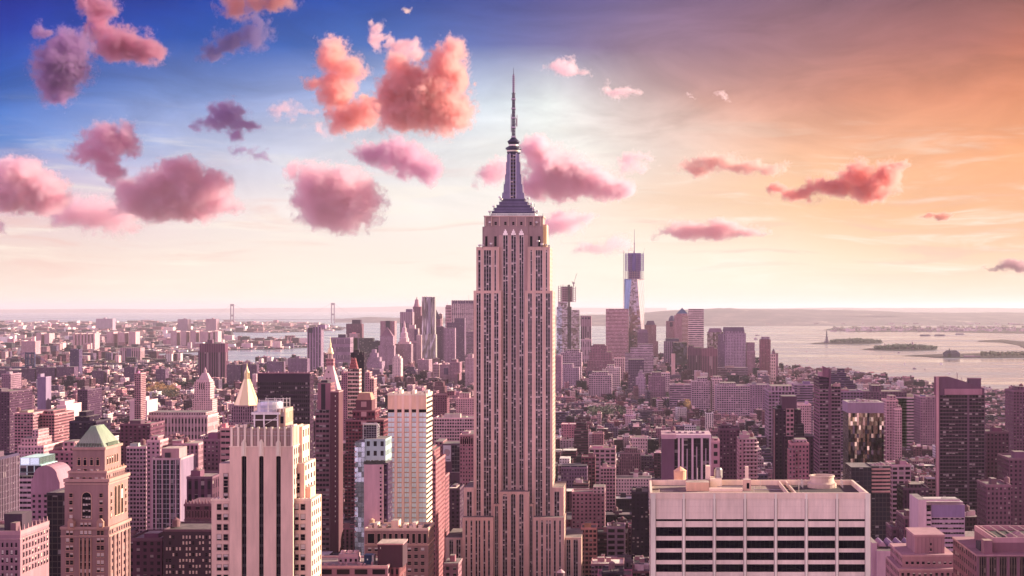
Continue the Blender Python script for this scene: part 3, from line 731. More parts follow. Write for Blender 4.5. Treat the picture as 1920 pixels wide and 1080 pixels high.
    m = b.one('roof_unit'); m.box(X(1331, 645), X(1353, 645), 643, 650, R0, R0 + 4.2, 'wall', (.66, .52, .47), top='wall')
    m = b.one('roof_vent'); m.lathe(X(1347, 648), 648, [(1.7, R0 + 4), (1.7, R0 + 7.4), (1.2, R0 + 8.2)], 12, 'metal', (.35, .3, .3))
    for px, yy, h in ((1308, 640, 9), (1426, 640, 4), (1498, 628, 4.5), (1414, 625, 3), (1236, 624, 2)): b.one('roof_mast').tube((X(px, yy), yy, R0), (X(px, yy), yy, R0 + h), .13, 5, 'metal', (.6, .5, .5))
    m = b.p('roof_pipe')
    for px0, px1, yy, zz in ((1240, 1275, 618, 1.1), (1240, 1262, 620, 1.7), (1345, 1400, 640, 1.2), (1410, 1480, 636, .4)): m.tube((X(px0, yy), yy, R0 + zz), (X(px1, yy), yy, R0 + zz), .16, 5, 'metal', (.55, .45, .46))
    for px in range(1240, 1276, 7): m.tube((X(px, 618), 618, R0), (X(px, 618), 618, R0 + 1.2), .12, 4, 'metal', (.5, .4, .42))
    b.done()
slab_white()

def stone_striped():
    b = Bldg('art_deco_tower', 'pale stone tower with three black pointed window shafts and a ribbed crown', 640.0, 397, 601, 38, 'tower')
    T = (.50, .375, .37); m = b.p('wall'); z, X, Y = b.z if hasattr(b, 'z') else b.Z, b.X, b.Y
    sh = [(453, 462), (485.6, 494.2), (517.7, 526.4)]
    e = [430.5, 453, 462, 485.6, 494.2, 517.7, 526.4, 549.4]
    m.box(X(430.5), X(549.4), Y + .9, Y + 20, 0, z(838.5), 'wall', T, side='facade_pier', bay=(4, 4.2))
    for i in range(0, 8, 2): m.box(X(e[i]), X(e[i + 1]), Y, Y + .9, 0, z(855), 'wall', T, faces='FLR')
    m.box(X(430.5), X(549.4), Y, Y + .9, z(855), z(838.5), 'wall', T, faces='FLRDT', top='wall')
    for a, c in sh:
        w = b.one('window_shaft'); y = Y + .85
        w.face([(X(a), y, 0), (X(c), y, 0), (X(c), y, z(857)), (X((a + c) / 2), y, z(853.5)), (X(a), y, z(857))], 'glass')
        for q in range(40): w.box(X(a), X(c), y - .05, y, q * 4.2, q * 4.2 + 1.2, 'wall', (.022, .014, .028), faces='FT', top='wall')
        w.box(X((a + c) / 2) - .12, X((a + c) / 2) + .12, y - .1, y, 0, z(855), 'wall', (.03, .02, .035), faces='FLR')
        o = b.one('shaft_ornament'); x0, x1 = X(a - .4), X(c + .4)
        o.box(x0, x1, Y - .35, Y + .05, z(855), z(831), 'wall', (.64, .50, .48), faces='FLRD')
        xm = (x0 + x1) / 2; o.prism([(x0, Y - .35), (x1, Y - .35), (x1, Y + .3), (x0, Y + .3)], z(831), z(824), 'wall', (.66, .52, .50), sc=(.25, .6), top='wall')
        o.box(xm - .3, xm + .3, Y - .6, Y - .3, z(853), z(826), 'wall', (.70, .55, .53), faces='FLRT', top='wall')
        for s in (-1, 1): m.face([(X(a) if s < 0 else xm, Y + .02, z(857 if s < 0 else 853.5)), (xm if s < 0 else X(c), Y + .02, z(853.5 if s < 0 else 857)), (xm if s < 0 else X(c), Y + .02, z(853)), (X(a) if s < 0 else xm, Y + .02, z(853))], 'wall', T)
    m.box(X(429.5), X(550.4), Y - .3, Y + 20.3, z(838.5), z(836.5), 'wall', (.60, .47, .45), top='wall', faces='FBLRTD')
    c = b.p('crown'); c.box(X(433), X(548), Y + .6, Y + 19.5, z(837), z(803), 'wall', (.25, .185, .20), rt=(.2, .15, .16))
    for i in range(10):
        x = X(434 + i * 12.55); r = b.one('crown_rib'); r.box(x - .45, x + .45, Y + .05, Y + .7, z(837), z(800.5), 'wall', (.62, .50, .49), top='wall')
        if i < 9: xx = X(440 + i * 12.55); c.box(xx - .35, xx + .35, Y + .4, Y + .62, z(834), z(808), 'wall', (.28, .20, .22), faces='FLRT', top='wall')
    for py in (810, 817): c.tube((X(433), Y + .2, z(py)), (X(548), Y + .2, z(py)), .12, 4, 'metal', (.5, .4, .4))
    for i in range(7): c.box(X(548) - .2, X(548) + .5, Y + 1 + i * 2.7, Y + 2.1 + i * 2.7, z(837), z(800.5), 'wall', (.62, .48, .45), top='wall')
    # plant deck above the crown
    f = b.p('steel_frame'); S = (.66, .56, .55)
    d0, d1 = Y + 5, Y + 17
    for px in (470, 488, 514):
        for yy in (d0, d1): f.box(X(px), X(px) + .6, yy, yy + .6, z(803), z(776), 'metal', S, top='metal')
    f.box(X(466), X(520), d0 - .5, d1 + 1, z(779), z(774.5), 'metal', S, top='metal', faces='FBLRTD')
    f.box(X(468), X(516), d0 - .1, d0 + .3, z(790), z(788), 'metal', S, top='metal'); f.tube((X(488), d0, z(800)), (X(514), d0, z(784)), .15, 4, 'metal', S)
    b.p('plant_room').box(X(471), X(515), d0 + 1.2, d1 - 1, z(803), z(779), 'wall', (.07, .05, .06), top='roof')
    b.p('plant_room').box(X(516), X(529), d0 + 1, d1 + 3, z(803), z(768), 'facade_pier', (.45, .34, .31), (2, 8), rt=(.4, .3, .3))
    t = b.one('cooling_drum'); cx, cy = X(497), Y + 11
    t.lathe(cx, cy, [(4.6, z(774.5)), (4.8, z(762)), (4.6, z(756))], 20, 'metal', (.50, .46, .55))
    t = b.one('cooling_drum'); t.lathe(X(481), Y + 11, [(2.4, z(774.5)), (2.4, z(758))], 16, 'metal', (.62, .55, .60))
    for px in (480, 497, 513, 520, 526):
        for yy in (d0, d1): f.tube((X(px), yy, z(774)), (X(px), yy, z(750)), .18, 4, 'metal', S)
    for yy in (d0, d1):
        for py in (752, 759, 768): f.tube((X(480), yy, z(py)), (X(526), yy, z(py)), .15, 4, 'metal', S)
    for px in (436, 445, 452, 534, 541): b.one('roof_unit').box(X(px), X(px + 6), Y + 4, Y + 10, z(805), z(797 + px % 4), 'wall', (.6, .5, .48), top='roof', rt=(.4, .3, .3))
    # stepped shoulders
    m.box(X(411, 8), X(430.6, 8), Y + 8, Y + 30, 0, b.Z(869, 8), 'wall', T, side='facade_pier', bay=(4, 4.2))
    m.box(X(549.3, 8), X(571, 8), Y + 8, Y + 30, 0, b.Z(869, 8), 'wall', T, side='facade', bay=(5, 4.2))
    m.box(X(549.3, 12), X(567, 12), Y + 12, Y + 26, 0, b.Z(800, 12), 'wall', T, side='facade', bay=(5, 6))
    for a, c in ((419, 428), (553.5, 562.5)):
        for q in range(4): b.win(a + .5, c - .5, 888 + q * 12.5, 899 + q * 12.5, 8, frame=(.24, .18, .19))
    m.box(X(396.5, 4), X(430.4, 4), Y + 4, Y + 26, 0, b.Z(937, 4), 'wall', T, side='facade', bay=(4, 4.2))
    m.box(X(549.5, 4), X(584, 4), Y + 4, Y + 24, 0, b.Z(937, 4), 'wall', T, side='facade', bay=(4.4, 4.2))
    for a, c in ((396.5, 430), (550, 584)):
        p = b.one('parapet'); p.box(X(a, 4) - .2, X(c, 4) + .2, Y + 3.7, Y + 4.5, b.Z(939, 4), b.Z(935.5, 4), 'wall', (.58, .45, .43), top='wall', faces='FBLRTD')
        for q in range(5): xx = X(a + 3 + q * 6.8, 4); p.prism([(xx - .6, Y + 3.7), (xx + .6, Y + 3.7), (xx + .6, Y + 4.4), (xx - .6, Y + 4.4)], b.Z(935.5, 4), b.Z(933.5, 4), 'wall', (.6, .47, .45), sc=.4, top='wall')
    b.one('terrace_hut').box(X(573, 12), X(584, 12), Y + 10, Y + 20, b.Z(937, 12), b.Z(913, 12), 'wall', (.55, .36, .30), rt=(.4, .3, .3))
    for q in range(9):
        py = 945.2 + q * 18.9
        for a in (407, 419.5, 552, 564): b.win(a, a + 8, py, py + 11, 4, frame=(.32, .24, .24))
    b.done()
stone_striped()

def pyramid_tower():
    b = Bldg('pyramid_roof_tower', 'ornate brown brick tower under a green copper pyramid roof', 800.0, 114, 204, 33, 'tower')
    T = (.185, .112, .138); X, Z, Y = b.X, b.Z, b.Y; m = b.p('wall')
    sd = 'facade'
    m.box(X(114), X(204), Y, Y + 33, 0, Z(992), 'wall', T, side=sd, bay=(3.6, 3.9))
    m.box(X(121, 1), X(203, 1), Y + 1, Y + 32, Z(993), Z(905), 'wall', T, side='wall', bay=(3.6, 3.9))
    m.box(X(128, 2), X(199.5, 2), Y + 2, Y + 31, Z(906, 2), Z(887, 2), 'wall', T, side=sd, bay=(3.2, 6))
    m.box(X(136, 4), X(196.5, 4), Y + 4, Y + 29, Z(888, 4), Z(843, 4), 'wall', (.18, .11, .135), side='wall')
    for py, a, c, d, t in ((993, 112, 205.5, -.8, 1.4), (1007, 113, 205, -.4, .8), (904, 118.5, 205, 0, 1.6), (909, 119.5, 204, .5, .7), (887.5, 126.5, 200.5, 1.2, 1.1), (843.5, 134.5, 198, 3, 1.3)):
        dd = 33 - d; b.one('cornice').box(X(a, d), X(c, d), Y + d, Y + dd, Z(py, d), Z(py, d) + t, 'wall', (.27, .17, .185), faces='FBLRTD', top='wall')
    # roof
    r = b.p('roof'); x0, x1, y0, y1 = X(134.8, 3.5), X(198, 3.5), Y + 3.5, Y + 29.5
    G = (.20, .225, .235); zr, zb = Z(798, 14), Z(843, 4); cx, cy = (x0 + x1) / 2, (y0 + y1) / 2; a0, a1 = cy - 6, cy + 6
    xa, xb = cx - 1.2, cx + 1.2
    r.face([(x0, y0, zb), (x1, y0, zb), (xb, a0, zr), (xa, a0, zr)], 'wall', G); r.face([(x1, y0, zb), (x1, y1, zb), (xb, a1, zr), (xb, a0, zr)], 'wall', G)
    r.face([(x1, y1, zb), (x0, y1, zb), (xa, a1, zr), (xb, a1, zr)], 'wall', G); r.face([(x0, y1, zb), (x0, y0, zb), (xa, a0, zr), (xa, a1, zr)], 'wall', G)
    r.face([(xa, a0, zr), (xb, a0, zr), (xb, a1, zr), (xa, a1, zr)], 'wall', G)
    for i in range(12):
        t = (i + .5) / 12
        r.tube((x0 + (x1 - x0) * t, y0, zb + .05), (xa + (xb - xa) * t, a0, zr + .05), .14, 4, 'wall', (.20, .32, .27))
        r.tube((x1, y0 + (y1 - y0) * t, zb + .05), (xb, a0 + (a1 - a0) * t, zr + .05), .14, 4, 'wall', (.22, .34, .28))
    v, v2 = b.one('roof_grille'), b.one('roof_grille')
    for i in range(9):
        xx = cx - 6 + i * 1.5; v.box(xx - .45, xx + .45, y0 + .8, y0 + 3, zb + .3, zb + 3.2, 'wall', (.07, .09, .085), top='wall')
        yy = cy - 7 + i * 1.8; v2.box(x1 - 2.6, x1 - .6, yy - .5, yy + .5, zb + .3, zb + 3.0, 'wall', (.10, .13, .12), top='wall')
    f = (.30, .18, .17)
    for a in (145, 156.4, 168.6, 180.2): b.win(a, a + 6.2, 857.5, 872.5, 4, arch=True, blind=.3, frame=f, bt=(.35, .22, .2))
    for a in (145, 157, 169, 180): b.win(a, a + 6, 879.5, 886, 4, frame=f)
    for q in range(6): b.win(131.5 + q * 11.6, 137.5 + q * 11.6, 895, 902, 2, frame=f)
    b.win(153.5, 171.5, 922.5, 972.5, 1, arch=True, blind=0, frame=(.42, .27, .25), name='arched_window')
    for q in range(4):
        for j in range(3): b.win(155 + j * 5.3, 159.4 + j * 5.3, 933 + q * 11.5, 937.5 + q * 11.5, .75, blind=.8 if (q + j) % 3 else .35, frame=(.07, .05, .06), sill=False)
    for q in range(4):
        for a in (130, 186.5): b.win(a, a + 6.2, 925 + q * 13.5, 932.5 + q * 13.5, 1, frame=f)
    for a in (131, 185.5):
        dm = b.one('dormer'); dm.box(X(a - 3), X(a + 9.5), Y - 1.0, Y + 3, Z(993), Z(979), 'wall', (.30, .18, .175)); dm.prism([(X(a - 4), Y - 1.3), (X(a + 10.5), Y - 1.3), (X(a + 10.5), Y + 3), (X(a - 4), Y + 3)], Z(979), Z(972), 'wall', (.26, .16, .16), sc=(.3, .9), top='wall')
        b.win(a, a + 6.5, 981, 989, -1.05, blind=.8, frame=f)
    for j in range(3): b.win(150.5 + j * 7.6, 156 + j * 7.6, 980, 988, .9, frame=f, blind=.5)
    for j in range(3): b.win(150 + j * 7.8, 156 + j * 7.8, 995, 1003.5, 0, frame=f, blind=.8)
    for a in (124, 131.3, 181.8, 189): b.win(a, a + 5.6, 995, 1003.5, 0, frame=f)
    for q in range(7):
        py = 1009 + 13.9 * q
        for a in (123.8, 131.3, 181.6, 189): b.win(a, a + 6, py, py + 8.2, 0, frame=f)
    for j in range(3):
        w = b.one('window_strip'); xa, xb = X(149.5 + j * 7.9), X(155 + j * 7.9)
        w.box(xa, xb, Y - .1, Y, 0, Z(1009), 'strip', (.09, .06, .07), (xb - xa, 3.87), top='wall', faces='FT')
        for s in (xa, xb): w.box(s - .25, s + .25, Y - .5, Y, 0, Z(1009), 'wall', (.33, .20, .19), faces='FLRT', top='wall')
    # west side: arcades and pilasters
    xs = X(203, 1)
    for i in range(3): b.win_m(Y + 10.5 + i * 5, Y + 13.6 + i * 5, Z(972), Z(915), xs, arch=True, face='R', frame=(.45, .3, .25), name='arched_window')
    for i in range(4):
        for yy in (4.5, 27): b.win_m(Y + yy, Y + yy + 1.8, Z(932.5 + 13.5 * i), Z(925 + 13.5 * i), xs, face='R', frame=f)
    for i in range(5): b.win_m(Y + 7 + i * 3.8, Y + 9 + i * 3.8, Z(872, 4), Z(856, 4), X(196.5, 4), arch=True, face='R', frame=f)
    for i in range(7): o = b.one('finial'); yy = Y + 3 + i * 4.4; xx = X(199.5, 2) - .3; o.prism(o.ring(xx, yy, .7, 6), Z(887, 2), Z(879, 2), 'wall', (.42, .27, .24), sc=.3, top='wall')
    for i in range(6): o = b.one('finial'); xx = X(131 + i * 13, 2); o.prism(o.ring(xx, Y + 2.2, .6, 6), Z(887, 2), Z(881.5, 2), 'wall', (.36, .22, .21), sc=.3, top='wall')
    for i in range(6):
        yy = Y + 1.5 + i * 6; p = b.one('pilaster'); p.box(X(204), X(204) + .6, yy - .6, yy + .6, 0, Z(1006), 'wall', T, faces='FBRT', top='wall')
    b.done()
pyramid_tower()

def white_strip_tower():
    b = Bldg('striped_glass_tower', 'cream tower with glass panels tinted as reflected sky between tan piers beside the limestone skyscraper', 1030.0, 727, 799.5, 29, 'tower')
    X, Z, Y = b.X, b.Z, b.Y; T = (.60, .46, .43); m = b.p('wall')
    m.box(X(727), X(799.5), Y + .9, Y + 29, 0, Z(742), 'wall', T, side='facade_ribbon', bay=(3, 3.4), rt=(.5, .4, .38))
    pil = [(739.6, 744.6), (753.2, 758.2), (766.9, 771.9), (780.3, 785.3)]
    for a, c in pil: b.one('pier').box(X(a), X(c), Y - .3, Y + .9, 0, Z(741), 'wall', (.56, .40, .385), faces='FLRT', top='wall')
    m.box(X(727), X(799.5), Y, Y + .9, Z(767), Z(740), 'wall', (.52, .36, .32), faces='FLRTD', top='wall')
    for i in range(5):
        a, c = ([727.2] + [q[1] for q in pil])[i], ([q[0] for q in pil] + [799.3])[i]
        b.one('crown_panel').box(X(a), X(c), Y - .15, Y, Z(767), Z(741.5), 'wall', (.55, .38, .33), faces='FLRT', top='wall')
        b.win_m(X(a), X(c), Z(773), Z(768), Y + .5, blind=0, sill=False, frame=(.3, .2, .2), name='louvre')
        for r in range(24):
            py = 774 + r * 9.43
            w = b.one('window'); y = Y + .5
            w.box(X(a + .2), X(c - .2), y - .05, y, Z(py + 7.2), Z(py), 'panel', (.74, .80, .82) if (r * 5 + i * 3) % 7 else (.60, .66, .70), top='wall', faces='F'); w.box(X((a + c) / 2) - .1, X((a + c) / 2) + .1, y - .1, y - .05, Z(py + 7.2), Z(py), 'wall', (.45, .38, .38), faces='FLR')
            w.box(X(a), X(c), y - .12, y, Z(py + 9.3), Z(py + 7.9), 'wall', (.40, .22, .19), faces='FTD', top='wall')
    for q in range(9): xx = X(729 + q * 8.3); b.one('roof_unit').box(xx, xx + 2.2, Y + 4, Y + 12, Z(742), Z(742) + 1.5 + (q * 7 % 3), 'wall', (.62, .52, .5), top='roof')
    b.parapet('parapet', 727, 799.5, 741, 0, 29, 1.0, .6, (.62, .5, .46))
    b.done()
white_strip_tower()

def brown_block():
    b = Bldg('brown_office_block', 'brown stone office block with tall windows under its roof before the cream striped tower', 930.0, 684, 803, 26, 'office building')
    X, Z, Y = b.X, b.Z, b.Y; T = (.17, .10, .11)
    b.p('wall').box(X(684), X(803), Y, Y + 26, 0, Z(994), 'wall', T, side='facade', bay=(4, 3.8), rt=(.17, .12, .13))
    b.parapet('parapet', 684, 803, 994, 0, 26, 1.2, .8, (.42, .3, .29))
    for a, c in ((689.5, 702),) + tuple((707.5 + i * 10.9, 713 + i * 10.9) for i in range(8)) + ((794, 800),): b.win(a, c, 1000.5, 1018.5, 0, blind=0, frame=(.34, .21, .21), name='tall_window')
    b.one('cornice').box(X(683), X(804), Y - .5, Y + 26.5, Z(1022.5), Z(1020.5), 'wall', (.34, .21, .2), faces='FBLRTD', top='wall')
    for r in range(5):
        for i in range(9): b.win(690 + i * 12.4, 696.5 + i * 12.4, 1027 + r * 13, 1033.5 + r * 13, 0, frame=(.2, .12, .13))
    z = Z(994)
    b.one('plant_room').box(X(735, 12), X(749, 12), Y + 9, Y + 18, z, z + 4.5, 'wall', (.5, .36, .33), rt=(.45, .34, .32))
    for px, h in ((693, 2), (703, 3), (718, 1.5), (757, 2.2), (769, 1.6), (775, 3.2), (786, 1.8)): b.one('roof_unit').box(X(px, 12), X(px + 7, 12), Y + 8, Y + 17, z, z + h, 'wall', (.55, .43, .42), rt=(.5, .4, .38))
    b.tank(697, 990, 1.8, 20)
    b.done()
brown_block()

def generic(name, label, Y, px0, px1, pyt, depth, tint, style='facade', bay=(4, 3.7), rt=(.24, .18, .18), crown=None, pent=True, tanks=0, par=True, tiers=(), cat='building', side=None, group=None, extra=None, bandp=None):
    """an ordinary tower or block: walls, parapet, plant room, tanks and any setbacks"""
    b = Bldg(name, label, Y, px0, px1, depth, cat, group)
    rs = random.Random(int(px0 * 7 + Y))
    top = pyt
    if bandp: b.bands('wall', px0, px1, pyt, None, 0, depth, *bandp[:2], tint, **bandp[2])
    else: b.tier('wall', px0, px1, pyt, None, 0, depth, style, tint, bay, rt, side=side, off=rs.randint(0, 400))
    if par and not crown: b.parapet('parapet', px0, px1, pyt, 0, depth, 1.0 + .3 * (Y < 2500), .7, tuple(min(1, c * 1.25) for c in tint))
    for (a, c, t, d0, d1, *o) in tiers:
        b.tier('upper_storeys', a, c, t, pyt + .3, d0, d1, o[0] if o else style, o[1] if len(o) > 1 else tint, bay, rt, off=rs.randint(0, 400)); top = t
    w = px1 - px0
    if pent and not crown and not tiers:
        for q in range(rs.randint(1, 2)):
            f = rs.uniform(.2, .42); s = rs.uniform(.08, .9 - f); h = rs.uniform(3.5, 6.5) / b.k
            b.tier('plant_room' if q == 0 else 'stair_hut', px0 + w * s, px0 + w * (s + f), pyt - h * (1 if q == 0 else .6), pyt + .2, depth * .25 + q * depth * .33, depth * .55 + q * depth * .33, 'wall', tuple(min(1, c * rs.uniform(.8, 1.3)) for c in tint), None, rt)
    for q in range(tanks): b.tank(px0 + w * rs.uniform(.15, .85), pyt - .2, rs.uniform(1.7, 2.4), depth * rs.uniform(.3, .7))
    if crown: crown(b)
    if extra: extra(b)
    return b.done()
# ------------------------------------------------------------------ middle distance, west (left) half
TONE = (1.14, 0.96, 0.92); GAMMA = (1.5, 1.55, 1.25)  # dark tints pushed bluer: violet shade painted into the walls
def far_edge_glass(): 
    generic('dark_glass_tower', 'dark glass tower with white mullions cut by the edge of the picture', 850.0, -90, -2, 862, 27, (.10, .075, .11), 'curtain', (3, 3.7), pent=False, par=True,
        extra=lambda b: [b.one('mullion').box(b.x1, b.x1 + .45, b.Y + y - .13, b.Y + y + .13, 0, b.Z(862), 'wall', (.50, .42, .46), top='wall') for y in np.arange(.4, 27, 2.2)] + [b.p('plant_room').box(b.X(-80, 8), b.X(-12, 8), b.Y + 6, b.Y + 22, b.Z(862), b.Z(852), 'wall', (.2, .14, .15))])
far_edge_glass()
def hotel_corner():
    b = Bldg('ornate_hotel', 'ornate stone hotel whose long west flank is half in sun beside the pyramid roof tower', 720.0, -60, 38, 35, 'hotel')
    T = (.42, .31, .30); X, Z, Y = b.X, b.Z, b.Y
    b.p('wall').box(X(-60), X(38), Y, Y + 35, 0, Z(1002), 'wall', T, rt=(.16, .11, .12)); b.parapet('parapet', -60, 38, 1002, 0, 35, 1.6, .8, (.5, .37, .35))
    for r in range(5):
        for i in range(9): b.win_m(Y + 3 + i * 3.6, Y + 4.5 + i * 3.6, Z(1018 + r * 14.5), Z(1009 + r * 14.5), X(38), face='R', frame=(.4, .29, .27))
    for r in range(5):
        for i in range(4): b.win(3 + i * 8.5, 7 + i * 8.5, 1017 + r * 14.5, 1026 + r * 14.5, arch=(r == 0), frame=(.38, .28, .27))
    b.one('cornice').box(X(-61), X(38.6), Y - .6, Y + 35.5, Z(1011.5), Z(1009.5), 'wall', (.5, .37, .35), faces='FBLRTD', top='wall')
    z = Z(1002); b.one('plant_room').box(X(5, 10), X(60, 24), Y + 12, Y + 24, z, z + 8, 'wall', (.11, .07, .08)); b.one('stair_hut').box(X(42, 20), X(52, 20), Y + 6, Y + 11, z, z + 4.5, 'wall', (.3, .2, .19))
    for i in range(8): o = b.one('finial'); o.prism(o.ring(X(38) - .5, Y + 1 + i * 4.7, .55, 6), z + 1.4, z + 4, 'wall', (.5, .37, .34), sc=.3, top='wall')
    b.done()
hotel_corner()
generic('dark_loft_block', 'near black office block squeezed between the ornate hotel and the pyramid roof tower', 905.0, 88, 128, 928, 30, (.085, .06, .07), 'curtain', (3.4, 3.6), pent=False)
def teal_terrace():
    b = Bldg('terraced_glass_block', 'stepped block with a teal glass top and white striped terraces', 1100.0, 34, 84, 45)
    for i, (a, c, t) in enumerate(((38, 74, 858), (37, 78, 872), (36, 80, 885))): b.tier('glass_roof', a, c, t, t + 14, 8 + 0 * i, 38, 'curtain' if i else 'mirror', (.55, .72, .72), (6, 4), rt=(.5, .68, .68))
    b.bands('wall', 33, 84, 893, None, 0, 45, 9.5, .48, (.62, .52, .52), side='facade_ribbon')
    b.done()
teal_terrace()
def curved():
    b = Bldg('round_topped_block', 'pinkish block with a rounded blank gable behind the pyramid roof tower', 1050.0, 58, 112, 26)
    X, Z, Y = b.X, b.Z, b.Y
    P = [(58, 925), (112, 925), (112, 905)] + [(85 + 22 * math.cos(a), 892 - 19 * math.sin(a)) for a in [i * math.pi / 10 for i in range(11)]] + [(58, 905)]
    m = b.p('wall'); T = (.45, .32, .33)
    m.face([(X(x), Y, Z(y)) for x, y in P], 'wall', T); m.face([(X(x), Y + 26, Z(y)) for x, y in P[::-1]], 'wall', T)
    for i in range(len(P)):
        a, c = P[i], P[(i + 1) % len(P)]; m.face([(X(a[0]), Y, Z(a[1])), (X(a[0]), Y + 26, Z(a[1])), (X(c[0]), Y + 26, Z(c[1])), (X(c[0]), Y, Z(c[1]))], 'wall', T)
    m.box(X(58), X(112), Y + .1, Y + 26, 0, Z(925), 'facade', T, (4, 3.6)); b.done()
curved()
def glass_office():
    b = Bldg('glass_office_tower', 'grey glass office tower with tall white mullions and a sunlit side', 1150.0, 285, 338.5, 42, 'office building')
    X, Z, Y = b.X, b.Z, b.Y; T = (.42, .35, .39)
    b.p('wall').box(X(285), X(338.5), Y, Y + 42, 0, Z(862), 'curtain', (.34, .28, .33), (2.8, 3.7), side='wall', rt=(.3, .23, .23)); b.parapet('parapet', 285, 338.5, 862, 0, 42, 1.2, .7, (.55, .45, .44))
    for x in (286, 293, 304.5, 319, 329.5, 337.8): b.one('mullion').box(X(x) - .45, X(x) + .45, Y - .7, Y, 0, Z(862), 'wall', (.60, .50, .52), faces='FLRT', top='wall')
    b.p('plant_room').box(X(303, 10), X(336, 10), Y + 10, Y + 30, Z(862), Z(843), 'wall', (.5, .37, .34)); b.one('stair_hut').box(X(309, 9), X(319, 9), Y + 9, Y + 12, Z(860), Z(851), 'wall', (.08, .06, .07))
    b.done()
glass_office()
def arcaded():
    b = Bldg('arcaded_brown_hotel', 'dark brown block with an arcaded cornice and finials beside the art deco tower', 900.0, 346, 400, 30, 'hotel')
    X, Z, Y = b.X, b.Z, b.Y; T = (.235, .145, .14)
    b.p('wall').box(X(346), X(412), Y, Y + 30, 0, Z(946), 'facade', T, (5, 3.8), rt=(.14, .1, .1))
    for i in range(10): b.win(349 + i * 5.6, 352 + i * 5.6, 957, 971, blind=0, arch=True, frame=(.34, .21, .19), name='arched_window')
    b.one('cornice').box(X(345), X(413), Y - .8, Y + 30.8, Z(949), Z(945), 'wall', (.3, .19, .18), faces='FBLRTD', top='wall'); b.one('cornice').box(X(345), X(413), Y - .5, Y + 30.5, Z(976), Z(974), 'wall', (.3, .19, .18), faces='FBLRTD', top='wall')
    for i in range(9): o = b.one('finial'); o.prism(o.ring(X(348 + i * 6.2), Y + .5, .7, 6), Z(945), Z(936 + i % 2 * 3), 'wall', (.36, .23, .21), sc=.35, top='wall')
    b.done()
arcaded()
def lit_brick():
    b = Bldg('dark_brick_block', 'wide dark brick block with rows of pale blinds for lit windows below the arcaded hotel', 860.0, 306, 400, 32)
    X, Z = b.X, b.Z
    b.p('wall').box(X(306), X(402), b.Y, b.Y + 32, 0, Z(996), 'wall', (.105, .062, .068), side='facade', bay=(4, 3.8), rt=(.16, .11, .12)); b.parapet('parapet', 306, 402, 996, 0, 32, 1, .7, (.22, .14, .14))
    for r in range(7):
        for i in range(14):
            if random.random() < .72: b.win(311 + i * 6.2, 314.6 + i * 6.2, 1004 + r * 11, 1010 + r * 11, blind=random.choice((0, .98, .98, .8)), frame=(.1, .06, .07), sill=False, bt=(.62, .45, .42))  # nearly full pale blinds stand in for lit windows
    b.tank(330, 995, 2.2, 14); b.done()
lit_brick()
generic('dark_brick_block', 'low brown block with a gravel roof right of the pyramid roof tower', 880.0, 240, 304, 1013, 34, (.19, .115, .115), 'facade', (4, 3.8), rt=(.40, .30, .29), tanks=1)
generic('apartment_block', 'brown apartment block with paired windows rising behind the art deco tower', 1210.0, 381, 432, 826, 30, (.27, .18, .18), 'facade', (3.2, 3.4), tanks=1)
generic('balcony_block', 'narrow tan tower with stacked balconies peeping out behind the art deco tower', 1000.0, 413, 432, 806, 20, (.50, .35, .31), bandp=(11, .42, dict(side='facade')))
# dark office slab
def dark_slab():
    b = Bldg('dark_office_slab', 'huge dark brown office slab with faint floor bands behind the art deco tower', 1650.0, 482.5, 581, 19, 'office building')
    b.bands('wall', 482.5, 581, 700, None, 0, 19, 8.2, .62, (.105, .058, .075), first=17, gt=(.1, .06, .08), side='facade', rt=(.2, .14, .15), bay=2.2)
    for i in range(16): x = 484 + i * 6.1; b.one('roof_unit').tier if False else b.tier('roof_fence', x, x + 1.2, 696.5 + (i * 5 % 3), 700.2, 1, 3, 'wall', (.5, .4, .4), None)
    b.parapet('parapet', 482.5, 581, 700, 0, 19, .8, .6, (.4, .28, .27)); b.done()
dark_slab()
def twin_brown():
    b = Bldg('brown_balcony_tower', 'slim brown tower in two stages with dark balcony bands before the clock tower spire', 1350.0, 591, 619, 26, 'tower')
    b.bands('wall', 591, 619, 769, None, 0, 26, 9.2, .55, (.33, .21, .20), side='facade_ribbon', cols=[(592, 617)])
    b.tier('upper_storeys', 595.5, 620, 718, 770, 4, 24, 'wall', (.38, .24, .23), (3, 3.4), side='facade')
    b.tier('dark_inset', 602, 610, 720, 768, 3.9, 4.1, 'wall', (.07, .04, .05), None); b.tier('plant_room', 602, 614, 713, 718.2, 8, 18, 'wall', (.10, .07, .08), None)
    b.done()
    b = Bldg('brown_brick_slab', 'windowless brown brick slab with a single column of small lights', 1340.0, 619.5, 635, 20, 'tower')
    b.tier('wall', 619.5, 635, 735, None, 0, 20, 'wall', (.19, .085, .085), (3, 3.6), side='wall')
    for i in range(26): b.win(628, 629.6, 741 + i * 9.4, 744 + i * 9.4, blind=.98, frame=(.2, .09, .09), sill=False, bt=(.8, .66, .6))
    b.parapet('parapet', 619.5, 635, 735, 0, 20, .8, .5, (.5, .36, .32)); b.done()
twin_brown()
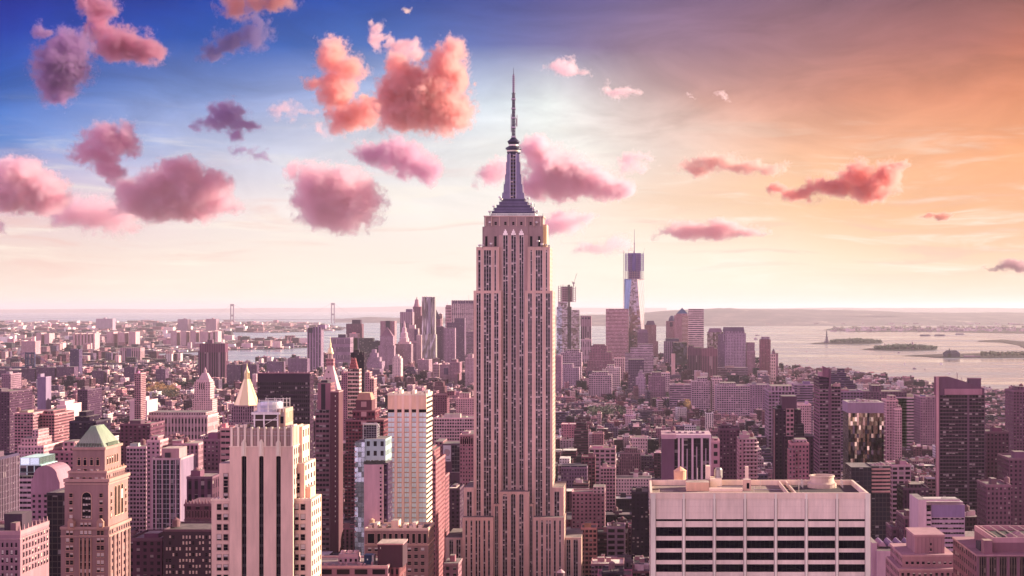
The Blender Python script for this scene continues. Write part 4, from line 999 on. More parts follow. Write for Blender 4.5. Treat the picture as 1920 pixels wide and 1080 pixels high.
def clock_tower():
    b = Bldg('spired_clock_tower', 'white stone tower with a steep pyramid roof and gilded lantern spire', 2100.0, 597, 635, 26, 'tower')
    X, Z, Y = b.X, b.Z, b.Y; cx, cy = X(616), Y + 13; W = (.66, .56, .52); k = b.k
    b.tier('wall', 599, 634, 740, None, 0, 26, 'facade', (.58, .48, .45), (3.2, 3.8)); b.tier('cornice', 597.5, 635.5, 733, 740, -1, 27, 'wall', W, None)
    q = [(cx - 17.5 * k, cy - 12.5), (cx + 17.5 * k, cy - 12.5), (cx + 17.5 * k, cy + 12.5), (cx - 17.5 * k, cy + 12.5)]
    b.p('pyramid_roof').prism(q, Z(733), Z(686), 'wall', W, sc=.30)
    for r, n in ((722, 3), (710, 2), (698, 1)):
        t = (733 - r) / 47 * .7
        for i in range(n):
            x = 616 + (i - (n - 1) / 2) * 6.2; b.win(x - 1, x + 1, r - 1.6, r + 1, 12.5 * t + .2, blind=0, frame=(.5, .42, .4), name='dormer')
    b.p('belfry').prism([(cx - 7 * k, cy - 5), (cx + 7 * k, cy - 5), (cx + 7 * k, cy + 5), (cx - 7 * k, cy + 5)], Z(686), Z(673), 'facade', (.55, .36, .34), (2, 4), rt=W)
    for i in range(8): a = i * math.tau / 8 + .39; b.one('column').tube((cx + 4.2 * k * math.cos(a), cy + 3.6 * math.sin(a), Z(673)), (cx + 4.2 * k * math.cos(a), cy + 3.6 * math.sin(a), Z(663)), .5, 6, 'wall', W)
    b.p('belfry').lathe(cx, cy, [(2.2 * k, Z(673)), (2.2 * k, Z(663))], 8, 'wall', (.2, .14, .14))
    b.p('gilded_cupola').lathe(cx, cy, [(6 * k, Z(663.5)), (6 * k, Z(661)), (4.9 * k, Z(660)), (4.6 * k, Z(656)), (2.6 * k, Z(652)), (1.7 * k, Z(651)), (1.7 * k, Z(645)), (.9 * k, Z(643)), (.2, Z(632))], 16, 'gilding'); b.done()
clock_tower()
def gold_pyramid():
    b = Bldg('gold_pyramid_tower', 'stone tower with a tall gilded eight sided pyramid roof and lantern', 1950.0, 418, 478, 40, 'tower')
    X, Z, Y = b.X, b.Z, b.Y; cx, cy = X(455.5), Y + 20; k = b.k
    b.tier('wall', 417, 478, 792, None, 0, 40, 'facade', (.44, .33, .33), (3.4, 3.8)); b.tier('upper_storeys', 434, 476, 761, 793, 6, 34, 'facade_pier', (.40, .31, .32), (3, 4))
    for x in (420, 427): o = b.one('turret'); o.prism(o.ring(X(x, 3), Y + 4, 2, 6), Z(793), Z(776), 'wall', (.5, .38, .36), sc=.15, top='wall')
    oct_ = b.p('pyramid_roof').ring(cx, cy, 23.5 * k, 8, a0=math.pi / 8)
    b.p('pyramid_roof').prism(oct_, Z(761), Z(712), 'gilding', sc=.235, c=(cx, cy)); 
    for (x, y) in oct_: b.p('pyramid_roof').tube((x, y, Z(761)), (cx + (x - cx) * .235, cy + (y - cy) * .235, Z(712)), .35, 4, 'gilding')
    b.p('eaves').prism(b.p('eaves').ring(cx, cy, 24.2 * k, 8, a0=math.pi / 8), Z(763), Z(760.6), 'wall', (.5, .38, .34), bottom=True)
    for p in b.p('lantern').ring(cx, cy, 4.6 * k, 8): b.one('lantern_column').tube((*p, Z(712)), (*p, Z(700)), .4, 5, 'gilding')
    b.p('lantern').lathe(cx, cy, [(5.2 * k, Z(713)), (5.2 * k, Z(712)), (2.5 * k, Z(712)), (2.5 * k, Z(700)), (4.8 * k, Z(700)), (4.6 * k, Z(698)), (2.4 * k, Z(694)), (.9 * k, Z(688)), (.15, Z(682))], 12, 'gilding'); b.done()
gold_pyramid()
def white_spire():
    b = Bldg('pyramid_capped_tower', 'white stone tower with a colonnaded top and pointed roof beside the gold pyramid', 2850.0, 361, 398, 34, 'tower')
    X, Z, Y = b.X, b.Z, b.Y; W = (.64, .53, .52); k = b.k; cx, cy = X(380), Y + 17
    b.tier('wall', 361, 398, 749, None, 0, 34, 'facade', W, (4, 4)); b.tier('wall', 364, 394, 716, 750, 3, 31, 'facade', W, (4, 4))
    b.tier('belfry', 367.5, 392.5, 712, 716.4, 4, 30, 'wall', W, None); q = [(cx - 10 * k, cy - 10), (cx + 10 * k, cy - 10), (cx + 10 * k, cy + 10), (cx - 10 * k, cy + 10)]
    for i in range(3): b.win(373 + i * 4, 375.4 + i * 4, 718.5, 730, 2.8, blind=0, arch=True, frame=W, name='arched_window')
    b.p('pointed_roof').prism(q, Z(712), Z(700), 'wall', (.62, .52, .50), sc=.45); b.p('lantern').lathe(cx, cy, [(3 * k, Z(700)), (2.6 * k, Z(695)), (.3 * k, Z(689))], 8, 'wall', (.5, .4, .4)); b.done()
    generic('columned_white_block', 'long white block with tall pilasters below the pyramid capped tower', 2480.0, 277, 389, 782, 60, (.62, .52, .52), 'facade_pier', (5.5, 12), extra=lambda b: [b.tier('cornice', 276, 390, 778.5, 781.5, -1, 61, 'wall', (.68, .57, .56), None), b.tier('attic', 279, 386, 773, 779, 4, 52, 'facade', (.58, .48, .47), (4, 4))])
white_spire()
def madison():
    b = Bldg('white_frame_tower', 'slender white framed glass tower under a pink scaffolded crown', 2150.0, 651.5, 673.5, 18, 'tower')
    b.bands('wall', 651.5, 673.5, 692, None, 0, 18, 7.3, .66, (.68, .56, .52), side='facade_loft', bay=2.4, gt=(.4, .3, .3))
    X, Z, Y = b.X, b.Z, b.Y; c = b.p('crown'); cx, cy = X(661), Y + 9
    c.prism([(cx - 5.5, cy - 5), (cx + 6, cy - 5), (cx + 6, cy + 5), (cx - 5.5, cy + 5)], Z(692), Z(672), 'facade_loft', (.50, .24, .20), (1.6, 2.2), sc=.45, rt=(.4, .2, .18))
    for s in (-1, 1): c.tube((cx + s * 5.5, cy - 5, Z(692)), (cx + s * 2, cy - 2, Z(670)), .3, 4, 'wall', (.6, .3, .26))
    b.done()
    generic('black_tower', 'black tower with a sunlit edge behind the white framed tower', 2500.0, 657, 682.5, 662, 26, (.06, .036, .048), 'facade', (3.6, 3.8), rt=(.15, .1, .1), side='facade')
    generic('slab_tower', 'narrow cream slab tower lit along its edge behind the brick stepped tower', 2320.0, 684.5, 693, 699, 22, (.50, .37, .36), 'facade', (3, 3.5))
    generic('slab_tower', 'second cream slab tower with grooved sunlit flank, the lower of the pair', 2260.0, 693, 701, 711, 26, (.56, .42, .39), 'facade_pier', (3, 3.5))
    generic('apartment_block', 'pinkish apartment slab between the clock tower and the white framed tower', 2350.0, 640, 652, 700, 20, (.42, .28, .29), 'facade', (3, 3.4))
madison()
def brick_steps():
    b = Bldg('stepped_brick_tower', 'red brown brick tower climbing in steps to a hipped gold roof', 1500.0, 646, 724, 40, 'tower')
    T = (.27, .125, .115); X, Z, Y = b.X, b.Z, b.Y
    b.tier('wall', 646, 724, 850, None, 0, 40, 'facade_loft', T, (3.2, 3.5)); b.tier('wall', 648, 719, 790, 851, 3, 36, 'facade_loft', T, (3.2, 3.5)); b.tier('wall', 661, 703, 772, 791, 6, 32, 'facade', (.23, .105, .10), (4, 5)); b.tier('wall', 667, 697, 750, 773, 9, 29, 'wall', (.22, .10, .10), None)
    for t, u in ((753, 763), (771, 781), (788, 796)): b.tier('balcony_panel', 677, 687, t, u, 2.7 if t > 780 else (5.7 if t > 765 else 8.7), 9.5, 'wall', (.58, .44, .38), None)
    cx, cy = X(682, 9), Y + 19
    b.p('hipped_roof').prism([(X(668, 9), Y + 9), (X(696.5, 9), Y + 9), (X(696.5, 9), Y + 29), (X(668, 9), Y + 29)], Z(750, 9), Z(737, 9), 'wall', (.55, .39, .26), sc=.72)
    for t, a, c, d in ((790, 647, 720, 2.6), (772, 660, 704, 5.6)): b.one('cornice').box(X(a, d), X(c, d), Y + d, Y + d + 30, Z(t, d), Z(t, d) + 1.2, 'wall', (.38, .22, .2), faces='FBLRTD', top='wall')
    b.done()
brick_steps()
def green_glass():
    b = Bldg('green_glass_tower', 'pale green glass tower with a scaffolded plant box on top', 980.0, 665, 724, 26, 'tower')
    G = (.34, .48, .46); X, Z, Y = b.X, b.Z, b.Y
    b.tier('wall', 665, 684, 829, None, 0, 24, 'mirror', (.42, .46, .50), (2.2, 3.2)); b.tier('wall', 684, 723, 823, None, .5, 24, 'facade', (.46, .60, .57), (4.5, 6))
    for i in range(18): b.tier('balcony', 664.3, 667, 836 + i * 10, 838.4 + i * 10, -1.2, 3, 'wall', (.66, .56, .52), None)
    b.tier('plant_box', 682, 706, 797, 823.4, 6, 18, 'curtain', (.30, .27, .30), (1.5, 1.5)); f = b.p('plant_frame')
    for x in (681, 706.5):
        for d in (5, 19): f.tube((X(x, d), Y + d, Z(823, d)), (X(x, d), Y + d, Z(793, d)), .3, 4, 'metal', (.5, .42, .42))
    f.tube((X(681, 5), Y + 5, Z(794, 5)), (X(707, 5), Y + 5, Z(794, 5)), .4, 4, 'metal', (.6, .5, .5)); f.tube((X(707, 5), Y + 5, Z(794, 5)), (X(712, 5), Y + 5, Z(801, 5)), .4, 4, 'metal', (.6, .5, .5)); b.done()
    b = Bldg('blank_wall_building', 'building with a plain pale side wall and one column of small windows', 955.0, 682.5, 727, 22)
    b.tier('wall', 682.5, 718.5, 871, None, 0, 20, 'wall', (.60, .47, .45), None, side='facade', rt=(.2, .15, .15)); b.tier('wall', 718.5, 727, 868, None, 1.5, 20, 'facade', (.14, .10, .125), (2.4, 3.1))
    for i in range(14): b.win(712.3, 715.4, 876 + i * 7.9, 880 + i * 7.9, blind=random.choice((0, 0, .5)), frame=(.5, .38, .36), sill=False)
    for i in range(12): x = 684 + i * 3.4; o = b.one('roof_planter'); o.prism(o.ring(b.X(x, 2), b.Y + 2.5, 1.0, 6), b.Z(871), b.Z(865.5 - i * 5 % 3), 'leaf', (.055, .05, .045), sc=.6, top='leaf')
    b.done()
green_glass()
def low_roof():
    b = Bldg('low_roof_building', 'low building whose broad flat roof carries cooling domes and a dark brown box', 700.0, 480, 766, 26)
    z = b.Z(1064); X, Y = b.X, b.Y
    b.p('wall').box(X(560), X(727), Y, Y + 28, 0, z, 'facade_loft', (.40, .29, .28), (8, 4), rt=(.30, .22, .22)); b.p('wall').box(X(727), X(745), Y + 6, Y + 26, 0, z - 1, 'facade_pier', (.40, .24, .2), (2, 4), rt=(.3, .22, .22))
    b.parapet('parapet', 560, 727, 1064, 0, 28, .8, .7, (.62, .46, .42))
    c = b.one('cooling_unit'); c.box(X(634, 12), X(672, 12), Y + 12, Y + 18, z, z + 2.6, 'facade', (.5, .4, .4), (2.4, 2.6), rt=(.5, .4, .4)); c.box(X(635, 12), X(671, 12), Y + 12.2, Y + 17.8, z + 2.6, z + 4.2, 'wall', (.60, .47, .45), top='roof', rt=(.5, .4, .4))
    for i in range(3): c.lathe(X(642 + i * 12, 12), Y + 15, [(1.35, z + 4.2), (1.35, z + 5.2), (1.0, z + 5.6)], 14, 'wall', (.66, .53, .50), top='glass')
    o = b.one('container'); o.box(X(682.5, 8), X(697, 8), Y + 8, Y + 13, z, z + 4.4, 'wall', (.035, .085, .13), top='wall', rt=(.2, .3, .32), side='wall'); o.box(X(688, 8), X(690, 8), Y + 7.93, Y + 8, z + 2, z + 2.7, 'blind', (.7, .7, .7))
    o.box(X(697, 8), X(701, 8), Y + 8.1, Y + 13, z, z + 4.2, 'wall', (.5, .52, .5), top='wall')
    o = b.one('plant_room'); o.box(X(708, 6), X(755, 6), Y + 6, Y + 20, z - 1, z + 9.4, 'wall', (.13, .06, .07), top='roof', rt=(.45, .32, .3)); o.box(X(707, 6), X(756, 6), Y + 5.7, Y + 20.3, z + 9.4, z + 10, 'wall', (.55, .38, .34), top='roof', rt=(.5, .36, .33), faces='FBLRTD'); o.box(X(713, 6), X(714, 6), Y + 5.8, Y + 6, z + 7.6, z + 8.3, 'blind', (.8, .7, .65))
    for i in range(14): px, d, h = 600 + (i * 37 % 100), 3 + (i * 5 % 9), .5 + i % 3 * .4; b.one('roof_unit').box(X(px, d), X(px + 3 + i % 4, d), Y + d, Y + d + 1.5, z, z + h, 'wall', (.55, .42, .4), top='roof', rt=(.5, .4, .38))
    for i in range(2): b.p('roof_pipe').tube((X(560, 18), Y + 18 + i * 3, z + .6), (X(632, 18), Y + 18 + i * 3, z + .6), .25, 5, 'metal', (.5, .4, .4))
    b.done()
low_roof()
# between the cream striped tower and the limestone skyscraper
generic('setback_brick_building', 'tan building in narrow setbacks along the avenue right of the cream striped tower', 1200.0, 805, 817, 868, 60, (.44, .27, .24), 'facade', (3, 3.7), tiers=((805.5, 814, 845, 20, 60), (806, 812, 838, 34, 60)), tanks=1)
generic('setback_brick_building', 'lower tan building stepping down the avenue before the dark street canyon', 1290.0, 806, 823, 905, 70, (.40, .25, .23), 'facade', (3, 3.7), tiers=((806.5, 819, 880, 10, 60), (807, 815, 868, 24, 60)), tanks=2)
def billboard():
    b = Bldg('billboard_building', 'brown brick building carrying a tall painted advertisement on its blank wall', 1500.0, 815, 861, 40)
    X, Z, Y = b.X, b.Z, b.Y
    b.tier('wall', 815, 830, 828, None, 4, 40, 'facade', (.42, .30, .28), (4, 3.7)); b.tier('wall', 829, 862, 833, None, 0, 34, 'wall', (.23, .14, .145), None, side='facade'); b.tier('dark_face', 847, 862, 834.5, 885, -.3, 0, 'curtain', (.15, .10, .12), (3, 4)); b.tier('annex', 840, 863, 886, None, -6, -.4, 'wall', (.2, .13, .13), None, rt=(.6, .45, .42))
    w = b.one('advertisement'); w.box(X(831), X(845.5), Y - .5, Y - .1, Z(865), Z(835), 'blind', (.62, .56, .58), top='blind')
    for (x, y, r, t) in ((838.5, 848, 5.6, (.42, .30, .30)), (836.5, 845.5, 3.6, (.34, .32, .37)), (839.5, 851, 3.4, (.30, .18, .18))): w.face([(X(x + r * math.cos(a)), Y - .53 - .02 * r, Z(y - r * 1.1 * math.sin(a))) for a in [i * math.tau / 14 for i in range(14)][::-1]], 'blind', t)
    for x, c in ((833, 835.5), (837, 844)): w.box(X(x), X(c), Y - .56, Y - .5, Z(862), Z(860.5), 'blind', (.12, .08, .1))
    b.done()
billboard()
generic('limestone_office', 'pink stone office with an arcaded top storey just left of the limestone skyscraper', 1460.0, 862, 893, 817, 55, (.50, .34, .34), 'facade', (2.6, 3.6), extra=lambda b: [b.tier('cornice', 861, 894, 815.5, 817.5, -1, 56, 'wall', (.58, .42, .4), None)] + [b.win(863.5 + i * 4, 866 + i * 4, 822, 833, blind=0, frame=(.48, .33, .32), name='tall_window') for i in range(7)])
generic('loft_row', 'long pale loft row with dark windows behind the pink arcaded office', 1950.0, 814, 890, 785, 40, (.62, .50, .49), 'facade_loft', (3.2, 4), tanks=2)
generic('brown_apartment_block', 'brown apartment block with a dark flank above the pale loft row', 2250.0, 812, 838, 741, 30, (.30, .18, .185), 'facade', (3.2, 3.2), tiers=((838, 852, 733, 6, 26),))
generic('cream_apartment_block', 'cream apartment block with setbacks between brown block and limestone skyscraper', 2200.0, 855, 889, 748, 30, (.60, .46, .44), 'facade', (3.2, 3.2), tiers=((862, 880, 737, 6, 24),))
generic('flat_roofed_block', 'low block with a long skylight on its dark roof beside the street canyon', 1420.0, 837, 862, 918, 60, (.16, .11, .12), 'facade', (4, 4), rt=(.14, .10, .12), extra=lambda b: b.tier('skylight', 842, 856, 915, 918.2, 8, 34, 'wall', (.7, .55, .5), None, rt=(.8, .66, .6)))
generic('corner_annex', 'small stone annex with a flat cap in front of the limestone skyscraper', 1000.0, 833, 859, 1060, 20, (.42, .29, .28), 'facade', (4, 4), extra=lambda b: b.tier('cap', 832, 860, 1056, 1060.2, -.6, 20.6, 'wall', (.5, .35, .33), None))
def cone():
    b = Bldg('cone_roof_tank_house', 'roof top tank with a white cone roof below the limestone skyscraper', 1050.0, 1042, 1060, 8, 'water tank')
    cx, cy = b.X(1051), b.Y + 4; m = b.p('tank'); m.lathe(cx, cy, [(2.6, 0), (2.6, b.Z(1075))], 14, 'wall', (.25, .17, .17)); b.p('cone_roof').lathe(cx, cy, [(3, b.Z(1075)), (.1, b.Z(1068.5))], 14, 'wall', (.72, .6, .58)); b.done()
cone()
# west flank of the picture, farther left
generic('apartment_tower', 'gridded tan apartment tower with a bright west wall, nearer of the pair by the edge', 1700.0, 27, 62, 776, 55, (.47, .33, .32), 'facade_loft', (3.4, 3.4), tanks=1)
generic('apartment_tower', 'gridded tan apartment tower with rounded brick top beside the nearer tan tower', 1720.0, 75, 102, 778, 60, (.45, .29, .27), 'facade_loft', (3.4, 3.4), tiers=((84, 100, 770, 10, 50),))
generic('dark_sided_tower', 'dark apartment tower with a bright sunlit flank at the edge of the picture', 2000.0, -20, 18, 736, 75, (.17, .11, .13), 'facade', (4, 3.4))
generic('dark_sided_tower', 'dark apartment tower with a cream sunlit flank right of the edge tower', 2050.0, 22, 35, 747, 55, (.20, .13, .14), 'facade', (4, 3.4))
generic('slab_tower', 'tall grey slab with a dark front left of the twin housing slabs', 2400.0, 70, 86, 708, 22, (.33, .28, .34), 'wall', (3, 3.4), tiers=((70.5, 76, 701, 2, 18),))
generic('small_grey_tower', 'grey apartment tower with a stepped top and bright side near the edge', 2600.0, 3, 20, 702, 45, (.38, .29, .31), 'facade', (3, 3.2))
generic('housing_slab', 'wide dark housing slab with a sunlit flank among low roofs', 2300.0, 145, 164, 732, 62, (.16, .105, .13), 'facade', (3.6, 3))
generic('cream_slab', 'thin cream apartment slab with striped front standing alone among low roofs', 2450.0, 252, 264, 701, 25, (.50, .36, .35), 'facade_loft', (4, 3))
generic('white_box_building', 'plain white boxy building with a stepped roof right of the tan apartment towers', 2200.0, 106, 124, 761, 60, (.68, .56, .54), 'wall', (4, 3.5), tiers=((112, 122, 752, 8, 40),))
generic('white_shed_building', 'white warehouse with two silver roof vaults above the columned white block', 2750.0, 243, 276, 752, 60, (.66, .56, .55), 'wall', (5, 4), extra=lambda b: [b.tier('attic', 252, 268, 744.5, 752.4, 4, 40, 'wall', (.66, .56, .55), None)])
generic('red_brick_block', 'brick block with a long flat roof behind the pyramid roof tower', 1500.0, 225, 282, 797, 45, (.24, .14, .15), 'facade', (4, 3.6))
generic('dark_mass_block', 'very dark rounded apartment block left of the brick block', 1420.0, 130, 180, 792, 40, (.08, .055, .07), 'facade', (4, 3.6), tiers=((140, 168, 781, 6, 34), (148, 162, 772, 10, 30)))
generic('tan_office_block', 'tan office with an arcaded upper floor behind the shoulders of the pyramid roof tower', 1250.0, 92, 140, 848, 40, (.40, .25, .24), 'facade', (4, 3.6), tiers=((118, 140, 828, 8, 30, 'facade', (.52, .38, .35)),))
generic('white_stepped_block', 'white block rising in steps left of the tan arcaded office', 1450.0, 34, 82, 838, 50, (.60, .46, .45), 'facade', (3.2, 3.6), tiers=((40, 70, 822, 8, 44), (60, 72, 806, 14, 40)), tanks=1)
generic('pale_loft_block', 'pale loft block with regular dark windows right of the pyramid roof', 1330.0, 237, 274, 840, 34, (.56, .45, .45), 'facade_loft', (3, 3.6), tanks=1)
generic('cream_block', 'cream stepped block with a tank between pale loft and glass office tower', 1280.0, 275, 300, 828, 34, (.55, .42, .41), 'facade', (3.2, 3.6), tanks=1, tiers=((282, 296, 818, 6, 26),))
generic('roof_garden_block', 'stone block with a long attic and roof huts behind the glass office tower', 1360.0, 302, 372, 834, 45, (.46, .34, .34), 'facade_pier', (3.6, 5), tanks=2, rt=(.35, .27, .26))
generic('columned_low_block', 'low columned block with a dark roof beside the arcaded hotel', 1040.0, 350, 398, 897, 34, (.22, .14, .15), 'facade_pier', (4, 9), rt=(.36, .26, .26), tanks=1)
# ------------------------------------------------------------------ middle distance, right of the skyscraper
TONE = (1.02, 0.88, 0.90); GAMMA = (1.5, 1.55, 1.25)
def fin_tower():
    b = Bldg('white_finned_tower', 'black glass tower with white fins, a white cap and a blank brick flank', 1000.0, 1241, 1333.5, 32, 'office building')
    X, Z, Y = b.X, b.Z, b.Y; W = (.68, .57, .56)
    b.p('wall').box(X(1241), X(1264.5), Y, Y + 30, 0, Z(823), 'wall', (.26, .165, .175), rt=(.3, .22, .22)); b.p('wall').box(X(1264.5), X(1332), Y + 2, Y + 31, 0, Z(822), 'curtain', (.045, .032, .045), (3, 3.7), rt=(.3, .22, .22))
    for x in (1273, 1280, 1298.5, 1316, 1331.5): b.one('fin').box(X(x) - .65, X(x) + .65, Y + .2, Y + 2, 0, Z(822), 'wall', W, top='wall')
    for x, t in ((1288.5, 842), (1306.5, 838), (1323.5, 841)): b.one('fin').box(X(x) - .35, X(x) + .35, Y + 1, Y + 2, 0, Z(t), 'wall', (.55, .46, .46), top='wall')
    c = b.p('cap'); c.box(X(1268), X(1333.5), Y - .2, Y + 32, Z(821.5), Z(815), 'wall', W, top='wall', faces='FBLRTD'); c.prism([(X(1241) - .3, Y - .3), (X(1268), Y - .3), (X(1268), Y + 32), (X(1241) - .3, Y + 32)], Z(822.9), Z(814.5), 'wall', (.62, .48, .46), top='wall', sc=(1, 1), bottom=True)
    for i in range(7): o = b.one('roof_unit'); x = 1250 + i * 11; o.box(X(x, 10), X(x + 5, 10), Y + 9, Y + 16, Z(815), Z(813.5 - i * 3 % 4), 'wall', (.36, .27, .28))
    b.tank(1262, 814, 1.6, 20); b.done()
fin_tower()
generic('slit_tower', 'narrow tan tower with a column of arched slits beside the finned tower', 1180.0, 1334, 1349.5, 829, 26, (.55, .38, .36), 'facade', (7, 6), tiers=((1336, 1347, 822, 3, 20),))
generic('brown_apartment_tower', 'plain brown apartment tower with many small windows between tan neighbours', 1280.0, 1349, 1387, 806, 30, (.20, .125, .13), 'facade', (3, 3.1), tanks=1, tiers=((1352, 1372, 797, 6, 24),))
def round_balconies():
    b = Bldg('rounded_balcony_tower', 'cream apartment tower wrapped in rounded white balconies', 1230.0, 1385, 1424, 26, 'apartment tower')
    X, Z, Y = b.X, b.Z, b.Y; T = (.52, .39, .37)
    b.tier('wall', 1385, 1420, 823, None, 2, 26, 'facade', T, (3, 3.1)); b.tier('upper_storeys', 1388, 1405, 815, 823.3, 6, 20, 'wall', T, None); b.tier('upper_storeys', 1393, 1400, 808, 815.3, 8, 16, 'wall', (.6, .46, .43), None)
    for i in range(26):
        py = 829 + i * 7.2; o = b.one('balcony'); cx, cy, r = X(1411), Y + 6, 12.5 * b.k
        pts = [(X(1396), Y + 2), (X(1397), Y)] + [(cx + r * math.cos(a), cy + 6 * math.sin(a)) for a in [-math.pi / 2 + k * math.pi / 10 for k in range(11)]] + [(X(1412), Y + 14)]
        o.prism(pts, Z(py + 2.4), Z(py), 'wall', (.66, .54, .52), top='wall', bottom=True)
    b.tank(1410, 823, 1.5, 16); b.done()
round_balconies()
def dark_cluster():
    b = Bldg('dark_stepped_tower', 'dark brown tower with a pale gridded window panel and slanted glass shoulder', 1400.0, 1453, 1526, 34, 'tower')
    X, Z, Y = b.X, b.Z, b.Y; D = (.14, .085, .095)
    b.tier('wall', 1470, 1526, 818, None, 0, 34, 'facade', D, (4, 3.6)); b.tier('wall', 1453, 1496, 767, None, 4, 30, 'facade', (.12, .075, .085), (3.4, 3.6)); b.tier('wall', 1466, 1494, 743, 768, 6, 28, 'wall', (.19, .115, .125), None)
    b.tier('window_panel', 1474, 1488.5, 766, 817.5, 3.2, 4.1, 'facade_loft', (.56, .40, .37), (3.4, 4.4)); b.tier('plant_room', 1458, 1465, 760, 767.5, 8, 18, 'wall', (.04, .03, .035), None)
    s = b.p('glass_shoulder'); s.prism([(X(1488.5), Y + 1), (X(1508), Y + 1), (X(1508), Y + 20), (X(1488.5), Y + 20)], Z(818), Z(796), 'curtain', (.08, .05, .07), (2, 3)); b.tier('wall', 1494, 1502, 768, 797, 8, 26, 'wall', D, None)
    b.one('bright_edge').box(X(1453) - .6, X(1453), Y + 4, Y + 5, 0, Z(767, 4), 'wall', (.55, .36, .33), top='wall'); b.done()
    generic('tan_brick_tower', 'tan brick tower with a stepped white top in front of the dark stepped tower', 1180.0, 1484, 1517, 834, 26, (.44, .275, .255), 'facade', (3, 3.2), tiers=((1489, 1514, 829, 2, 24), (1492, 1513, 824, 4, 20, 'facade', (.6, .47, .45))), extra=lambda b: b.tier('side_wing', 1479, 1492, 843, None, -3, 10, 'facade', (.42, .26, .245), (3, 3.2)))
dark_cluster()
def banded_tower():
    b = Bldg('banded_slender_tower', 'slender brown tower with white floor bands and a slanted fin on top', 1300.0, 1525.5, 1578, 42, 'tower')
    X, Z, Y = b.X, b.Z, b.Y; T = (.30, .19, .19)
    b.bands('wall', 1536, 1577, 725, None, 0, 42, 6.6, .64, (.34, .235, .24), side='facade_ribbon', cols=[(1537, 1553.5), (1559, 1576)], bay=2.4, gt=(.16, .1, .11))
    b.tier('wall', 1536, 1557, 706, 725.4, 0, 42, 'facade_ribbon', (.16, .105, .115), (3, 3)); b.tier('mid_rib', 1554.2, 1558.3, 692, None, -.9, 4, 'wall', (.24, .15, .155), None)
    f = b.p('slanted_fin'); y0, y1 = Y - .5, Y + 6
    P = [(1543, 707), (1556, 707), (1556, 691.5), (1543, 686.5)]
    for yy, q in ((y0, P), (y1, P[::-1])): f.face([(X(x), yy, Z(t)) for x, t in q], 'wall', (.30, .19, .19))
    for i in range(4): a, c = P[i], P[(i + 1) % 4]; f.face([(X(a[0]), y0, Z(a[1])), (X(a[0]), y1, Z(a[1])), (X(c[0]), y1, Z(c[1])), (X(c[0]), y0, Z(c[1]))], 'wall', (.42, .28, .26))
    b.tier('plant_room', 1537, 1543, 697, 706.3, 4, 20, 'wall', (.56, .42, .4), None)
    for i in range(5): b.one('roof_unit').box(X(1561 + i * 3, 4), X(1563.5 + i * 3, 4), Y + 3, Y + 9, Z(725), Z(722 - i * 7 % 5), 'wall', (.6, .45, .42))
    b.done()
banded_tower()
generic('stepped_slab', 'grey purple slab building stepping down towards the river', 2600.0, 1556, 1604, 719, 40, (.22, .16, .21), 'facade_ribbon', (4, 3.2), pent=False, par=False, tiers=((1556, 1600, 713, 2, 36), (1556, 1594, 706, 4, 34), (1556, 1587, 699, 6, 32), (1572, 1583.5, 691, 8, 28)))
def glitter():
    b = Bldg('shattered_glass_block', 'mirror glass block tinted with broken gold reflections under a blank grey cap', 1420.0, 1590, 1658, 40, 'office building')
    X, Z, Y = b.X, b.Z, b.Y
    b.tier('cap', 1590, 1657.5, 754.5, 774.5, 0, 40, 'wall', (.46, .38, .41), None, rt=(.4, .32, .33)); m = b.p('wall'); m.box(X(1591), X(1657), Y + .5, Y + 39.5, 0, Z(774), 'curtain', (.06, .04, .05), (3, 3.6), faces='BLR', top=None)
    rs = random.Random(5); g = b.p('mirror_panel'); nx, nz = 17, 22
    x0, x1, z0, z1 = X(1591), X(1657), Z(945), Z(774.5)
    run = [0] * nx; cur = [None] * nx
    for j in range(nz):
        for i in range(nx):
            xa, xb = x0 + (x1 - x0) * i / nx, x0 + (x1 - x0) * (i + 1) / nx; za, zb = z0 + (z1 - z0) * j / nz, z0 + (z1 - z0) * (j + 1) / nz
            u, v = i / nx, j / nz
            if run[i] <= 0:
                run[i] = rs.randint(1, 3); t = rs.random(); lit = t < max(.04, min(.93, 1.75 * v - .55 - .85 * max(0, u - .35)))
                cur[i] = rs.choice(((.62, .49, .36), (.50, .38, .28), (.72, .60, .46), (.40, .27, .22))) if lit else rs.choice(((.04, .025, .04), (.07, .045, .06), (.025, .016, .03)))  # gold and dark tints paint the broken reflections
            run[i] -= 1; c = cur[i]
            t1, t2 = rs.gauss(0, .10) + .06, rs.gauss(0, .04)
            w = (xb - xa) / 2; hh = (zb - za) / 2
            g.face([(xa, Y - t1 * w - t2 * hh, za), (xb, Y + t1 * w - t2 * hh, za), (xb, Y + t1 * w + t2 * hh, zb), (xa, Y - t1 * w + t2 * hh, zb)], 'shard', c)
    m.box(X(1591), X(1657), Y + .5, Y + 1, 0, Z(944), 'curtain', (.06, .04, .05), (3, 3.6), faces='FT')
    for i in range(5): b.tier('roof_unit', 1598 + i * 11, 1604 + i * 11, 752 - i * 3 % 4, 754.8, 6 + i, 24, 'wall', (.6, .5, .5), None)
    for i in range(12): b.tier('side_terrace', 1657.2, 1661, 782 + i * 9, 788 + i * 9, 2, 30, 'wall', (.4, .28, .27), None)
    b.done()
def mk_shard(g, i):
    g.put(i['Base Color'], tintnode(g)); i['Metallic'].default_value = 0.9; i['Roughness'].default_value = 0.12
mat('shard', mk_shard)
glitter()
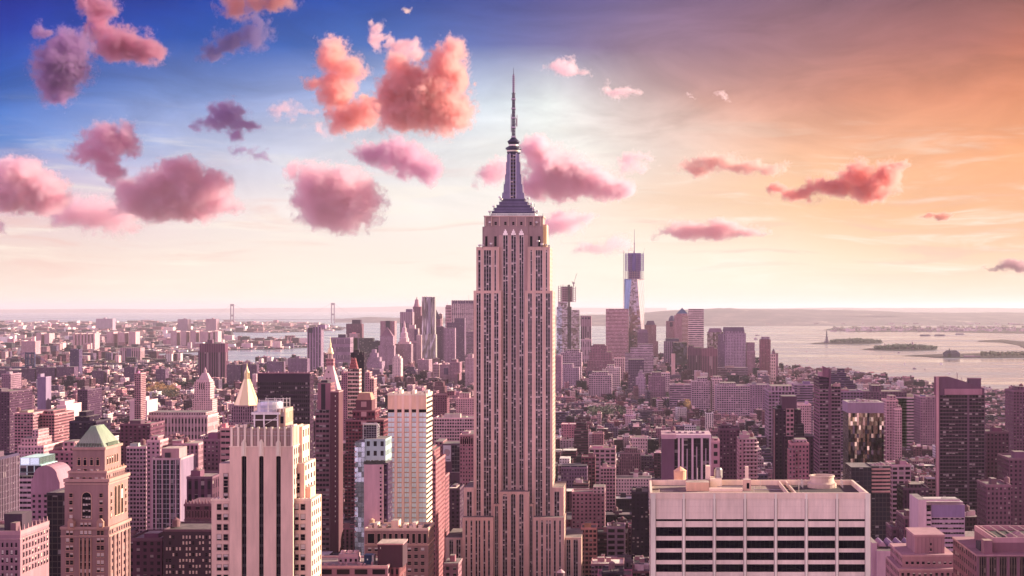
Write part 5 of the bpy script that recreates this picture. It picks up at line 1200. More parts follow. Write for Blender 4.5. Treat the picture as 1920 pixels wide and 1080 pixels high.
def dark_glass_right():
    b = Bldg('dark_terrace_tower', 'dark glass tower with a gold lit balcony stack beside the slab', 1150.0, 1596, 1670, 34, 'tower')
    b.tier('wall', 1596, 1634, 876, None, 0, 34, 'curtain', (.05, .033, .05), (3, 3.4)); b.tier('wall', 1634, 1669, 874, None, 3, 30, 'curtain', (.07, .045, .06), (3, 3.4))
    for i in range(7): b.tier('balcony', 1634.5, 1669.5, 878 + i * 7, 881.5 + i * 7, 1.2, 3.2, 'wall', (.60, .42, .33), None)  # gold light on the balconies is put into their tint
    for i in range(6): b.tier('roof_unit', 1636 + i * 5.6, 1640 + i * 5.6, 871 - i * 5 % 4, 874.4, 8, 18, 'wall', (.6, .46, .42), None)
    b.done()
dark_glass_right()
def sloped_tower():
    b = Bldg('slope_topped_dark_tower', 'broad dark tower with a sloping brown top and thin floor lines by the river', 1300.0, 1757, 1848, 16, 'tower')
    X, Z, Y = b.X, b.Z, b.Y; T = (.135, .08, .09)
    b.bands('wall', 1761, 1847, 741, None, 0, 16, 6.72, .74, (.24, .155, .16), side='facade_ribbon', bay=2.6, cols=[(1762.5, 1814), (1817.5, 1846)], gt=(.1, .06, .07), rt=(.2, .14, .14))
    c = b.p('crown'); P = [(1757, 742), (1846, 742), (1846, 728), (1836, 725.5), (1808, 715), (1780, 706.5), (1757, 707)]
    for yy, q in ((Y + .6, P), (Y + 14, P[::-1])): c.face([(X(x), yy, Z(t)) for x, t in q], 'wall', (.26, .17, .18))
    for i in range(len(P)): a, e = P[i], P[(i + 1) % len(P)]; c.face([(X(a[0]), Y + .6, Z(a[1])), (X(a[0]), Y + 14, Z(a[1])), (X(e[0]), Y + 14, Z(e[1])), (X(e[0]), Y + .6, Z(e[1]))], 'wall', (.32, .19, .18))
    b.p('crown_band').box(X(1771), X(1841), Y - .8, Y + .6, Z(740), Z(729), 'wall', (.50, .34, .33), top='wall', faces='FLRTD')
    b.tier('edge_fin', 1756.5, 1760.5, 707, None, -.6, 3, 'wall', (.62, .44, .40), None); b.tier('plant_room', 1817, 1839.5, 710, 728, 4, 12, 'wall', (.26, .18, .19), None); b.tier('plant_cap', 1816.5, 1840, 708.7, 710.2, 3.6, 12.4, 'wall', (.5, .38, .37), None)
    for x, t in ((1807, 708), (1799, 676 + 25), (1776, 705)): b.one('roof_mast').tube((X(x), Y + 8, Z(716)), (X(x), Y + 8, Z(t)), .25, 4, 'metal', (.3, .22, .25))
    b.one('roof_mast').tube((X(1798), Y + 9, Z(712)), (X(1798), Y + 9, Z(699)), .15, 4, 'metal', (.3, .22, .25)); b.done()
sloped_tower()
def grey_bands():
    b = Bldg('grey_banded_slab', 'pale grey slab with a white frame, blank mauve top and ribbon windows', 900.0, 1722, 1845, 30, 'office building')
    X, Z, Y = b.X, b.Z, b.Y; T = (.50, .42, .47)
    b.bands('wall', 1746, 1809, 946, None, 4, 30, 9.0, .40, (.54, .45, .48), first=25, side='wall', gt=(.2, .15, .17), cols=[(1747, 1808)], bay=1.6); b.bands('lower_wing', 1809.3, 1846, 1008, None, 2, 28, 9.0, .40, (.50, .42, .46), first=4, side='wall', cols=[(1810, 1845)], bay=1.6)
    b.tier('mauve_panel', 1746.5, 1808.5, 947, 969.5, 3.8, 4.0, 'wall', (.36, .30, .39), None); b.tier('frame', 1722, 1737, 937, None, 0, 30, 'wall', (.66, .55, .54), None); b.bands('set_back_bay', 1737, 1746, 955, None, 1.5, 30, 9, .42, (.6, .5, .5), side='wall', cols=[(1737.3, 1745.7)])
    b.tier('frame', 1737, 1800, 936.5, 940, .5, 5, 'wall', (.66, .55, .54), None); b.tier('roof_deck', 1737, 1806, 941, 947.4, 5, 29, 'wall', (.5, .42, .42), None, rt=(.5, .42, .42)); b.tier('roof_unit', 1768, 1776, 935, 941.5, 12, 18, 'wall', (.6, .5, .48), None); b.done()
grey_bands()
def tan_steps():
    b = Bldg('stepped_tan_tower', 'tan stone tower stepping up to a plain windowless block', 720.0, 1686, 1798, 40, 'tower')
    X, Z, Y = b.X, b.Z, b.Y; T = (.50, .345, .315); f = (.46, .32, .3)
    m = b.p('wall'); m.box(X(1686), X(1798), Y, Y + 40, 0, Z(1070), 'wall', T, side='facade', bay=(4, 3.8)); m.box(X(1692, 3), X(1790, 3), Y + 3, Y + 38, Z(1071, 3), Z(1044, 3), 'wall', T, side='facade', bay=(4, 3.8)); m.box(X(1715, 7), X(1771, 7), Y + 7, Y + 30, Z(1045, 7), Z(1006, 7), 'wall', (.47, .325, .30), side='wall')
    for i in range(7):
        w = b.p('flute'); x = X(1721 + i * 7.4, 7); w.box(x - .14, x + .14, Y + 6.85, Y + 7, Z(1040, 7), Z(1008, 7), 'wall', (.40, .275, .255), faces='FLRT')
    b.win(1743, 1747, 1018, 1023, 7, blind=0, frame=f); b.win(1743, 1747, 1028, 1033, 7, blind=0, frame=f); b.win(1757, 1759.5, 1041, 1044, 6.9, blind=0, frame=f)
    for r in range(2):
        for i in range(9): b.win(1698 + i * 10.2, 1703 + i * 10.2, 1053 + r * 11, 1058 + r * 11, 3, frame=f)
    for i in range(10): b.win(1690 + i * 10.6, 1695 + i * 10.6, 1074, 1080, 0, frame=f)
    for py, a, c, d in ((1006, 1714, 1772, 6.6), (1044, 1691, 1791, 2.6), (1070, 1685, 1799, -.4)): b.one('cornice').box(X(a, d), X(c, d), Y + d, Y + d + (24 if d > 5 else 36), Z(py, d), Z(py, d) + .9, 'wall', (.58, .42, .38), faces='FBLRTD', top='wall')
    b.done()
tan_steps()
def brown_corner():
    b = Bldg('copper_brown_tower', 'copper brown tower with an open roof well cut by the edge of the picture', 600.0, 1832, 2010, 46, 'tower')
    X, Z, Y = b.X, b.Z, b.Y; T = (.31, .195, .18)
    b.strips('wall', 1832, 2010, 1041, None, 0, 46, [(1836 + i * 19, 1850 + i * 19, 3) for i in range(9)], T, head=3.5, floor=3.8, side='facade', rt=(.2, .14, .14), mat='dark_strip', mt=(.14, .085, .08), st=(.05, .03, .035))
    b.one('cornice').box(X(1830), X(2012), Y - .8, Y + 46.5, Z(1042.5), Z(1039.5), 'wall', (.5, .35, .31), faces='FBLRTD', top='wall')
    m = b.p('penthouse'); z0, z1 = Z(1041), Z(1008, 6); x0, x1, y0, y1 = X(1862, 6), X(2005, 6), Y + 6, Y + 40
    m.box(x0, x1, y0, y1, z0, z1 - 2, 'wall', (.34, .215, .195), rt=(.06, .045, .05))
    for a in ((x0, x1, y0, y0 + .8), (x0, x1, y1 - .8, y1), (x0, x0 + .8, y0 + .8, y1 - .8), (x1 - .8, x1, y0 + .8, y1 - .8)): b.p('parapet').box(*a, z1 - 2, z1, 'wall', (.56, .40, .36), top='wall')
    for i in range(6): b.p('roof_pipe').tube((x0 + 2 + i * 4, y0 + 2, z1), (x0 + 2 + i * 4, y1 - 2, z1), .2, 4, 'metal', (.6, .48, .46))
    r = b.p('roof_hip'); r.prism([(x0 + 9, y0 + 10), (x0 + 18, y0 + 10), (x0 + 18, y0 + 20), (x0 + 9, y0 + 20)], z1 - 2, z1 + .5, 'wall', (.5, .36, .33), sc=.1)
    b.one('roof_unit').box(X(1838, 8), X(1856, 8), Y + 8, Y + 16, z0, z0 + 3.4, 'wall', (.10, .07, .08)); b.p('corner_pier').box(X(1846), X(1862), Y + 1, Y + 6, z0, Z(1010, 6), 'wall', (.35, .22, .2)); b.done()
brown_corner()
def vaulted():
    b = Bldg('white_vaulted_shed', 'low white building with a row of shallow vaulted skylights', 850.0, 1635, 1716, 30)
    X, Z, Y = b.X, b.Z, b.Y
    b.tier('wall', 1644, 1716, 1033, None, 0, 30, 'wall', (.64, .50, .52), None, rt=(.14, .10, .11)); b.tier('wall', 1635, 1644.5, 1018, None, 2, 34, 'wall', (.60, .46, .47), None, rt=(.3, .22, .22))
    for i in range(4):
        v = b.one('skylight'); x0, x1 = X(1646 + i * 17, 12), X(1661 + i * 17, 12); n = 7
        P = [(x0 + (x1 - x0) * k / n, Z(1030) + 2.6 * math.sin(math.pi * k / n)) for k in range(n + 1)]
        for (xa, za), (xb, zb) in zip(P, P[1:]): v.face([(xa, Y + 10, za), (xb, Y + 10, zb), (xb, Y + 27, zb), (xa, Y + 27, za)], 'wall', (.42, .34, .38))
        v.face([(x, Y + 10, z) for x, z in P], 'wall', (.5, .4, .42))
    b.done()
vaulted()
generic('brick_block_shadowed', 'shadowed brick block with a small crown behind the white vaulted shed', 1000.0, 1672, 1694, 992, 24, (.22, .135, .14), 'facade', (3.4, 3.6), tanks=1)
generic('brick_block_shadowed', 'shadowed brown block with rounded roof shells left of the grey banded slab', 980.0, 1695, 1722, 972, 30, (.24, .15, .15), 'facade_pier', (3.4, 3.6), tanks=1)
generic('dark_ribbed_block', 'dark ribbed block with a sunlit corner between shattered glass block and dark tower', 1150.0, 1694, 1742, 918, 30, (.15, .085, .095), 'facade_pier', (3.4, 3.6), tiers=((1706, 1728, 908, 4, 24),), tanks=1)
generic('white_loft_building', 'white loft with big square windows and roof tanks beside the gold lit balcony stack', 1350.0, 1672, 1708, 874, 34, (.62, .49, .48), 'facade_loft', (5, 4.2), tanks=2)
generic('grey_loft_building', 'grey office block with blue shadowed windows under the river shore', 2050.0, 1552, 1618, 735, 50, (.34, .26, .30), 'facade_loft', (4.4, 4), tanks=1)
generic('long_brown_warehouse', 'very long brown warehouse with even window rows behind the shattered glass block', 2500.0, 1612, 1700, 735, 60, (.25, .16, .18), 'facade', (4.4, 3.8), tiers=((1635, 1652, 723, 6, 40),))
generic('white_shed_row', 'white flat roofed warehouse row near the shore left of slope topped dark tower', 2500.0, 1680, 1726, 746, 60, (.62, .52, .52), 'facade_ribbon', (5, 5))
generic('pink_warehouse', 'pinkish warehouse with a long roof between the white row and slope topped tower', 2420.0, 1726, 1757, 745, 60, (.40, .28, .29), 'facade', (4, 4))
generic('stepped_cream_apartments', 'cream apartment block stepping up beside the blank grey cap', 1750.0, 1662, 1684, 752, 36, (.58, .44, .41), 'facade', (3, 3.1), tiers=((1668, 1680, 742, 5, 26),))
generic('stepped_cream_apartments', 'second cream apartment block, the lower of the two stepping beside the grey cap', 1740.0, 1678, 1691, 768, 30, (.60, .46, .43), 'facade', (3, 3.1), tiers=((1681, 1689, 760, 5, 22),))
generic('white_gridded_block', 'small white gridded block seen between dark stepped and banded slender towers', 1900.0, 1496, 1521, 760, 34, (.64, .50, .47), 'facade', (3, 3.1))
generic('grand_stone_block', 'massive stone block with dark arched tops left of the banded slender tower', 2300.0, 1441, 1490, 734, 70, (.42, .33, .36), 'facade_loft', (5, 5), tiers=((1446, 1486, 724, 8, 60, 'facade_pier', (.5, .4, .42)),))
generic('grey_strip_block', 'grey office block with horizontal strips right of the massive stone block', 2450.0, 1490, 1524, 722, 50, (.38, .30, .34), 'facade_ribbon', (4, 3.8))
generic('brick_edge_tower', 'brown brick tower with cream balconies at the far edge of the picture', 1500.0, 1900, 1940, 734, 34, (.28, .18, .19), 'facade', (3, 3.1), tiers=((1907, 1925, 725, 4, 24),), tanks=1)
generic('brown_brick_block', 'dark brown brick block with a flat cornice right of slope topped tower', 1350.0, 1850, 1892, 812, 40, (.22, .135, .14), 'facade', (3.2, 3.6), tanks=2)
generic('brown_brick_block', 'brown block with paired windows lower right of the slope topped tower', 1150.0, 1850, 1896, 912, 34, (.28, .18, .175), 'facade', (3.2, 3.6), tanks=1)
generic('brown_brick_block', 'tall brown block with tanks close to the far edge of the picture', 1250.0, 1892, 1960, 862, 40, (.26, .165, .165), 'facade', (3.6, 3.6), tanks=2)
# just right of the limestone skyscraper
generic('tank_loft_building', 'cream loft with three dark window bays and a black tank on its roof', 1900.0, 1105, 1154, 842, 40, (.56, .42, .39), 'facade_loft', (7, 5), tanks=1)
generic('cream_loft_building', 'cream loft with seven rows of square windows under a black tank', 1650.0, 1126, 1154, 878, 26, (.55, .41, .38), 'facade_loft', (3, 3.7), extra=lambda b: b.tank(1131, 878, 2.6, 12, (.05, .03, .035)))
generic('white_gable_block', 'bright white walled block joined to a brown wing with small windows', 1480.0, 1072, 1134, 925, 26, (.48, .33, .31), 'facade', (4, 3.7), tiers=((1112, 1134, 913, -.4, 22, 'facade', (.72, .60, .57)),), tanks=1, pent=False)
generic('gabled_row_building', 'ornate grey row with a mansard roof and arched windows beside the skyscraper', 1800.0, 1052, 1101, 878, 30, (.33, .25, .27), 'facade', (3, 4.4), rt=(.12, .09, .11), tiers=((1053, 1100, 873, 1, 26, 'facade', (.13, .10, .125)),))
generic('red_brick_loft', 'red brick loft with pale window arches behind the white gable block', 1820.0, 1090, 1116, 858, 26, (.30, .16, .15), 'facade_loft', (4, 4))
generic('orange_gridded_block', 'sunlit orange block with a heavy window grid below the skyscraper', 1330.0, 1089, 1119, 992, 26, (.58, .38, .30), 'facade_loft', (3.6, 4))
generic('white_bay_building', 'white building with a tall dark bay and a round roof tank', 1400.0, 1138, 1172, 990, 26, (.50, .40, .42), 'facade_loft', (9, 5), tanks=1)
generic('white_low_block', 'low white block with black windows at the foot of the slab', 1330.0, 1112, 1156, 1055, 26, (.52, .42, .44), 'facade_pier', (2.4, 8), tanks=1)
generic('arched_low_block', 'low grey block with round arched windows right of the low white block', 1345.0, 1157, 1196, 1052, 26, (.30, .23, .25), 'facade', (4, 7))
generic('white_villa_block', 'small white palazzo block with arched windows among low roofs', 2350.0, 1182, 1214, 822, 34, (.70, .58, .55), 'facade', (4, 5))
generic('dark_brick_warehouse', 'very dark brick block with a pale roof edge left of the white slab', 1350.0, 1184, 1216, 925, 40, (.075, .048, .06), 'facade', (3.4, 3.8), tanks=1)
# ------------------------------------------------------------------ downtown towers, five to six kilometres off
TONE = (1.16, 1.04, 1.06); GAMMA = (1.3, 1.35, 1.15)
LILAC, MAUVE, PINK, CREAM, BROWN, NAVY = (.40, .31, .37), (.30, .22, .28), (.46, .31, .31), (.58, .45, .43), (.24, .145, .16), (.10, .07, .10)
def pyr(a, c, py0, py1, d0, d1, tint, sc=.02, name='roof', m='wall'):
    def f(b): b.p(name).prism([(b.X(a, d0), b.Y + d0), (b.X(c, d0), b.Y + d0), (b.X(c, d0), b.Y + d1), (b.X(a, d0), b.Y + d1)], b.Z(py0, d0), b.Z(py1, d0), m, tint, sc=sc)
    return f
def dome(cx, r, py0, h, d, tint, name='dome'):
    def f(b): b.p(name).lathe(b.X(cx, d), b.Y + d, [(r * b.k * math.cos(a), b.Z(py0, d) + h * b.k * math.sin(a)) for a in [i * math.pi / 12 for i in range(7)]], 14, 'wall', tint)
    return f
def spire(cx, prof, d, tint, name='spire', n=8):
    def f(b): b.p(name).lathe(b.X(cx, d), b.Y + d, [(r * b.k, b.Z(p, d)) for r, p in prof], n, 'wall', tint)
    return f
def allof(*fs):
    def f(b):
        for q in fs: q(b)
    return f
def tt(*a):
    def f(b): b.tier(*a)
    return f
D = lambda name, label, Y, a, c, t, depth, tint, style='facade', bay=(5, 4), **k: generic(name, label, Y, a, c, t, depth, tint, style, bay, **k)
NP = dict(pent=False, par=False)
D('grooved_twin_slab', 'grey lilac tower of joined grooved slabs with a black notch, west of harbour water', 5000, 576, 602, 616, 40, LILAC, 'facade_pier', (9, 4), **NP, tiers=((597, 609.5, 609, 12, 38, 'wall', (.36, .27, .34)), (586, 602, 613, 4, 38, 'facade_pier')), extra=tt('dark_notch', 577.5, 586, 614.5, 624, -1, 30, 'wall', (.06, .04, .07), None))
D('windowless_slab', 'broad lilac slab with fine grooves and hardly any windows, behind the clock tower', 5300, 620, 656.5, 633, 60, (.42, .32, .38), 'facade_pier', (3, 30), tiers=((634, 648, 627, 10, 40, 'wall', NAVY),), **NP)
D('black_waterfront_tower', 'dark brown stepped tower at the harbour edge above the windowless lilac slab', 6400, 649, 678, 607, 50, BROWN, 'facade', **NP, tiers=((660, 676, 599.5, 10, 44, 'wall', (.10, .065, .09)),))
D('white_waterfront_block', 'cream block beneath the dark stepped waterfront tower', 6000, 655, 671, 626, 40, CREAM, 'facade')
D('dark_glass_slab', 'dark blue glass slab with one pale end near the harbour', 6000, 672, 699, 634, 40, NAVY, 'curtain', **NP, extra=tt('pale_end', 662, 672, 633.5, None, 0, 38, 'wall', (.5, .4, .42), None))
D('navy_block', 'squat navy office block between dark glass slab and courthouse pyramid', 6000, 699, 716, 641, 40, (.085, .055, .095), 'curtain')
D('notched_tower', 'beige waterfront tower with a dark central notch', 6400, 713, 740, 602, 45, PINK, 'facade', **NP, extra=tt('dark_notch', 723, 731, 601.5, 640, -1.5, 20, 'wall', (.08, .05, .08), None))
D('pyramid_courthouse', 'grey stone courthouse tower with a steep brown pyramid roof', 5200, 709, 739, 648, 40, (.42, .32, .35), 'facade', (4, 4), **NP, tiers=((712.5, 737, 630, 4, 36),), crown=pyr(713.5, 736, 630, 613, 5, 35, (.27, .17, .19)))
D('wedding_cake_tower', 'massive stone tower with a tiered white lantern like a wedding cake', 5250, 741, 771, 645, 45, (.44, .34, .36), 'facade_pier', (4, 4), **NP, crown=allof(tt('attic', 746, 768, 641, 645.2, 4, 40, 'wall', CREAM, None), spire(758, [(9.5, 645), (9, 634), (7, 632), (6.5, 624), (4.2, 622), (4, 615), (2.2, 613), (2, 608), (.2, 601)], 20, (.56, .43, .43), 'lantern', 12)))
D('striped_bank_tower', 'purple and white vertically striped tower with a dark flat top', 6200, 750, 773.5, 585, 45, (.46, .36, .38), 'facade_pier', (7, 200), **NP, tiers=((761, 773, 579.5, 10, 40, 'wall', (.24, .17, .23)),))
D('gothic_crown_tower', 'tall brown tower tapering to a gothic lantern crown', 6300, 773, 791, 592, 40, (.36, .22, .24), 'facade_pier', (4, 4), **NP, tiers=((774, 789, 575, 3, 36),), crown=spire(781.5, [(6.5, 576), (5, 571), (4, 568), (3.4, 562), (1.2, 561), (.9, 559), (.1, 556)], 18, (.40, .27, .27)))
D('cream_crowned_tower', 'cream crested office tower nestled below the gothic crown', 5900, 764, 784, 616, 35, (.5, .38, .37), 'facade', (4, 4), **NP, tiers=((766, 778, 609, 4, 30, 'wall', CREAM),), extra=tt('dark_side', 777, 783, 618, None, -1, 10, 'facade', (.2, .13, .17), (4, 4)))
def rippled():
    b = Bldg('rippled_steel_tower', 'tallest silver tower with rippling steel folds split into two slabs', 5700, 788, 817, 40, 'tower')
    def fold(name, a, c, t, pyb, d0, tint, n=7):
        m = b.one(name); x0, x1 = b.X(a), b.X(c); z0, z1 = (0 if pyb is None else b.Z(pyb)), b.Z(t); nz = 26
        pt = lambda i, j: (x0 + (x1 - x0) * i / n, b.Y + d0 + 3.0 * math.sin(i * 2.4 + 1.1 * math.sin(j * .5 + i)) , z0 + (z1 - z0) * j / nz)
        for i in range(n):
            for j in range(nz): m.face([pt(i, j), pt(i + 1, j), pt(i + 1, j + 1), pt(i, j + 1)], 'curtain' if False else 'metal', tint)
        m.box(x0, x1, b.Y + d0 + 6, b.Y + 36, z0, z1, 'metal', tint, top='roof'); m.face([(x0, b.Y + d0, z1 - .5), (x1, b.Y + d0, z1 - .5), (x1, b.Y + d0 + 7, z1 - .5), (x0, b.Y + d0 + 7, z1 - .5)], 'roof', tint)
    fold('steel_slab', 790.5, 799.5, 556, None, 6, (.52, .43, .44)); fold('steel_slab', 800, 815, 556.5, None, 0, (.42, .34, .38)); fold('steel_shoulder', 787.5, 817, 627, None, -2, (.48, .40, .41), 10)
    b.tier('wall', 799, 801, 558, None, 4, 36, 'wall', (.3, .22, .26), None); b.tier('dark_fold', 803, 808, 559, 625, -4.5, 0, 'metal', (.24, .18, .24), None); b.done()
rippled()
D('triangular_roof_tower', 'brown tower with a slanting black roof edge beside the rippled steel tower', 6300, 815, 826, 598, 40, (.30, .18, .2), 'facade', **NP, crown=lambda b: b.p('roof').face([(b.X(815), b.Y - 1, b.Z(598)), (b.X(826), b.Y - 1, b.Z(598)), (b.X(820), b.Y + 15, b.Z(586)), (b.X(815), b.Y + 15, b.Z(577))], 'wall', (.12, .08, .1)))
D('pale_round_tower', 'slim cream tower with stacked floors right of the slanting roof', 6350, 823, 829, 589, 22, (.58, .45, .42), 'facade_ribbon', (4, 6))
D('brown_rear_block', 'plum brown office block in shade behind the dotted slab', 5900, 817, 832, 613, 34, (.20, .125, .16), 'facade')
D('granite_tower', 'cream stone tower with dark arched top windows left of the white gridded tower', 6200, 835, 848, 575, 40, (.56, .40, .38), 'facade', (5, 12), **NP, tiers=((836, 846, 572, 4, 34),), extra=lambda b: b.p('antenna').tube((b.X(838), b.Y + 10, b.Z(573)), (b.X(838), b.Y + 10, b.Z(567)), .6, 4, 'metal', (.3, .22, .24)))
D('white_gridded_tower', 'wide white gridded tower with dark bays along its top', 6150, 846.5, 889, 563, 45, (.64, .52, .51), 'facade_loft', (8, 5), **NP, extra=lambda b: [b.tier('dark_bay', 848.5 + i * 5, 852.5 + i * 5, 564.5, 569.5, -1, 2, 'wall', (.17, .11, .16), None) for i in range(8)] + [b.tier('dark_belt', 847, 889, 588, 589, -.8, 2, 'wall', (.3, .22, .25), None)] + [b.p('antenna').tube((b.X(878), b.Y + 20, b.Z(563)), (b.X(878), b.Y + 20, b.Z(553)), .6, 4, 'metal', (.3, .22, .24))])
D('dark_brown_slab', 'plum slab with a bright west flank and a roof box, behind dotted slab', 5500, 838, 871, 605, 50, (.24, .16, .22), 'facade_pier', (3, 4), tiers=((853, 871, 596.5, 10, 44, 'wall', (.16, .1, .14)),), **NP)
D('dotted_slab', 'pale mauve slab speckled with tiny square windows', 5350, 832, 853, 615, 30, (.38, .28, .32), 'facade', (4.6, 4.6), **NP)
D('narrow_stone_tower', 'round cornered stone tower between wedding cake tower and rippled tower', 5600, 771, 783, 643, 34, (.40, .28, .31), 'facade_pier', (4, 4), tiers=((773, 781, 639, 4, 28, 'wall', PINK),), **NP)
D('cream_small_block', 'small cream block at the foot of the rippled steel tower', 5500, 781, 789, 629, 30, CREAM, 'facade')
D('white_art_deco_tower', 'bright white setback tower standing in front of the civic towers', 4500, 736, 751.5, 672, 40, (.68, .56, .53), 'facade', (5, 4), **NP, tiers=((738, 749.5, 668, 3, 36), (741, 746.5, 664.5, 8, 30)))
D('stepped_stone_block', 'grey stone block stepping up like a ziggurat left of courthouse', 5000, 686, 716, 678, 60, (.38, .29, .34), 'facade', (4, 4), **NP, tiers=((690, 712, 670, 6, 50), (693, 707, 662, 10, 44), (697, 704, 655, 14, 36)))
D('long_mauve_block', 'long mauve block under the ziggurat', 4700, 686, 712, 693, 60, (.26, .18, .23), 'facade', (4, 4))
D('tan_civic_block', 'large tan civic block right of the white setback tower', 4700, 783, 804, 675, 75, (.40, .29, .31), 'facade', (4, 4))
D('cream_ribbed_block', 'cream ribbed block with a sunlit end below the rippled tower', 4600, 811, 823, 683, 60, (.58, .44, .42), 'facade_pier', (4, 8))
D('lettered_brick_block', 'pinkish brick block with a dark recess below the dotted slab', 4550, 824, 843, 684, 60, (.42, .29, .30), 'facade', (4, 4), extra=tt('dark_recess', 832, 840, 690, 702, -.8, 0, 'wall', (.14, .09, .13), None))
D('brick_tower_pair', 'brick apartment block with a jagged lit edge beside the skyscraper shaft', 4500, 843, 862, 680, 60, (.36, .23, .25), 'facade', (4, 4), tiers=((846, 856, 674, 6, 50),))
D('white_shaft_block', 'pale narrow block hugging the skyscraper shaft', 4400, 872, 888, 672, 50, (.50, .38, .38), 'facade', (4, 4), tiers=((877, 886, 664, 6, 40),))
D('striped_bay_block', 'office block with white stripes under the plum slab', 5800, 868, 890, 622, 40, (.40, .30, .34), 'facade_ribbon', (5, 5))
# right of the skyscraper
def topping_out():
    b = Bldg('unfinished_concrete_tower', 'mirrored tower topped by a bare concrete skeleton and a crane', 5800, 1044, 1087, 50, 'tower')
    b.tier('wall', 1046, 1064, 566, None, 0, 46, 'mirror', (.26, .20, .22), (6, 4)); b.tier('wall', 1071, 1086, 581, None, 0, 46, 'mirror', (.24, .18, .19), (6, 4)); b.tier('dark_slot', 1064, 1071, 575, None, 3, 40, 'curtain', (.14, .09, .13), (4, 4)); b.tier('glass_wing', 1044, 1053.5, 575, None, -2, 20, 'mirror', (.26, .25, .31), (6, 4))
    s = b.p('concrete_skeleton')
    for i in range(7):
        py = 566 - i * 4.1; s.box(b.X(1046), b.X(1079), b.Y, b.Y + 44, b.Z(py) , b.Z(py) + 1.6, 'wall', (.50, .36, .36), top='wall', faces='FBLRTD')
        for x in np.arange(1046.5, 1079, 4.0): s.box(b.X(x), b.X(x) + 2.2, b.Y, b.Y + 3, b.Z(py) + 1.6, b.Z(py - 4.1), 'wall', (.42, .28, .28))
        s.box(b.X(1052), b.X(1073), b.Y + 14, b.Y + 34, b.Z(py) + 1.6, b.Z(py - 4.1), 'wall', (.26, .17, .18))
    for x in np.arange(1047, 1079, 4): s.box(b.X(x), b.X(x) + 2, b.Y + 4, b.Y + 7, b.Z(537.5), b.Z(535.5 - x % 3), 'wall', (.40, .26, .26))
    h = b.p('hoist'); h.box(b.X(1065), b.X(1069), b.Y - 5, b.Y - 1, b.Z(600), b.Z(534), 'curtain', (.24, .15, .16), (2, 3))
    b.done()
    c = Bldg('tower_crane', 'tower crane with a raised jib on the bare concrete skeleton', 5815, 1072, 1084, 4, 'crane')
    m = c.p('mast'); m.box(c.X(1074.5), c.X(1076.5), c.Y, c.Y + 3, c.Z(536), c.Z(530), 'metal', (.3, .2, .22)); c.p('cab').box(c.X(1073), c.X(1078), c.Y - 1, c.Y + 4, c.Z(532), c.Z(529.5), 'metal', (.3, .2, .22)); c.p('jib').tube((c.X(1076), c.Y + 1, c.Z(530)), (c.X(1081.5), c.Y + 1, c.Z(513)), .9, 4, 'metal', (.35, .22, .24)); c.p('counter_jib').tube((c.X(1076), c.Y + 1, c.Z(530)), (c.X(1072), c.Y + 1, c.Z(527.5)), 1.1, 4, 'metal', (.35, .22, .24)); c.done(); HEROES.pop()
topping_out()
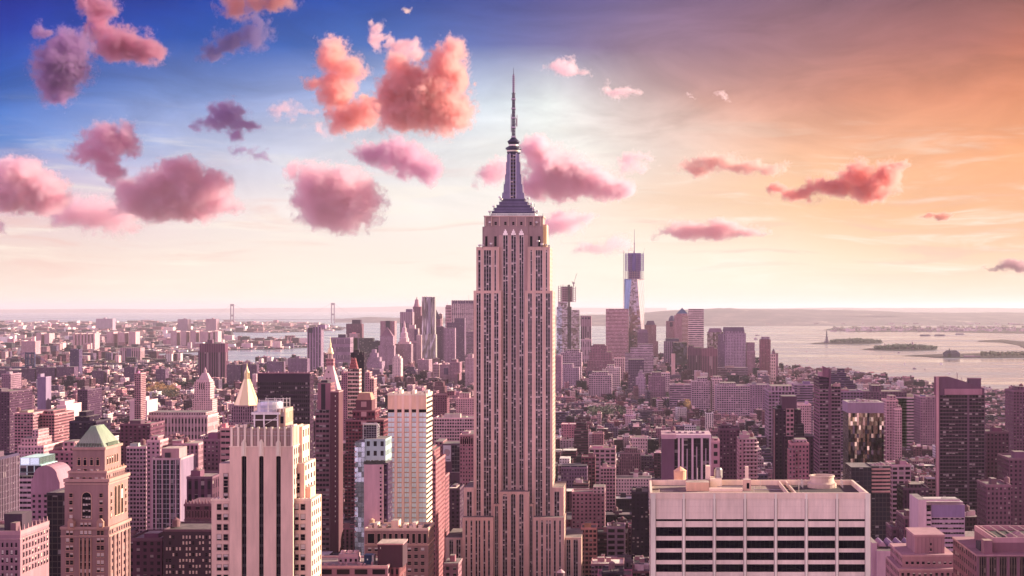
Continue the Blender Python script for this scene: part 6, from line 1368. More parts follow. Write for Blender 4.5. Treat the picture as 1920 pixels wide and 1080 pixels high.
def freedom():
    b = Bldg('unfinished_glass_tower', 'tallest downtown tower, tapering mirror glass with a bare dark top and spire', 5900, 1169, 1209, 62, 'skyscraper')
    X, Z, Y = b.X, b.Z, b.Y; x0, x1, y0, y1 = X(1170.5), X(1208.5), Y, Y + 76; cx, cy = (x0 + x1) / 2, (y0 + y1) / 2; h = (x1 - x0) / 2
    z0, z1 = 20, Z(523)
    B = [(x0, y0), (x1, y0), (x1, y1), (x0, y1)]; r = h * .98
    Tm = [(cx - r * .2, cy - 38), (cx + r * .32, cy - 38)]
    # tall chamfered facets: base square turns into an inclined square higher up
    T = [(x0 + 1, cy - 18), (x0 + 17, y0 + 2), (cx + 12, y0 + 2), (x1 - 1, cy - 18), (x1 - 1, cy + 20), (x0 + 1, cy + 20)]
    m = b.p('glass_facet')
    f = lambda pts, t: m.face(pts, 'mirror', t, [(0, 0), (7, 0), (7, 60), (0, 60)][:len(pts)] if len(pts) == 4 else [(0, 0), (7, 0), (3, 60)])
    a0, b0 = (x0, y0 + 6, z0), (x1 - 2, y0, z0); tl, tr = (X(1184), y0 + 3, z1), (X(1194.5), y0 + 3, z1); TL, TR = (x0, y0 + 26, z1), (x1, y0 + 22, z1)
    f([a0, tl, TL], (.13, .17, .26)); f([a0, b0, tr, tl], (.25, .19, .22)); f([b0, TR, tr], (.95, .90, .88))  # one glass throughout: each facet's reflection is put into its tint
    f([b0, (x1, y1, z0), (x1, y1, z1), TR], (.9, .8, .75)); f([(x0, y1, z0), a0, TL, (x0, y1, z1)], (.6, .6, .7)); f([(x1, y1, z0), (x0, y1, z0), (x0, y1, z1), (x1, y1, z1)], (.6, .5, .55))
    m.face([(x0, y0 + 3, z1), (x1, y0 + 3, z1), (x1, y1, z1), (x0, y1, z1)], 'roof', (.3, .22, .25))
    b.tier('podium', 1170, 1207, 672, None, -4, 70, 'curtain', (.3, .22, .26), (5, 5))
    s = b.p('steel_skeleton'); P = (.20, .14, .24)
    for i in range(13):
        py = 523 - i * 3.75; sl = i > 3
        s.box(X(1171.5), X(1207.5), Y + 6, Y + 66, Z(py), Z(py) + 1.4, 'wall', (.50, .36, .42) if not sl else (.34, .24, .42), top='wall', faces='FBLRTD')
        for x in np.arange(1172, 1207, 2.6 if sl else 4.4): s.box(X(x), X(x) + (2.6 if sl else 1.6), Y + 7, Y + 10, Z(py) + 1.4, Z(py - 3.75), 'wall', (.27, .18, .36) if sl else (.5, .36, .42))
        s.box(X(1178), X(1201), Y + 20, Y + 50, Z(py) + 1.4, Z(py - 3.75), 'wall', (.20, .14, .30))
    k = b.p('dark_core'); k.box(X(1185), X(1192), Y + 4, Y + 8, Z(508), Z(475), 'wall', (.16, .11, .28))
    hs = b.p('hoist'); 
    for i in range(40): hs.box(X(1168.4), X(1170.6), Y + 20, Y + 24, Z(578 - i * 2.75), Z(578 - i * 2.75) + 1.5, 'wall', (.42, .30, .33), faces='FBLRTD')
    hs.tube((X(1169.5), Y + 22, 10), (X(1169.5), Y + 22, Z(470)), .8, 4, 'wall', (.4, .28, .32))
    sp = b.p('spire'); sp.lathe(X(1189.5), Y + 36, [(5, Z(475)), (2, Z(468)), (1.6, Z(457)), (2.6, Z(456.5)), (2.4, Z(455)), (1.2, Z(454)), (.7, Z(429))], 8, 'metal', (.28, .19, .25))
    for a, c, p in ((1178, 1187, 469), (1181, 1186, 466.5)): b.p('roof_gantry').box(X(a), X(c), Y + 20, Y + 22, Z(p), Z(p) + 1, 'metal', (.35, .28, .25), top='metal')
    b.p('roof_gantry').tube((X(1206), Y + 20, Z(475)), (X(1209), Y + 20, Z(465)), .5, 4, 'metal', (.3, .2, .25)); b.p('roof_gantry').tube((X(1178.5), Y + 21, Z(475)), (X(1178.5), Y + 21, Z(466)), .5, 4, 'metal', (.3, .25, .2)); b.done()
freedom()
D('banded_glass_block', 'pinkish glass block with fine horizontal lines left of the unfinished glass tower', 5700, 1136, 1178, 579, 50, (.62, .42, .42), 'facade_ribbon', (6, 5.2), **NP)
D('beige_hotel_slab', 'beige striped slab with dark top openings by the water', 6100, 1088.5, 1108.5, 592.5, 36, (.46, .34, .36), 'facade_pier', (8, 200), **NP, extra=lambda b: [b.tier('dark_opening', 1091 + i * 5.6, 1094.5 + i * 5.6, 595, 598.5, -1, 2, 'wall', (.12, .08, .11), None) for i in range(3)])
D('white_podium_block', 'pale block with vertical ribs under the beige striped slab', 5500, 1089, 1109, 637, 40, (.52, .41, .42), 'facade_pier', (6, 30))
D('domed_office_tower', 'pink office tower with a flattened dark dome right of the unfinished glass tower', 6000, 1209, 1230.5, 609, 45, (.44, .30, .31), 'facade', (4, 4), **NP, crown=pyr(1211, 1228.5, 609, 601.5, 3, 42, (.20, .15, .19), .7, 'dome'), extra=tt('lower_wing', 1216, 1234, 640, None, -3, 40, 'facade', (.44, .3, .31), (4, 4)))
D('blunt_brown_tower', 'mauve brown block with chamfered shoulders in front of the unfinished glass tower', 5600, 1195, 1215, 624, 45, (.27, .18, .22), 'facade', (4, 4), **NP, crown=pyr(1195.5, 1214.5, 624, 617.5, 1, 44, (.24, .155, .19), .8, 'roof'))
D('round_dome_tower', 'pink tower with a round dark copper dome', 6000, 1249, 1268, 602, 45, (.46, .32, .33), 'facade', (4, 4), **NP, crown=dome(1260.5, 7.2, 602, 10.5, 22, (.17, .15, .20)), extra=tt('tall_slot', 1256, 1261, 604, 612, -1, 2, 'wall', (.14, .09, .12), None))
D('teal_pyramid_tower', 'pink and cream office tower with a teal pyramid roof', 5950, 1264.5, 1291, 591, 45, (.48, .33, .33), 'facade', (4, 4), **NP, tiers=((1268, 1289, 588, 3, 42),), crown=pyr(1269, 1289.5, 588, 577, 3, 42, (.13, .19, .25)), extra=tt('sunlit_bay', 1279, 1292, 592, None, -2, 20, 'facade_ribbon', (.66, .53, .48), (5, 5)))  # the bay's sunlit look is put into its paler tint
D('white_louvred_slab', 'tall slab of bold white horizontal louvres beside the teal pyramid', 5850, 1291, 1319.5, 579, 50, (.66, .54, .52), 'facade_ribbon', (8, 8), **NP)
D('dark_top_block', 'mauve block with a dark hat below the round dome', 5400, 1245, 1262, 640, 50, (.34, .25, .29), 'facade_pier', (6, 6), tiers=((1248, 1273, 634.5, 6, 44, 'wall', (.12, .08, .12)),), **NP)
D('mirrored_dark_block', 'dark mirrored block with tan reflections below the teal pyramid', 5300, 1262, 1288, 642, 40, (.07, .05, .075), 'mirror', (6, 6), **NP)
D('thin_cream_tower', 'thin sunlit cream tower standing in front of dark mirrored block', 4700, 1259, 1266, 663, 30, (.66, .49, .42), 'wall', **NP)
D('chamfered_brown_tower', 'tan mauve tower with a faceted top left of the chamfered bank tower', 5150, 1327, 1356, 623, 45, (.19, .13, .14), 'mirror', (6, 6), **NP, crown=pyr(1328, 1355, 623, 615.5, 1, 44, (.28, .19, .22), .75, 'roof'), extra=tt('dark_half', 1346, 1361, 626, None, -2, 40, 'facade', (.25, .17, .23), (4, 4)))
D('chamfered_bank_tower', 'blue grey gridded tower with chamfered shoulders and dark cornice openings', 5000, 1361, 1398.5, 625, 50, (.42, .33, .38), 'facade', (5, 5), **NP, crown=pyr(1356, 1396, 621, 613.5, 3, 47, (.17, .12, .16), .93, 'cornice'), extra=lambda b: [b.tier('upper_storeys', 1357, 1396, 621, 640, 2, 48, 'facade_pier', (.38, .29, .35), (5, 5))])
D('brown_housing_slab', 'red brown ribbed housing slab, leftmost of three before the chamfered tower', 4700, 1290, 1316, 652, 40, (.26, .155, .18), 'facade_pier', (5, 200), **NP, tiers=((1291, 1301, 648, 4, 34),))
D('brown_housing_slab', 'red brown ribbed housing slab, middle of three before the chamfered tower', 4650, 1316, 1330, 653, 40, (.34, .19, .205), 'facade_pier', (5, 200), **NP)
D('brown_housing_slab', 'red brown ribbed housing slab, tallest of three below the chamfered tower', 4600, 1318, 1345, 653, 40, (.31, .175, .195), 'facade_pier', (5, 200), **NP, tiers=((1327, 1339, 649, 4, 34),))
D('low_glass_shed', 'long low mauve podium at the foot of chamfered bank tower', 4700, 1345, 1402, 690, 60, (.34, .26, .30), 'facade_ribbon', (5, 5))
D('pink_office_block', 'pinkish office block with columned roof right of the chamfered bank tower', 5000, 1400, 1416, 659, 45, (.40, .27, .29), 'facade', (4, 4), tiers=((1400, 1415, 642, 6, 40, 'facade', (.36, .25, .28)),))
D('red_riverside_tower', 'dark red riverside tower with a pale glass corner', 4800, 1425.5, 1445, 636, 40, (.30, .155, .165), 'facade', (5, 4), **NP, tiers=((1428, 1443, 631.5, 4, 34, 'facade', (.42, .33, .36)),))
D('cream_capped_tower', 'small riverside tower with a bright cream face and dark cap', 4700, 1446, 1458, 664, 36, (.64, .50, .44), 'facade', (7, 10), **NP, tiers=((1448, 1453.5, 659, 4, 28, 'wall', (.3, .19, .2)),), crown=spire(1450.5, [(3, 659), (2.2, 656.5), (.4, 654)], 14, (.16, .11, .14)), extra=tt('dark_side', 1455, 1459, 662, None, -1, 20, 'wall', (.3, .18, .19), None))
D('telephone_building', 'huge red brown brick building stepping up in broad tiers', 4900, 1098, 1153, 690, 70, (.335, .195, .215), 'facade', (5, 5), **NP, tiers=((1101, 1151, 676, 6, 64), (1105, 1147, 660, 10, 60), (1108, 1138, 648, 14, 54), (1112, 1134, 645.5, 18, 50)))
D('terraced_white_offices', 'pale grey office building in long terraces right of the red brown brick giant', 4900, 1166, 1225, 672, 60, (.54, .44, .47), 'facade_ribbon', (6, 5), **NP, tiers=((1172, 1225, 662, 4, 56), (1182, 1224, 652, 8, 54), (1196, 1224, 645, 12, 50)))
D('dark_gridded_slab', 'dark gridded office slab standing before the pale terraces', 4100, 1178, 1207.5, 674, 40, (.20, .14, .185), 'facade_loft', (5, 4.5), **NP)
D('white_gridded_loft', 'broad white gridded loft block in front of red brown giant', 3900, 1104, 1147, 704, 60, (.52, .41, .43), 'facade_loft', (6, 5), tiers=((1110, 1140, 697, 8, 50),))
D('white_square_loft', 'bright white loft with square windows above the broad gridded loft', 4300, 1136, 1163, 690, 50, (.66, .55, .54), 'facade_loft', (6, 5), tiers=((1138, 1152, 684, 8, 44),))
D('cream_loft_stack', 'cream loft with a lit side before the pale terraces', 4500, 1152, 1171, 672, 44, (.60, .45, .43), 'facade_loft', (6, 5))
D('grey_stepped_loft', 'pale grey stepped loft right of the dark gridded slab', 3900, 1192, 1210, 709, 44, (.46, .37, .42), 'facade', (4, 4), tiers=((1196, 1208, 700, 6, 38), (1199, 1205, 694, 10, 32)))
D('twin_loft', 'lilac loft pair under the mirrored left tower', 4600, 1051, 1090, 662, 60, (.44, .35, .38), 'facade_loft', (6, 5), tiers=((1060, 1086, 655, 8, 50),))
D('lower_lilac_block', 'lilac block with shaded front beside the skyscraper', 4300, 1050, 1086, 690, 60, (.40, .31, .35), 'facade', (5, 5), tiers=((1052, 1074, 682, 8, 50),))
D('mauve_side_block', 'narrow mauve block pressed against the skyscraper edge', 4100, 1040, 1053, 668, 40, (.36, .24, .28), 'facade', (4, 4))
D('brick_warehouse_tall', 'tall mauve warehouse before the thin cream tower', 3700, 1216, 1248, 706, 60, (.30, .20, .235), 'facade', (4, 4), tiers=((1222, 1240, 698, 8, 50),))
D('white_shed_loft', 'white topped loft in front of the brown housing slabs', 3900, 1240, 1256, 700, 44, (.60, .48, .49), 'facade_loft', (6, 5))
D('industrial_loft', 'pale industrial loft with a stepped front, leftmost of three before the river', 3300, 1297, 1332, 716, 60, (.52, .41, .43), 'facade_loft', (5, 4.5), tiers=((1308, 1326, 708, 8, 50),))
D('industrial_loft', 'pale industrial loft with a sunlit side, middle of three before the river', 3300, 1335, 1354, 712, 60, (.60, .47, .47), 'facade_loft', (5, 4.5), tiers=((1338, 1352, 706, 8, 50),))
D('industrial_loft', 'long pale industrial loft with even windows, widest of three before the river', 3200, 1344, 1406, 724, 70, (.46, .36, .39), 'facade_loft', (5, 4.5), tiers=((1350, 1380, 718, 8, 60),))
D('long_mauve_warehouse', 'long mauve warehouse right of the widest industrial loft', 3200, 1406, 1444, 722, 60, (.33, .24, .28), 'facade', (5, 4.5))
D('banded_mauve_warehouse', 'mauve office block with dark ribbons behind the industrial lofts', 3500, 1256, 1297, 722, 60, (.40, .30, .34), 'facade_ribbon', (5, 5))
# east side slabs
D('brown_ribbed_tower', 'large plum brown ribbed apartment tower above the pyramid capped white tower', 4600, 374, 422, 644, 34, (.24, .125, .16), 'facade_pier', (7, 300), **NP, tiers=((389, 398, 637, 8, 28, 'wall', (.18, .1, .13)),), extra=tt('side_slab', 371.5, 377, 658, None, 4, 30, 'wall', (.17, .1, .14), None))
D('dark_river_tower', 'dark indigo tower by the bridges in front of Brooklyn', 4900, 131, 148, 656, 30, (.13, .095, .15), 'facade', (4, 4))
D('courthouse_block', 'pale ribbed block with a dark centre far across the river', 6500, 225, 263, 652, 60, (.48, .36, .36), 'facade_pier', (10, 200), **NP, extra=tt('dark_centre', 237, 246, 654, 672, -1, 5, 'wall', (.15, .1, .15), None))
D('tan_clock_block', 'pinkish slab with a slim lit tower behind the steel bridge', 6700, 40, 66, 640, 60, (.50, .36, .37), 'facade', (5, 5), tiers=((60, 65, 631, 6, 20, 'wall', (.66, .5, .46)),))
D('far_housing_slab', 'flat grey housing slab on the far Brooklyn shore, widest of three', 15500, 180, 211, 597.5, 90, (.36, .29, .33), 'wall', **NP, tiers=((194, 198, 595.5, 20, 60),))
D('far_housing_slab', 'square mauve housing slab on the far Brooklyn shore, left of a pair', 13500, 333, 352, 598.5, 90, (.34, .25, .28), 'wall', **NP, tiers=((344, 347, 596.8, 20, 60),))
D('far_housing_slab', 'square mauve housing slab on the far Brooklyn shore, right of a pair', 13500, 386, 405.5, 598, 90, (.36, .25, .27), 'wall', **NP, tiers=((397, 400, 596.2, 20, 60),))
for i, (a, c, t, q) in enumerate(((-10, 38, 694, 'leftmost'), (40, 66, 691, 'second'), (68, 103, 689, 'third'), (106, 139, 688, 'fourth'), (172, 194, 695, 'fifth'), (232, 252, 688, 'sixth'), (292, 310, 692, 'seventh'), (425, 452, 684, 'eighth'), (455, 480, 683, 'ninth'), (500, 530, 678, 'tenth'), (540, 576, 672, 'eleventh'))):
    D('river_housing_block', 'shadowed housing block along the east river, ' + q + ' counted from the edge', 4550 - i * 12, a, c, t, 34, (.19, .125, .165) if i < 9 else (.26, .19, .235), 'facade', (4, 3.6), tiers=((a + (c - a) * .4, a + (c - a) * .58, t - 4, 8, 26),), **NP)
# ------------------------------------------------------------------ the ordinary city blocks
TONE = (1.0, 0.86, 0.88); GAMMA = (1.5, 1.55, 1.25)
rs = random.Random(11)
PAL = [((.16, .085, .09), 'brown brick', 20), ((.24, .125, .125), 'red brick', 14), ((.38, .27, .25), 'tan', 16), ((.62, .50, .47), 'cream', 13), ((.80, .69, .66), 'white', 13), ((.22, .17, .20), 'grey', 10), ((.48, .31, .31), 'pink stone', 9), ((.07, .045, .06), 'dark brown', 15)]
def pick():
    t = rs.uniform(0, sum(p[2] for p in PAL))
    for c, n, w in PAL:
        t -= w
        if t <= 0: break
    j = rs.uniform(.85, 1.15)
    return tuple(min(.75, q * j * rs.uniform(.96, 1.04)) for q in c), n
def ipol(px, py):                                   # is a ground point on Manhattan
    c = False; n = len(MAN)
    for i in range(n):
        (x0, y0), (x1, y1) = MAN[i], MAN[(i + 1) % n]
        if (y0 > py) != (y1 > py) and px < (x1 - x0) * (py - y0) / (y1 - y0) + x0: c = not c
    return c
def height(X, Y):
    px = PX + X * F / Y
    if Y < 1700: m, s, hi = 31, .42, 70
    elif Y < 2300: m, s, hi = 26, .42, 62
    elif Y < 3000: m, s, hi = 20, .42, 52
    elif Y < 4300: m, s, hi = 15, .42, 42
    else: m, s, hi = 24, .45, 52
    if px > 1440 and Y > 1900: m, hi = m * .72, hi * .6
    if px < 480 and Y > 2300: m, hi = m * .85, hi * .75
    h = m * math.exp(rs.gauss(0, s))
    return max(9, min(h, hi))
# how far down each landmark stays in view: nothing nearer may rise above this line
KEEP = [(1040, 1217, 1345, 1052), (1040, 1240, 1700, 960), (600, 690, 1345, 1030), (812, 1092, 1283, 1090), (1218, 1630, 610, 1200)]
_keep = {'spired_clock_tower': 735, 'gold_pyramid_tower': 775, 'pyramid_capped_tower': 770, 'columned_white_block': 806, 'white_frame_tower': 760, 'black_tower': 720, 'stepped_brick_tower': 860, 'dark_office_slab': 860, 'brown_balcony_tower': 985, 'brown_brick_slab': 985, 'striped_glass_tower': 990, 'green_glass_tower': 1010, 'blank_wall_building': 990, 'glass_office_tower': 975, 'white_finned_tower': 895, 'banded_slender_tower': 898, 'slope_topped_dark_tower': 985, 'shattered_glass_block': 872, 'limestone_office': 960, 'billboard_building': 915, 'unfinished_glass_tower': 655, 'white_art_deco_tower': 705, 'brown_ribbed_tower': 690}
FOOT = []
for r_ in [o for o in COL.objects if o.type == 'EMPTY']:
    pass
boxes = []                                          # (x, y, w, d, h, angle)
AV = [-2310, -2090, -1860, -1640, -1420, -1200, -985, -780, -620, -480, -325, -175, 105, 385, 660, 935, 1210, 1480]
lots = []
def block(x0, x1, y0, y1, ang=0.0, c=(0, 0)):
    """two back-to-back rows of lots"""
    ym = (y0 + y1) / 2
    for ya, yb in ((y0, ym), (ym, y1)):
        x = x0
        while x < x1 - 8:
            w = rs.choice((16, 20, 24, 28, 34, 44)) * rs.uniform(.85, 1.15) * (.85 if ya < 1900 else .74 if ya < 2500 else .6)
            w = min(w, x1 - x)
            if w < 8: break
            lots.append((x, x + w, ya + rs.uniform(0, 2), yb - rs.uniform(0, 5), ang, c)); x += w + (0 if rs.random() < .8 else rs.uniform(2, 8))
Y = 953
while Y < 6700:
    for a, b in zip(AV, AV[1:]):
        block(a + 13, b - 13, Y + 9, Y + 71)
    Y += 80
bldgs = []
HB = [(x0 - 3, x1 + 3, y0 - 3, y1 + 3) for x0, x1, y0, y1 in HEROES]
PROT = list(KEEP)
for o in COL.objects:
    if o.type == 'EMPTY' and 'label' in o.keys():
        n = o.name.split('.')[0]
        if n in _keep:
            for (x0, x1, y0, y1) in HEROES:
                if abs((x0 + x1) / 2 - o.location.x) < .5 and y0 < o.location.y < y1:
                    PROT.append((PX + x0 * F / y0 - 1, PX + x1 * F / y0 + 1, y0, _keep[n]))
PROT += [(PX + x0 * F / y0, PX + x1 * F / y0, y0, None) for x0, x1, y0, y1 in HEROES]
HT = {}
for (x0, x1, y0, y1, ang, c) in lots:
    xm, ym = (x0 + x1) / 2, (y0 + y1) / 2
    if y0 > 3000:                                   # the older streets downtown are skewed
        ang = .16 if xm > -250 else -.10
        ca, sa = math.cos(ang), math.sin(ang); ox, oy = -300, 3000
        xm, ym = ox + (xm - ox) * ca - (ym - oy) * sa, oy + (xm - ox) * sa + (ym - oy) * ca
    pxm = PX + xm * F / ym
    if pxm < -330 or pxm > 2320 or ym > 6650: continue
    w, d = x1 - x0, y1 - y0
    e = max(w, d) / 2 * (1 if ang == 0 else 1.15)
    if not (ipol(xm - e, ym + e) and ipol(xm + e, ym + e) and ipol(xm, ym)): continue
    if any(xm - w / 2 < b[1] and xm + w / 2 > b[0] and ym - d / 2 < b[3] and ym + d / 2 > b[2] for b in HB): continue
    if rs.random() < .04: continue
    if 3080 < ym < 3230 and -330 < xm < -120: continue           # a park
    if 2050 < ym < 2200 and -330 < xm < -190: continue
    if 2880 < ym < 3000 and -480 < xm < -340: continue
    h = height(xm, ym)
    p0, p1 = pxm - w / 2 * F / ym, pxm + w / 2 * F / ym
    for (a, b, yy, keep) in PROT:
        if ym < yy and p1 > a and p0 < b and keep is not None:
            top = EYE - (keep - HY) * ym / F
            if h > top: h = top * rs.uniform(.8, 1)
    if h < 7: continue
    t, cn = pick()
    bldgs.append(dict(x=xm, y=ym, w=w, d=d, h=h, a=ang, t=t, cn=cn))
# coarse depth buffer to learn which of them the picture shows largest
W_, H_ = 960, 540
zb = np.full((H_, W_), 1e9); ib = np.full((H_, W_), -1, dtype=int)
def raster(px0, px1, pyt, pyb, Y, i):
    a, b, t, c = [int(round(q / 2)) for q in (px0, px1, pyt, pyb)]
    a, b, t, c = max(a, 0), min(b, W_), max(t, 0), min(c, H_)
    if a >= b or t >= c: return
    s = zb[t:c, a:b]; m = s > Y; s[m] = Y; ib[t:c, a:b][m] = i
for j, (x0, x1, y0, y1) in enumerate(HEROES):
    top = max([v.co.z for o in COL.objects if o.type == 'MESH' and o.parent and abs(o.parent.location.x - (x0 + x1) / 2) < .5 and y0 < o.parent.location.y < y1 for v in o.data.vertices] or [0])
    raster(PX + x0 * F / y0, PX + x1 * F / y0, HY + (EYE - top) * F / y0, 2000, y0, -5 - j)
for i, b in enumerate(bldgs):
    yf, yb = b['y'] - b['d'] / 2, b['y'] + b['d'] / 2
    raster(PX + (b['x'] - b['w'] / 2) * F / yf, PX + (b['x'] + b['w'] / 2) * F / yf, HY + (EYE - b['h']) * F / yf, HY + EYE * F / yf, yf, i)
    if b['h'] < EYE: raster(PX + (b['x'] - b['w'] / 2) * F / yb, PX + (b['x'] + b['w'] / 2) * F / yb, HY + (EYE - b['h']) * F / yb, HY + (EYE - b['h']) * F / yf + 1, (yf + yb) / 2, i)
ids, cnt = np.unique(ib[ib >= 0], return_counts=True)
seen = dict(zip(ids.tolist(), cnt.tolist()))
order = sorted(seen, key=lambda i: -seen[i])
NEAR = order[:205]
for i in NEAR:
    ys, xs = np.nonzero(ib == i); bldgs[i]['px'], bldgs[i]['py'] = float(xs.mean()) * 2, float(ys.mean()) * 2
STY = ['facade', 'facade', 'facade', 'facade_loft', 'facade_pier', 'facade_ribbon']
RT = [(.09, .06, .085), (.20, .14, .16), (.66, .56, .54), (.04, .028, .045), (.13, .085, .11), (.74, .65, .62)]
def corners(b, s=0.0):
    ca, sa = math.cos(b['a']), math.sin(b['a']); w, d = b['w'] / 2 + s, b['d'] / 2 + s
    return [(b['x'] + x * ca - y * sa, b['y'] + x * sa + y * ca) for x, y in ((-w, -d), (w, -d), (w, d), (-w, d))]
def sub(b, fx, fy, w, d): 
    ca, sa = math.cos(b['a']), math.sin(b['a']); x, y = fx * b['w'], fy * b['d']
    return dict(x=b['x'] + x * ca - y * sa, y=b['y'] + x * sa + y * ca, w=w, d=d, a=b['a'])
def lipped(m, b, t):
    """parapet as a ring of four low walls"""
    o, i = corners(b, .12), corners(b, -.55); z0, z1 = b['h'] - .3, b['h'] + 1.1
    for k in range(4):
        q = (k + 1) % 4
        m.face([(*o[k], z0), (*o[q], z0), (*o[q], z1), (*o[k], z1)], 'wall', t); m.face([(*i[q], z0), (*i[k], z0), (*i[k], z1), (*i[q], z1)], 'wall', t); m.face([(*o[k], z1), (*o[q], z1), (*i[q], z1), (*i[k], z1)], 'wall', t)
def feature(b):
    """walls plus what stands on the roof; returns a list of (part name, MB)"""
    out = []; m = MB(); st = rs.choice(STY); bay = (rs.uniform(2.6, 4.2), rs.uniform(3.3, 4.0)); rt = rs.choice(RT); off = rs.randint(0, 900)
    m.prism(corners(b), 0, b['h'], st, b['t'], bay, rt=rt, off=off); out.append(('wall', m)); bl = rs.choice(((.8, .68, .65), (.2, .12, .13), (.5, .34, .31), b['t']))
    b['feat'] = []
    if b['h'] > 34 and b['w'] > 18 and rs.random() < .4:
        u = sub(b, rs.uniform(-.08, .08), .06, b['w'] * rs.uniform(.55, .75), b['d'] * .6); u['h'] = b['h'] + rs.uniform(6, 15); q = MB()
        q.prism(corners(u), b['h'] - .2, u['h'], st, b['t'], bay, rt=rt, off=off + 9); out.append(('upper_storeys', q)); b['feat'].append('setback'); topz, tb = u['h'], u
    else: topz, tb = b['h'], b
    q = MB(); lipped(q, b, tuple(min(.8, c * rs.uniform(1.1, 1.45)) for c in b['t'])); out.append(('parapet', q))
    for k in range(rs.randint(1, 3)):
        q = MB(); s = sub(tb, rs.uniform(-.3, .3), rs.uniform(-.28, .3), rs.uniform(2.5, 7), rs.uniform(2.5, 6)); hh = rs.uniform(2.4, 5.5)
        s['w'] = min(s['w'], tb['w'] * .4)
        q.prism(corners(s), topz - .1, topz + hh, 'wall', bl, rt=rs.choice(RT)); out.append((rs.choice(('plant_room', 'stair_hut', 'roof_unit')), q))
    if b['y'] < 3200 and rs.random() < .55:
        q = MB(); s = sub(tb, rs.uniform(-.3, .3), rs.uniform(-.25, .25), 1, 1); water_tank(q, s['x'], s['y'], topz, rs.uniform(1.6, 2.5), rs.choice(((.30, .20, .17), (.14, .09, .09), (.42, .30, .26)))); out.append(('water_tank', q)); b['feat'].append('tank')
    if b['y'] < 1900 and rs.random() < .35:
        q = MB(); s = sub(b, rs.choice((-.45, .45)), rs.uniform(-.3, .4), 1.4, 1.4); q.prism(corners(s), b['h'], b['h'] + rs.uniform(2.5, 5), 'wall', (.3, .17, .15)); out.append(('chimney', q))
    b['st'] = st
    return out
for i in NEAR: bldgs[i]['parts'] = feature(bldgs[i])
# say which one is which: colour and build, then its place beside the nearest landmark
LM = [('pyramid roof tower', 120, 240, 800, 1080), ('art deco tower', 397, 600, 750, 1080), ('glass office tower', 286, 347, 840, 985), ('columned white block', 277, 396, 772, 812), ('gold pyramid', 433, 478, 685, 790), ('dark office slab', 482, 586, 700, 860), ('clock tower spire', 597, 635, 633, 735), ('stepped brick tower', 646, 724, 737, 980), ('cream striped tower', 727, 812, 740, 985), ('limestone skyscraper', 836, 1090, 128, 1080), ('white office slab', 1218, 1630, 885, 1080), ('white finned tower', 1241, 1335, 812, 900), ('rounded balcony tower', 1385, 1425, 808, 900), ('dark stepped tower', 1453, 1526, 742, 900), ('banded slender tower', 1525, 1578, 687, 900), ('shattered glass block', 1590, 1660, 752, 900), ('slope topped tower', 1757, 1848, 706, 990), ('grey banded slab', 1722, 1845, 936, 1080), ('tan apartment towers', 27, 102, 770, 860), ('white gridded loft', 1104, 1147, 697, 730), ('industrial lofts', 1297, 1406, 706, 760), ('massive stone block', 1441, 1490, 724, 780), ('white villa block', 1182, 1214, 815, 850), ('black tanked loft', 1105, 1154, 842, 920), ('white setback tower', 736, 751, 664, 705), ('pale loft row', 814, 890, 780, 810), ('long brown warehouse', 1612, 1700, 723, 760), ('brown ribbed tower', 372, 422, 637, 690), ('white warehouse vaults', 243, 276, 744, 770), ('cream slab alone', 252, 264, 701, 745), ('wide housing slab', 145, 164, 732, 765), ('tall grey slab', 70, 86, 701, 760)]
def place(b):
    best = None
    for n, x0, x1, y0, y1 in LM:
        dx = max(x0 - b['px'], 0, b['px'] - x1); dy = max(y0 - b['py'], 0, b['py'] - y1)
        dd = math.hypot(dx, dy * 1.3) + (x1 - x0) * .02
        if best is None or dd < best[0]: best = (dd, n, dx, dy, b['px'] < x0, b['py'] < y0)
    _, n, dx, dy, left, above = best
    if dx >= dy: rel = 'left of' if left else 'right of'
    else: rel = 'above' if above else 'below'
    if dx == 0 and dy == 0: rel = 'against'
    return n, rel, best[0]
ORD = ['nearest', 'second', 'third', 'fourth', 'fifth', 'sixth', 'seventh', 'eighth', 'ninth', 'tenth', 'eleventh', 'twelfth', 'thirteenth', 'fourteenth', 'fifteenth', 'sixteenth']
SH = {'facade': 'building', 'facade_loft': 'loft', 'facade_pier': 'pilastered building', 'facade_ribbon': 'ribbon windowed block'}
grp = {}
for i in NEAR:
    b = bldgs[i]; n, rel, dd = place(b)
    size = 'tall' if b['h'] > 48 else 'low' if b['h'] < 22 else 'mid height'
    ft = ' with a water tank' if 'tank' in b['feat'] else ' with a set back top' if 'setback' in b['feat'] else ''
    key = (size + ' ' + b['cn'] + ' ' + SH[b['st']] + ft, rel, n); grp.setdefault(key, []).append((dd, i))
for (what, rel, n), v in grp.items():
    for k, (dd, i) in enumerate(sorted(v)):
        b = bldgs[i]; pos = '' if len(v) == 1 else ORD[k] + ' one '
        root = bpy.data.objects.new('city_building', None); org = (b['x'], b['y'], 0.0); root.location = org; COL.objects.link(root)
        lab = what + ', ' + pos + rel + ' the ' + n
        if len(lab.split()) > 16: lab = lab.replace('mid height ', '')
        if len(lab.split()) > 16: lab = lab.replace('ribbon windowed', 'striped')
        tag(root, lab, 'building', 'ordinary city buildings')
        for pn, m in b['parts']: m.build(pn, root, org)
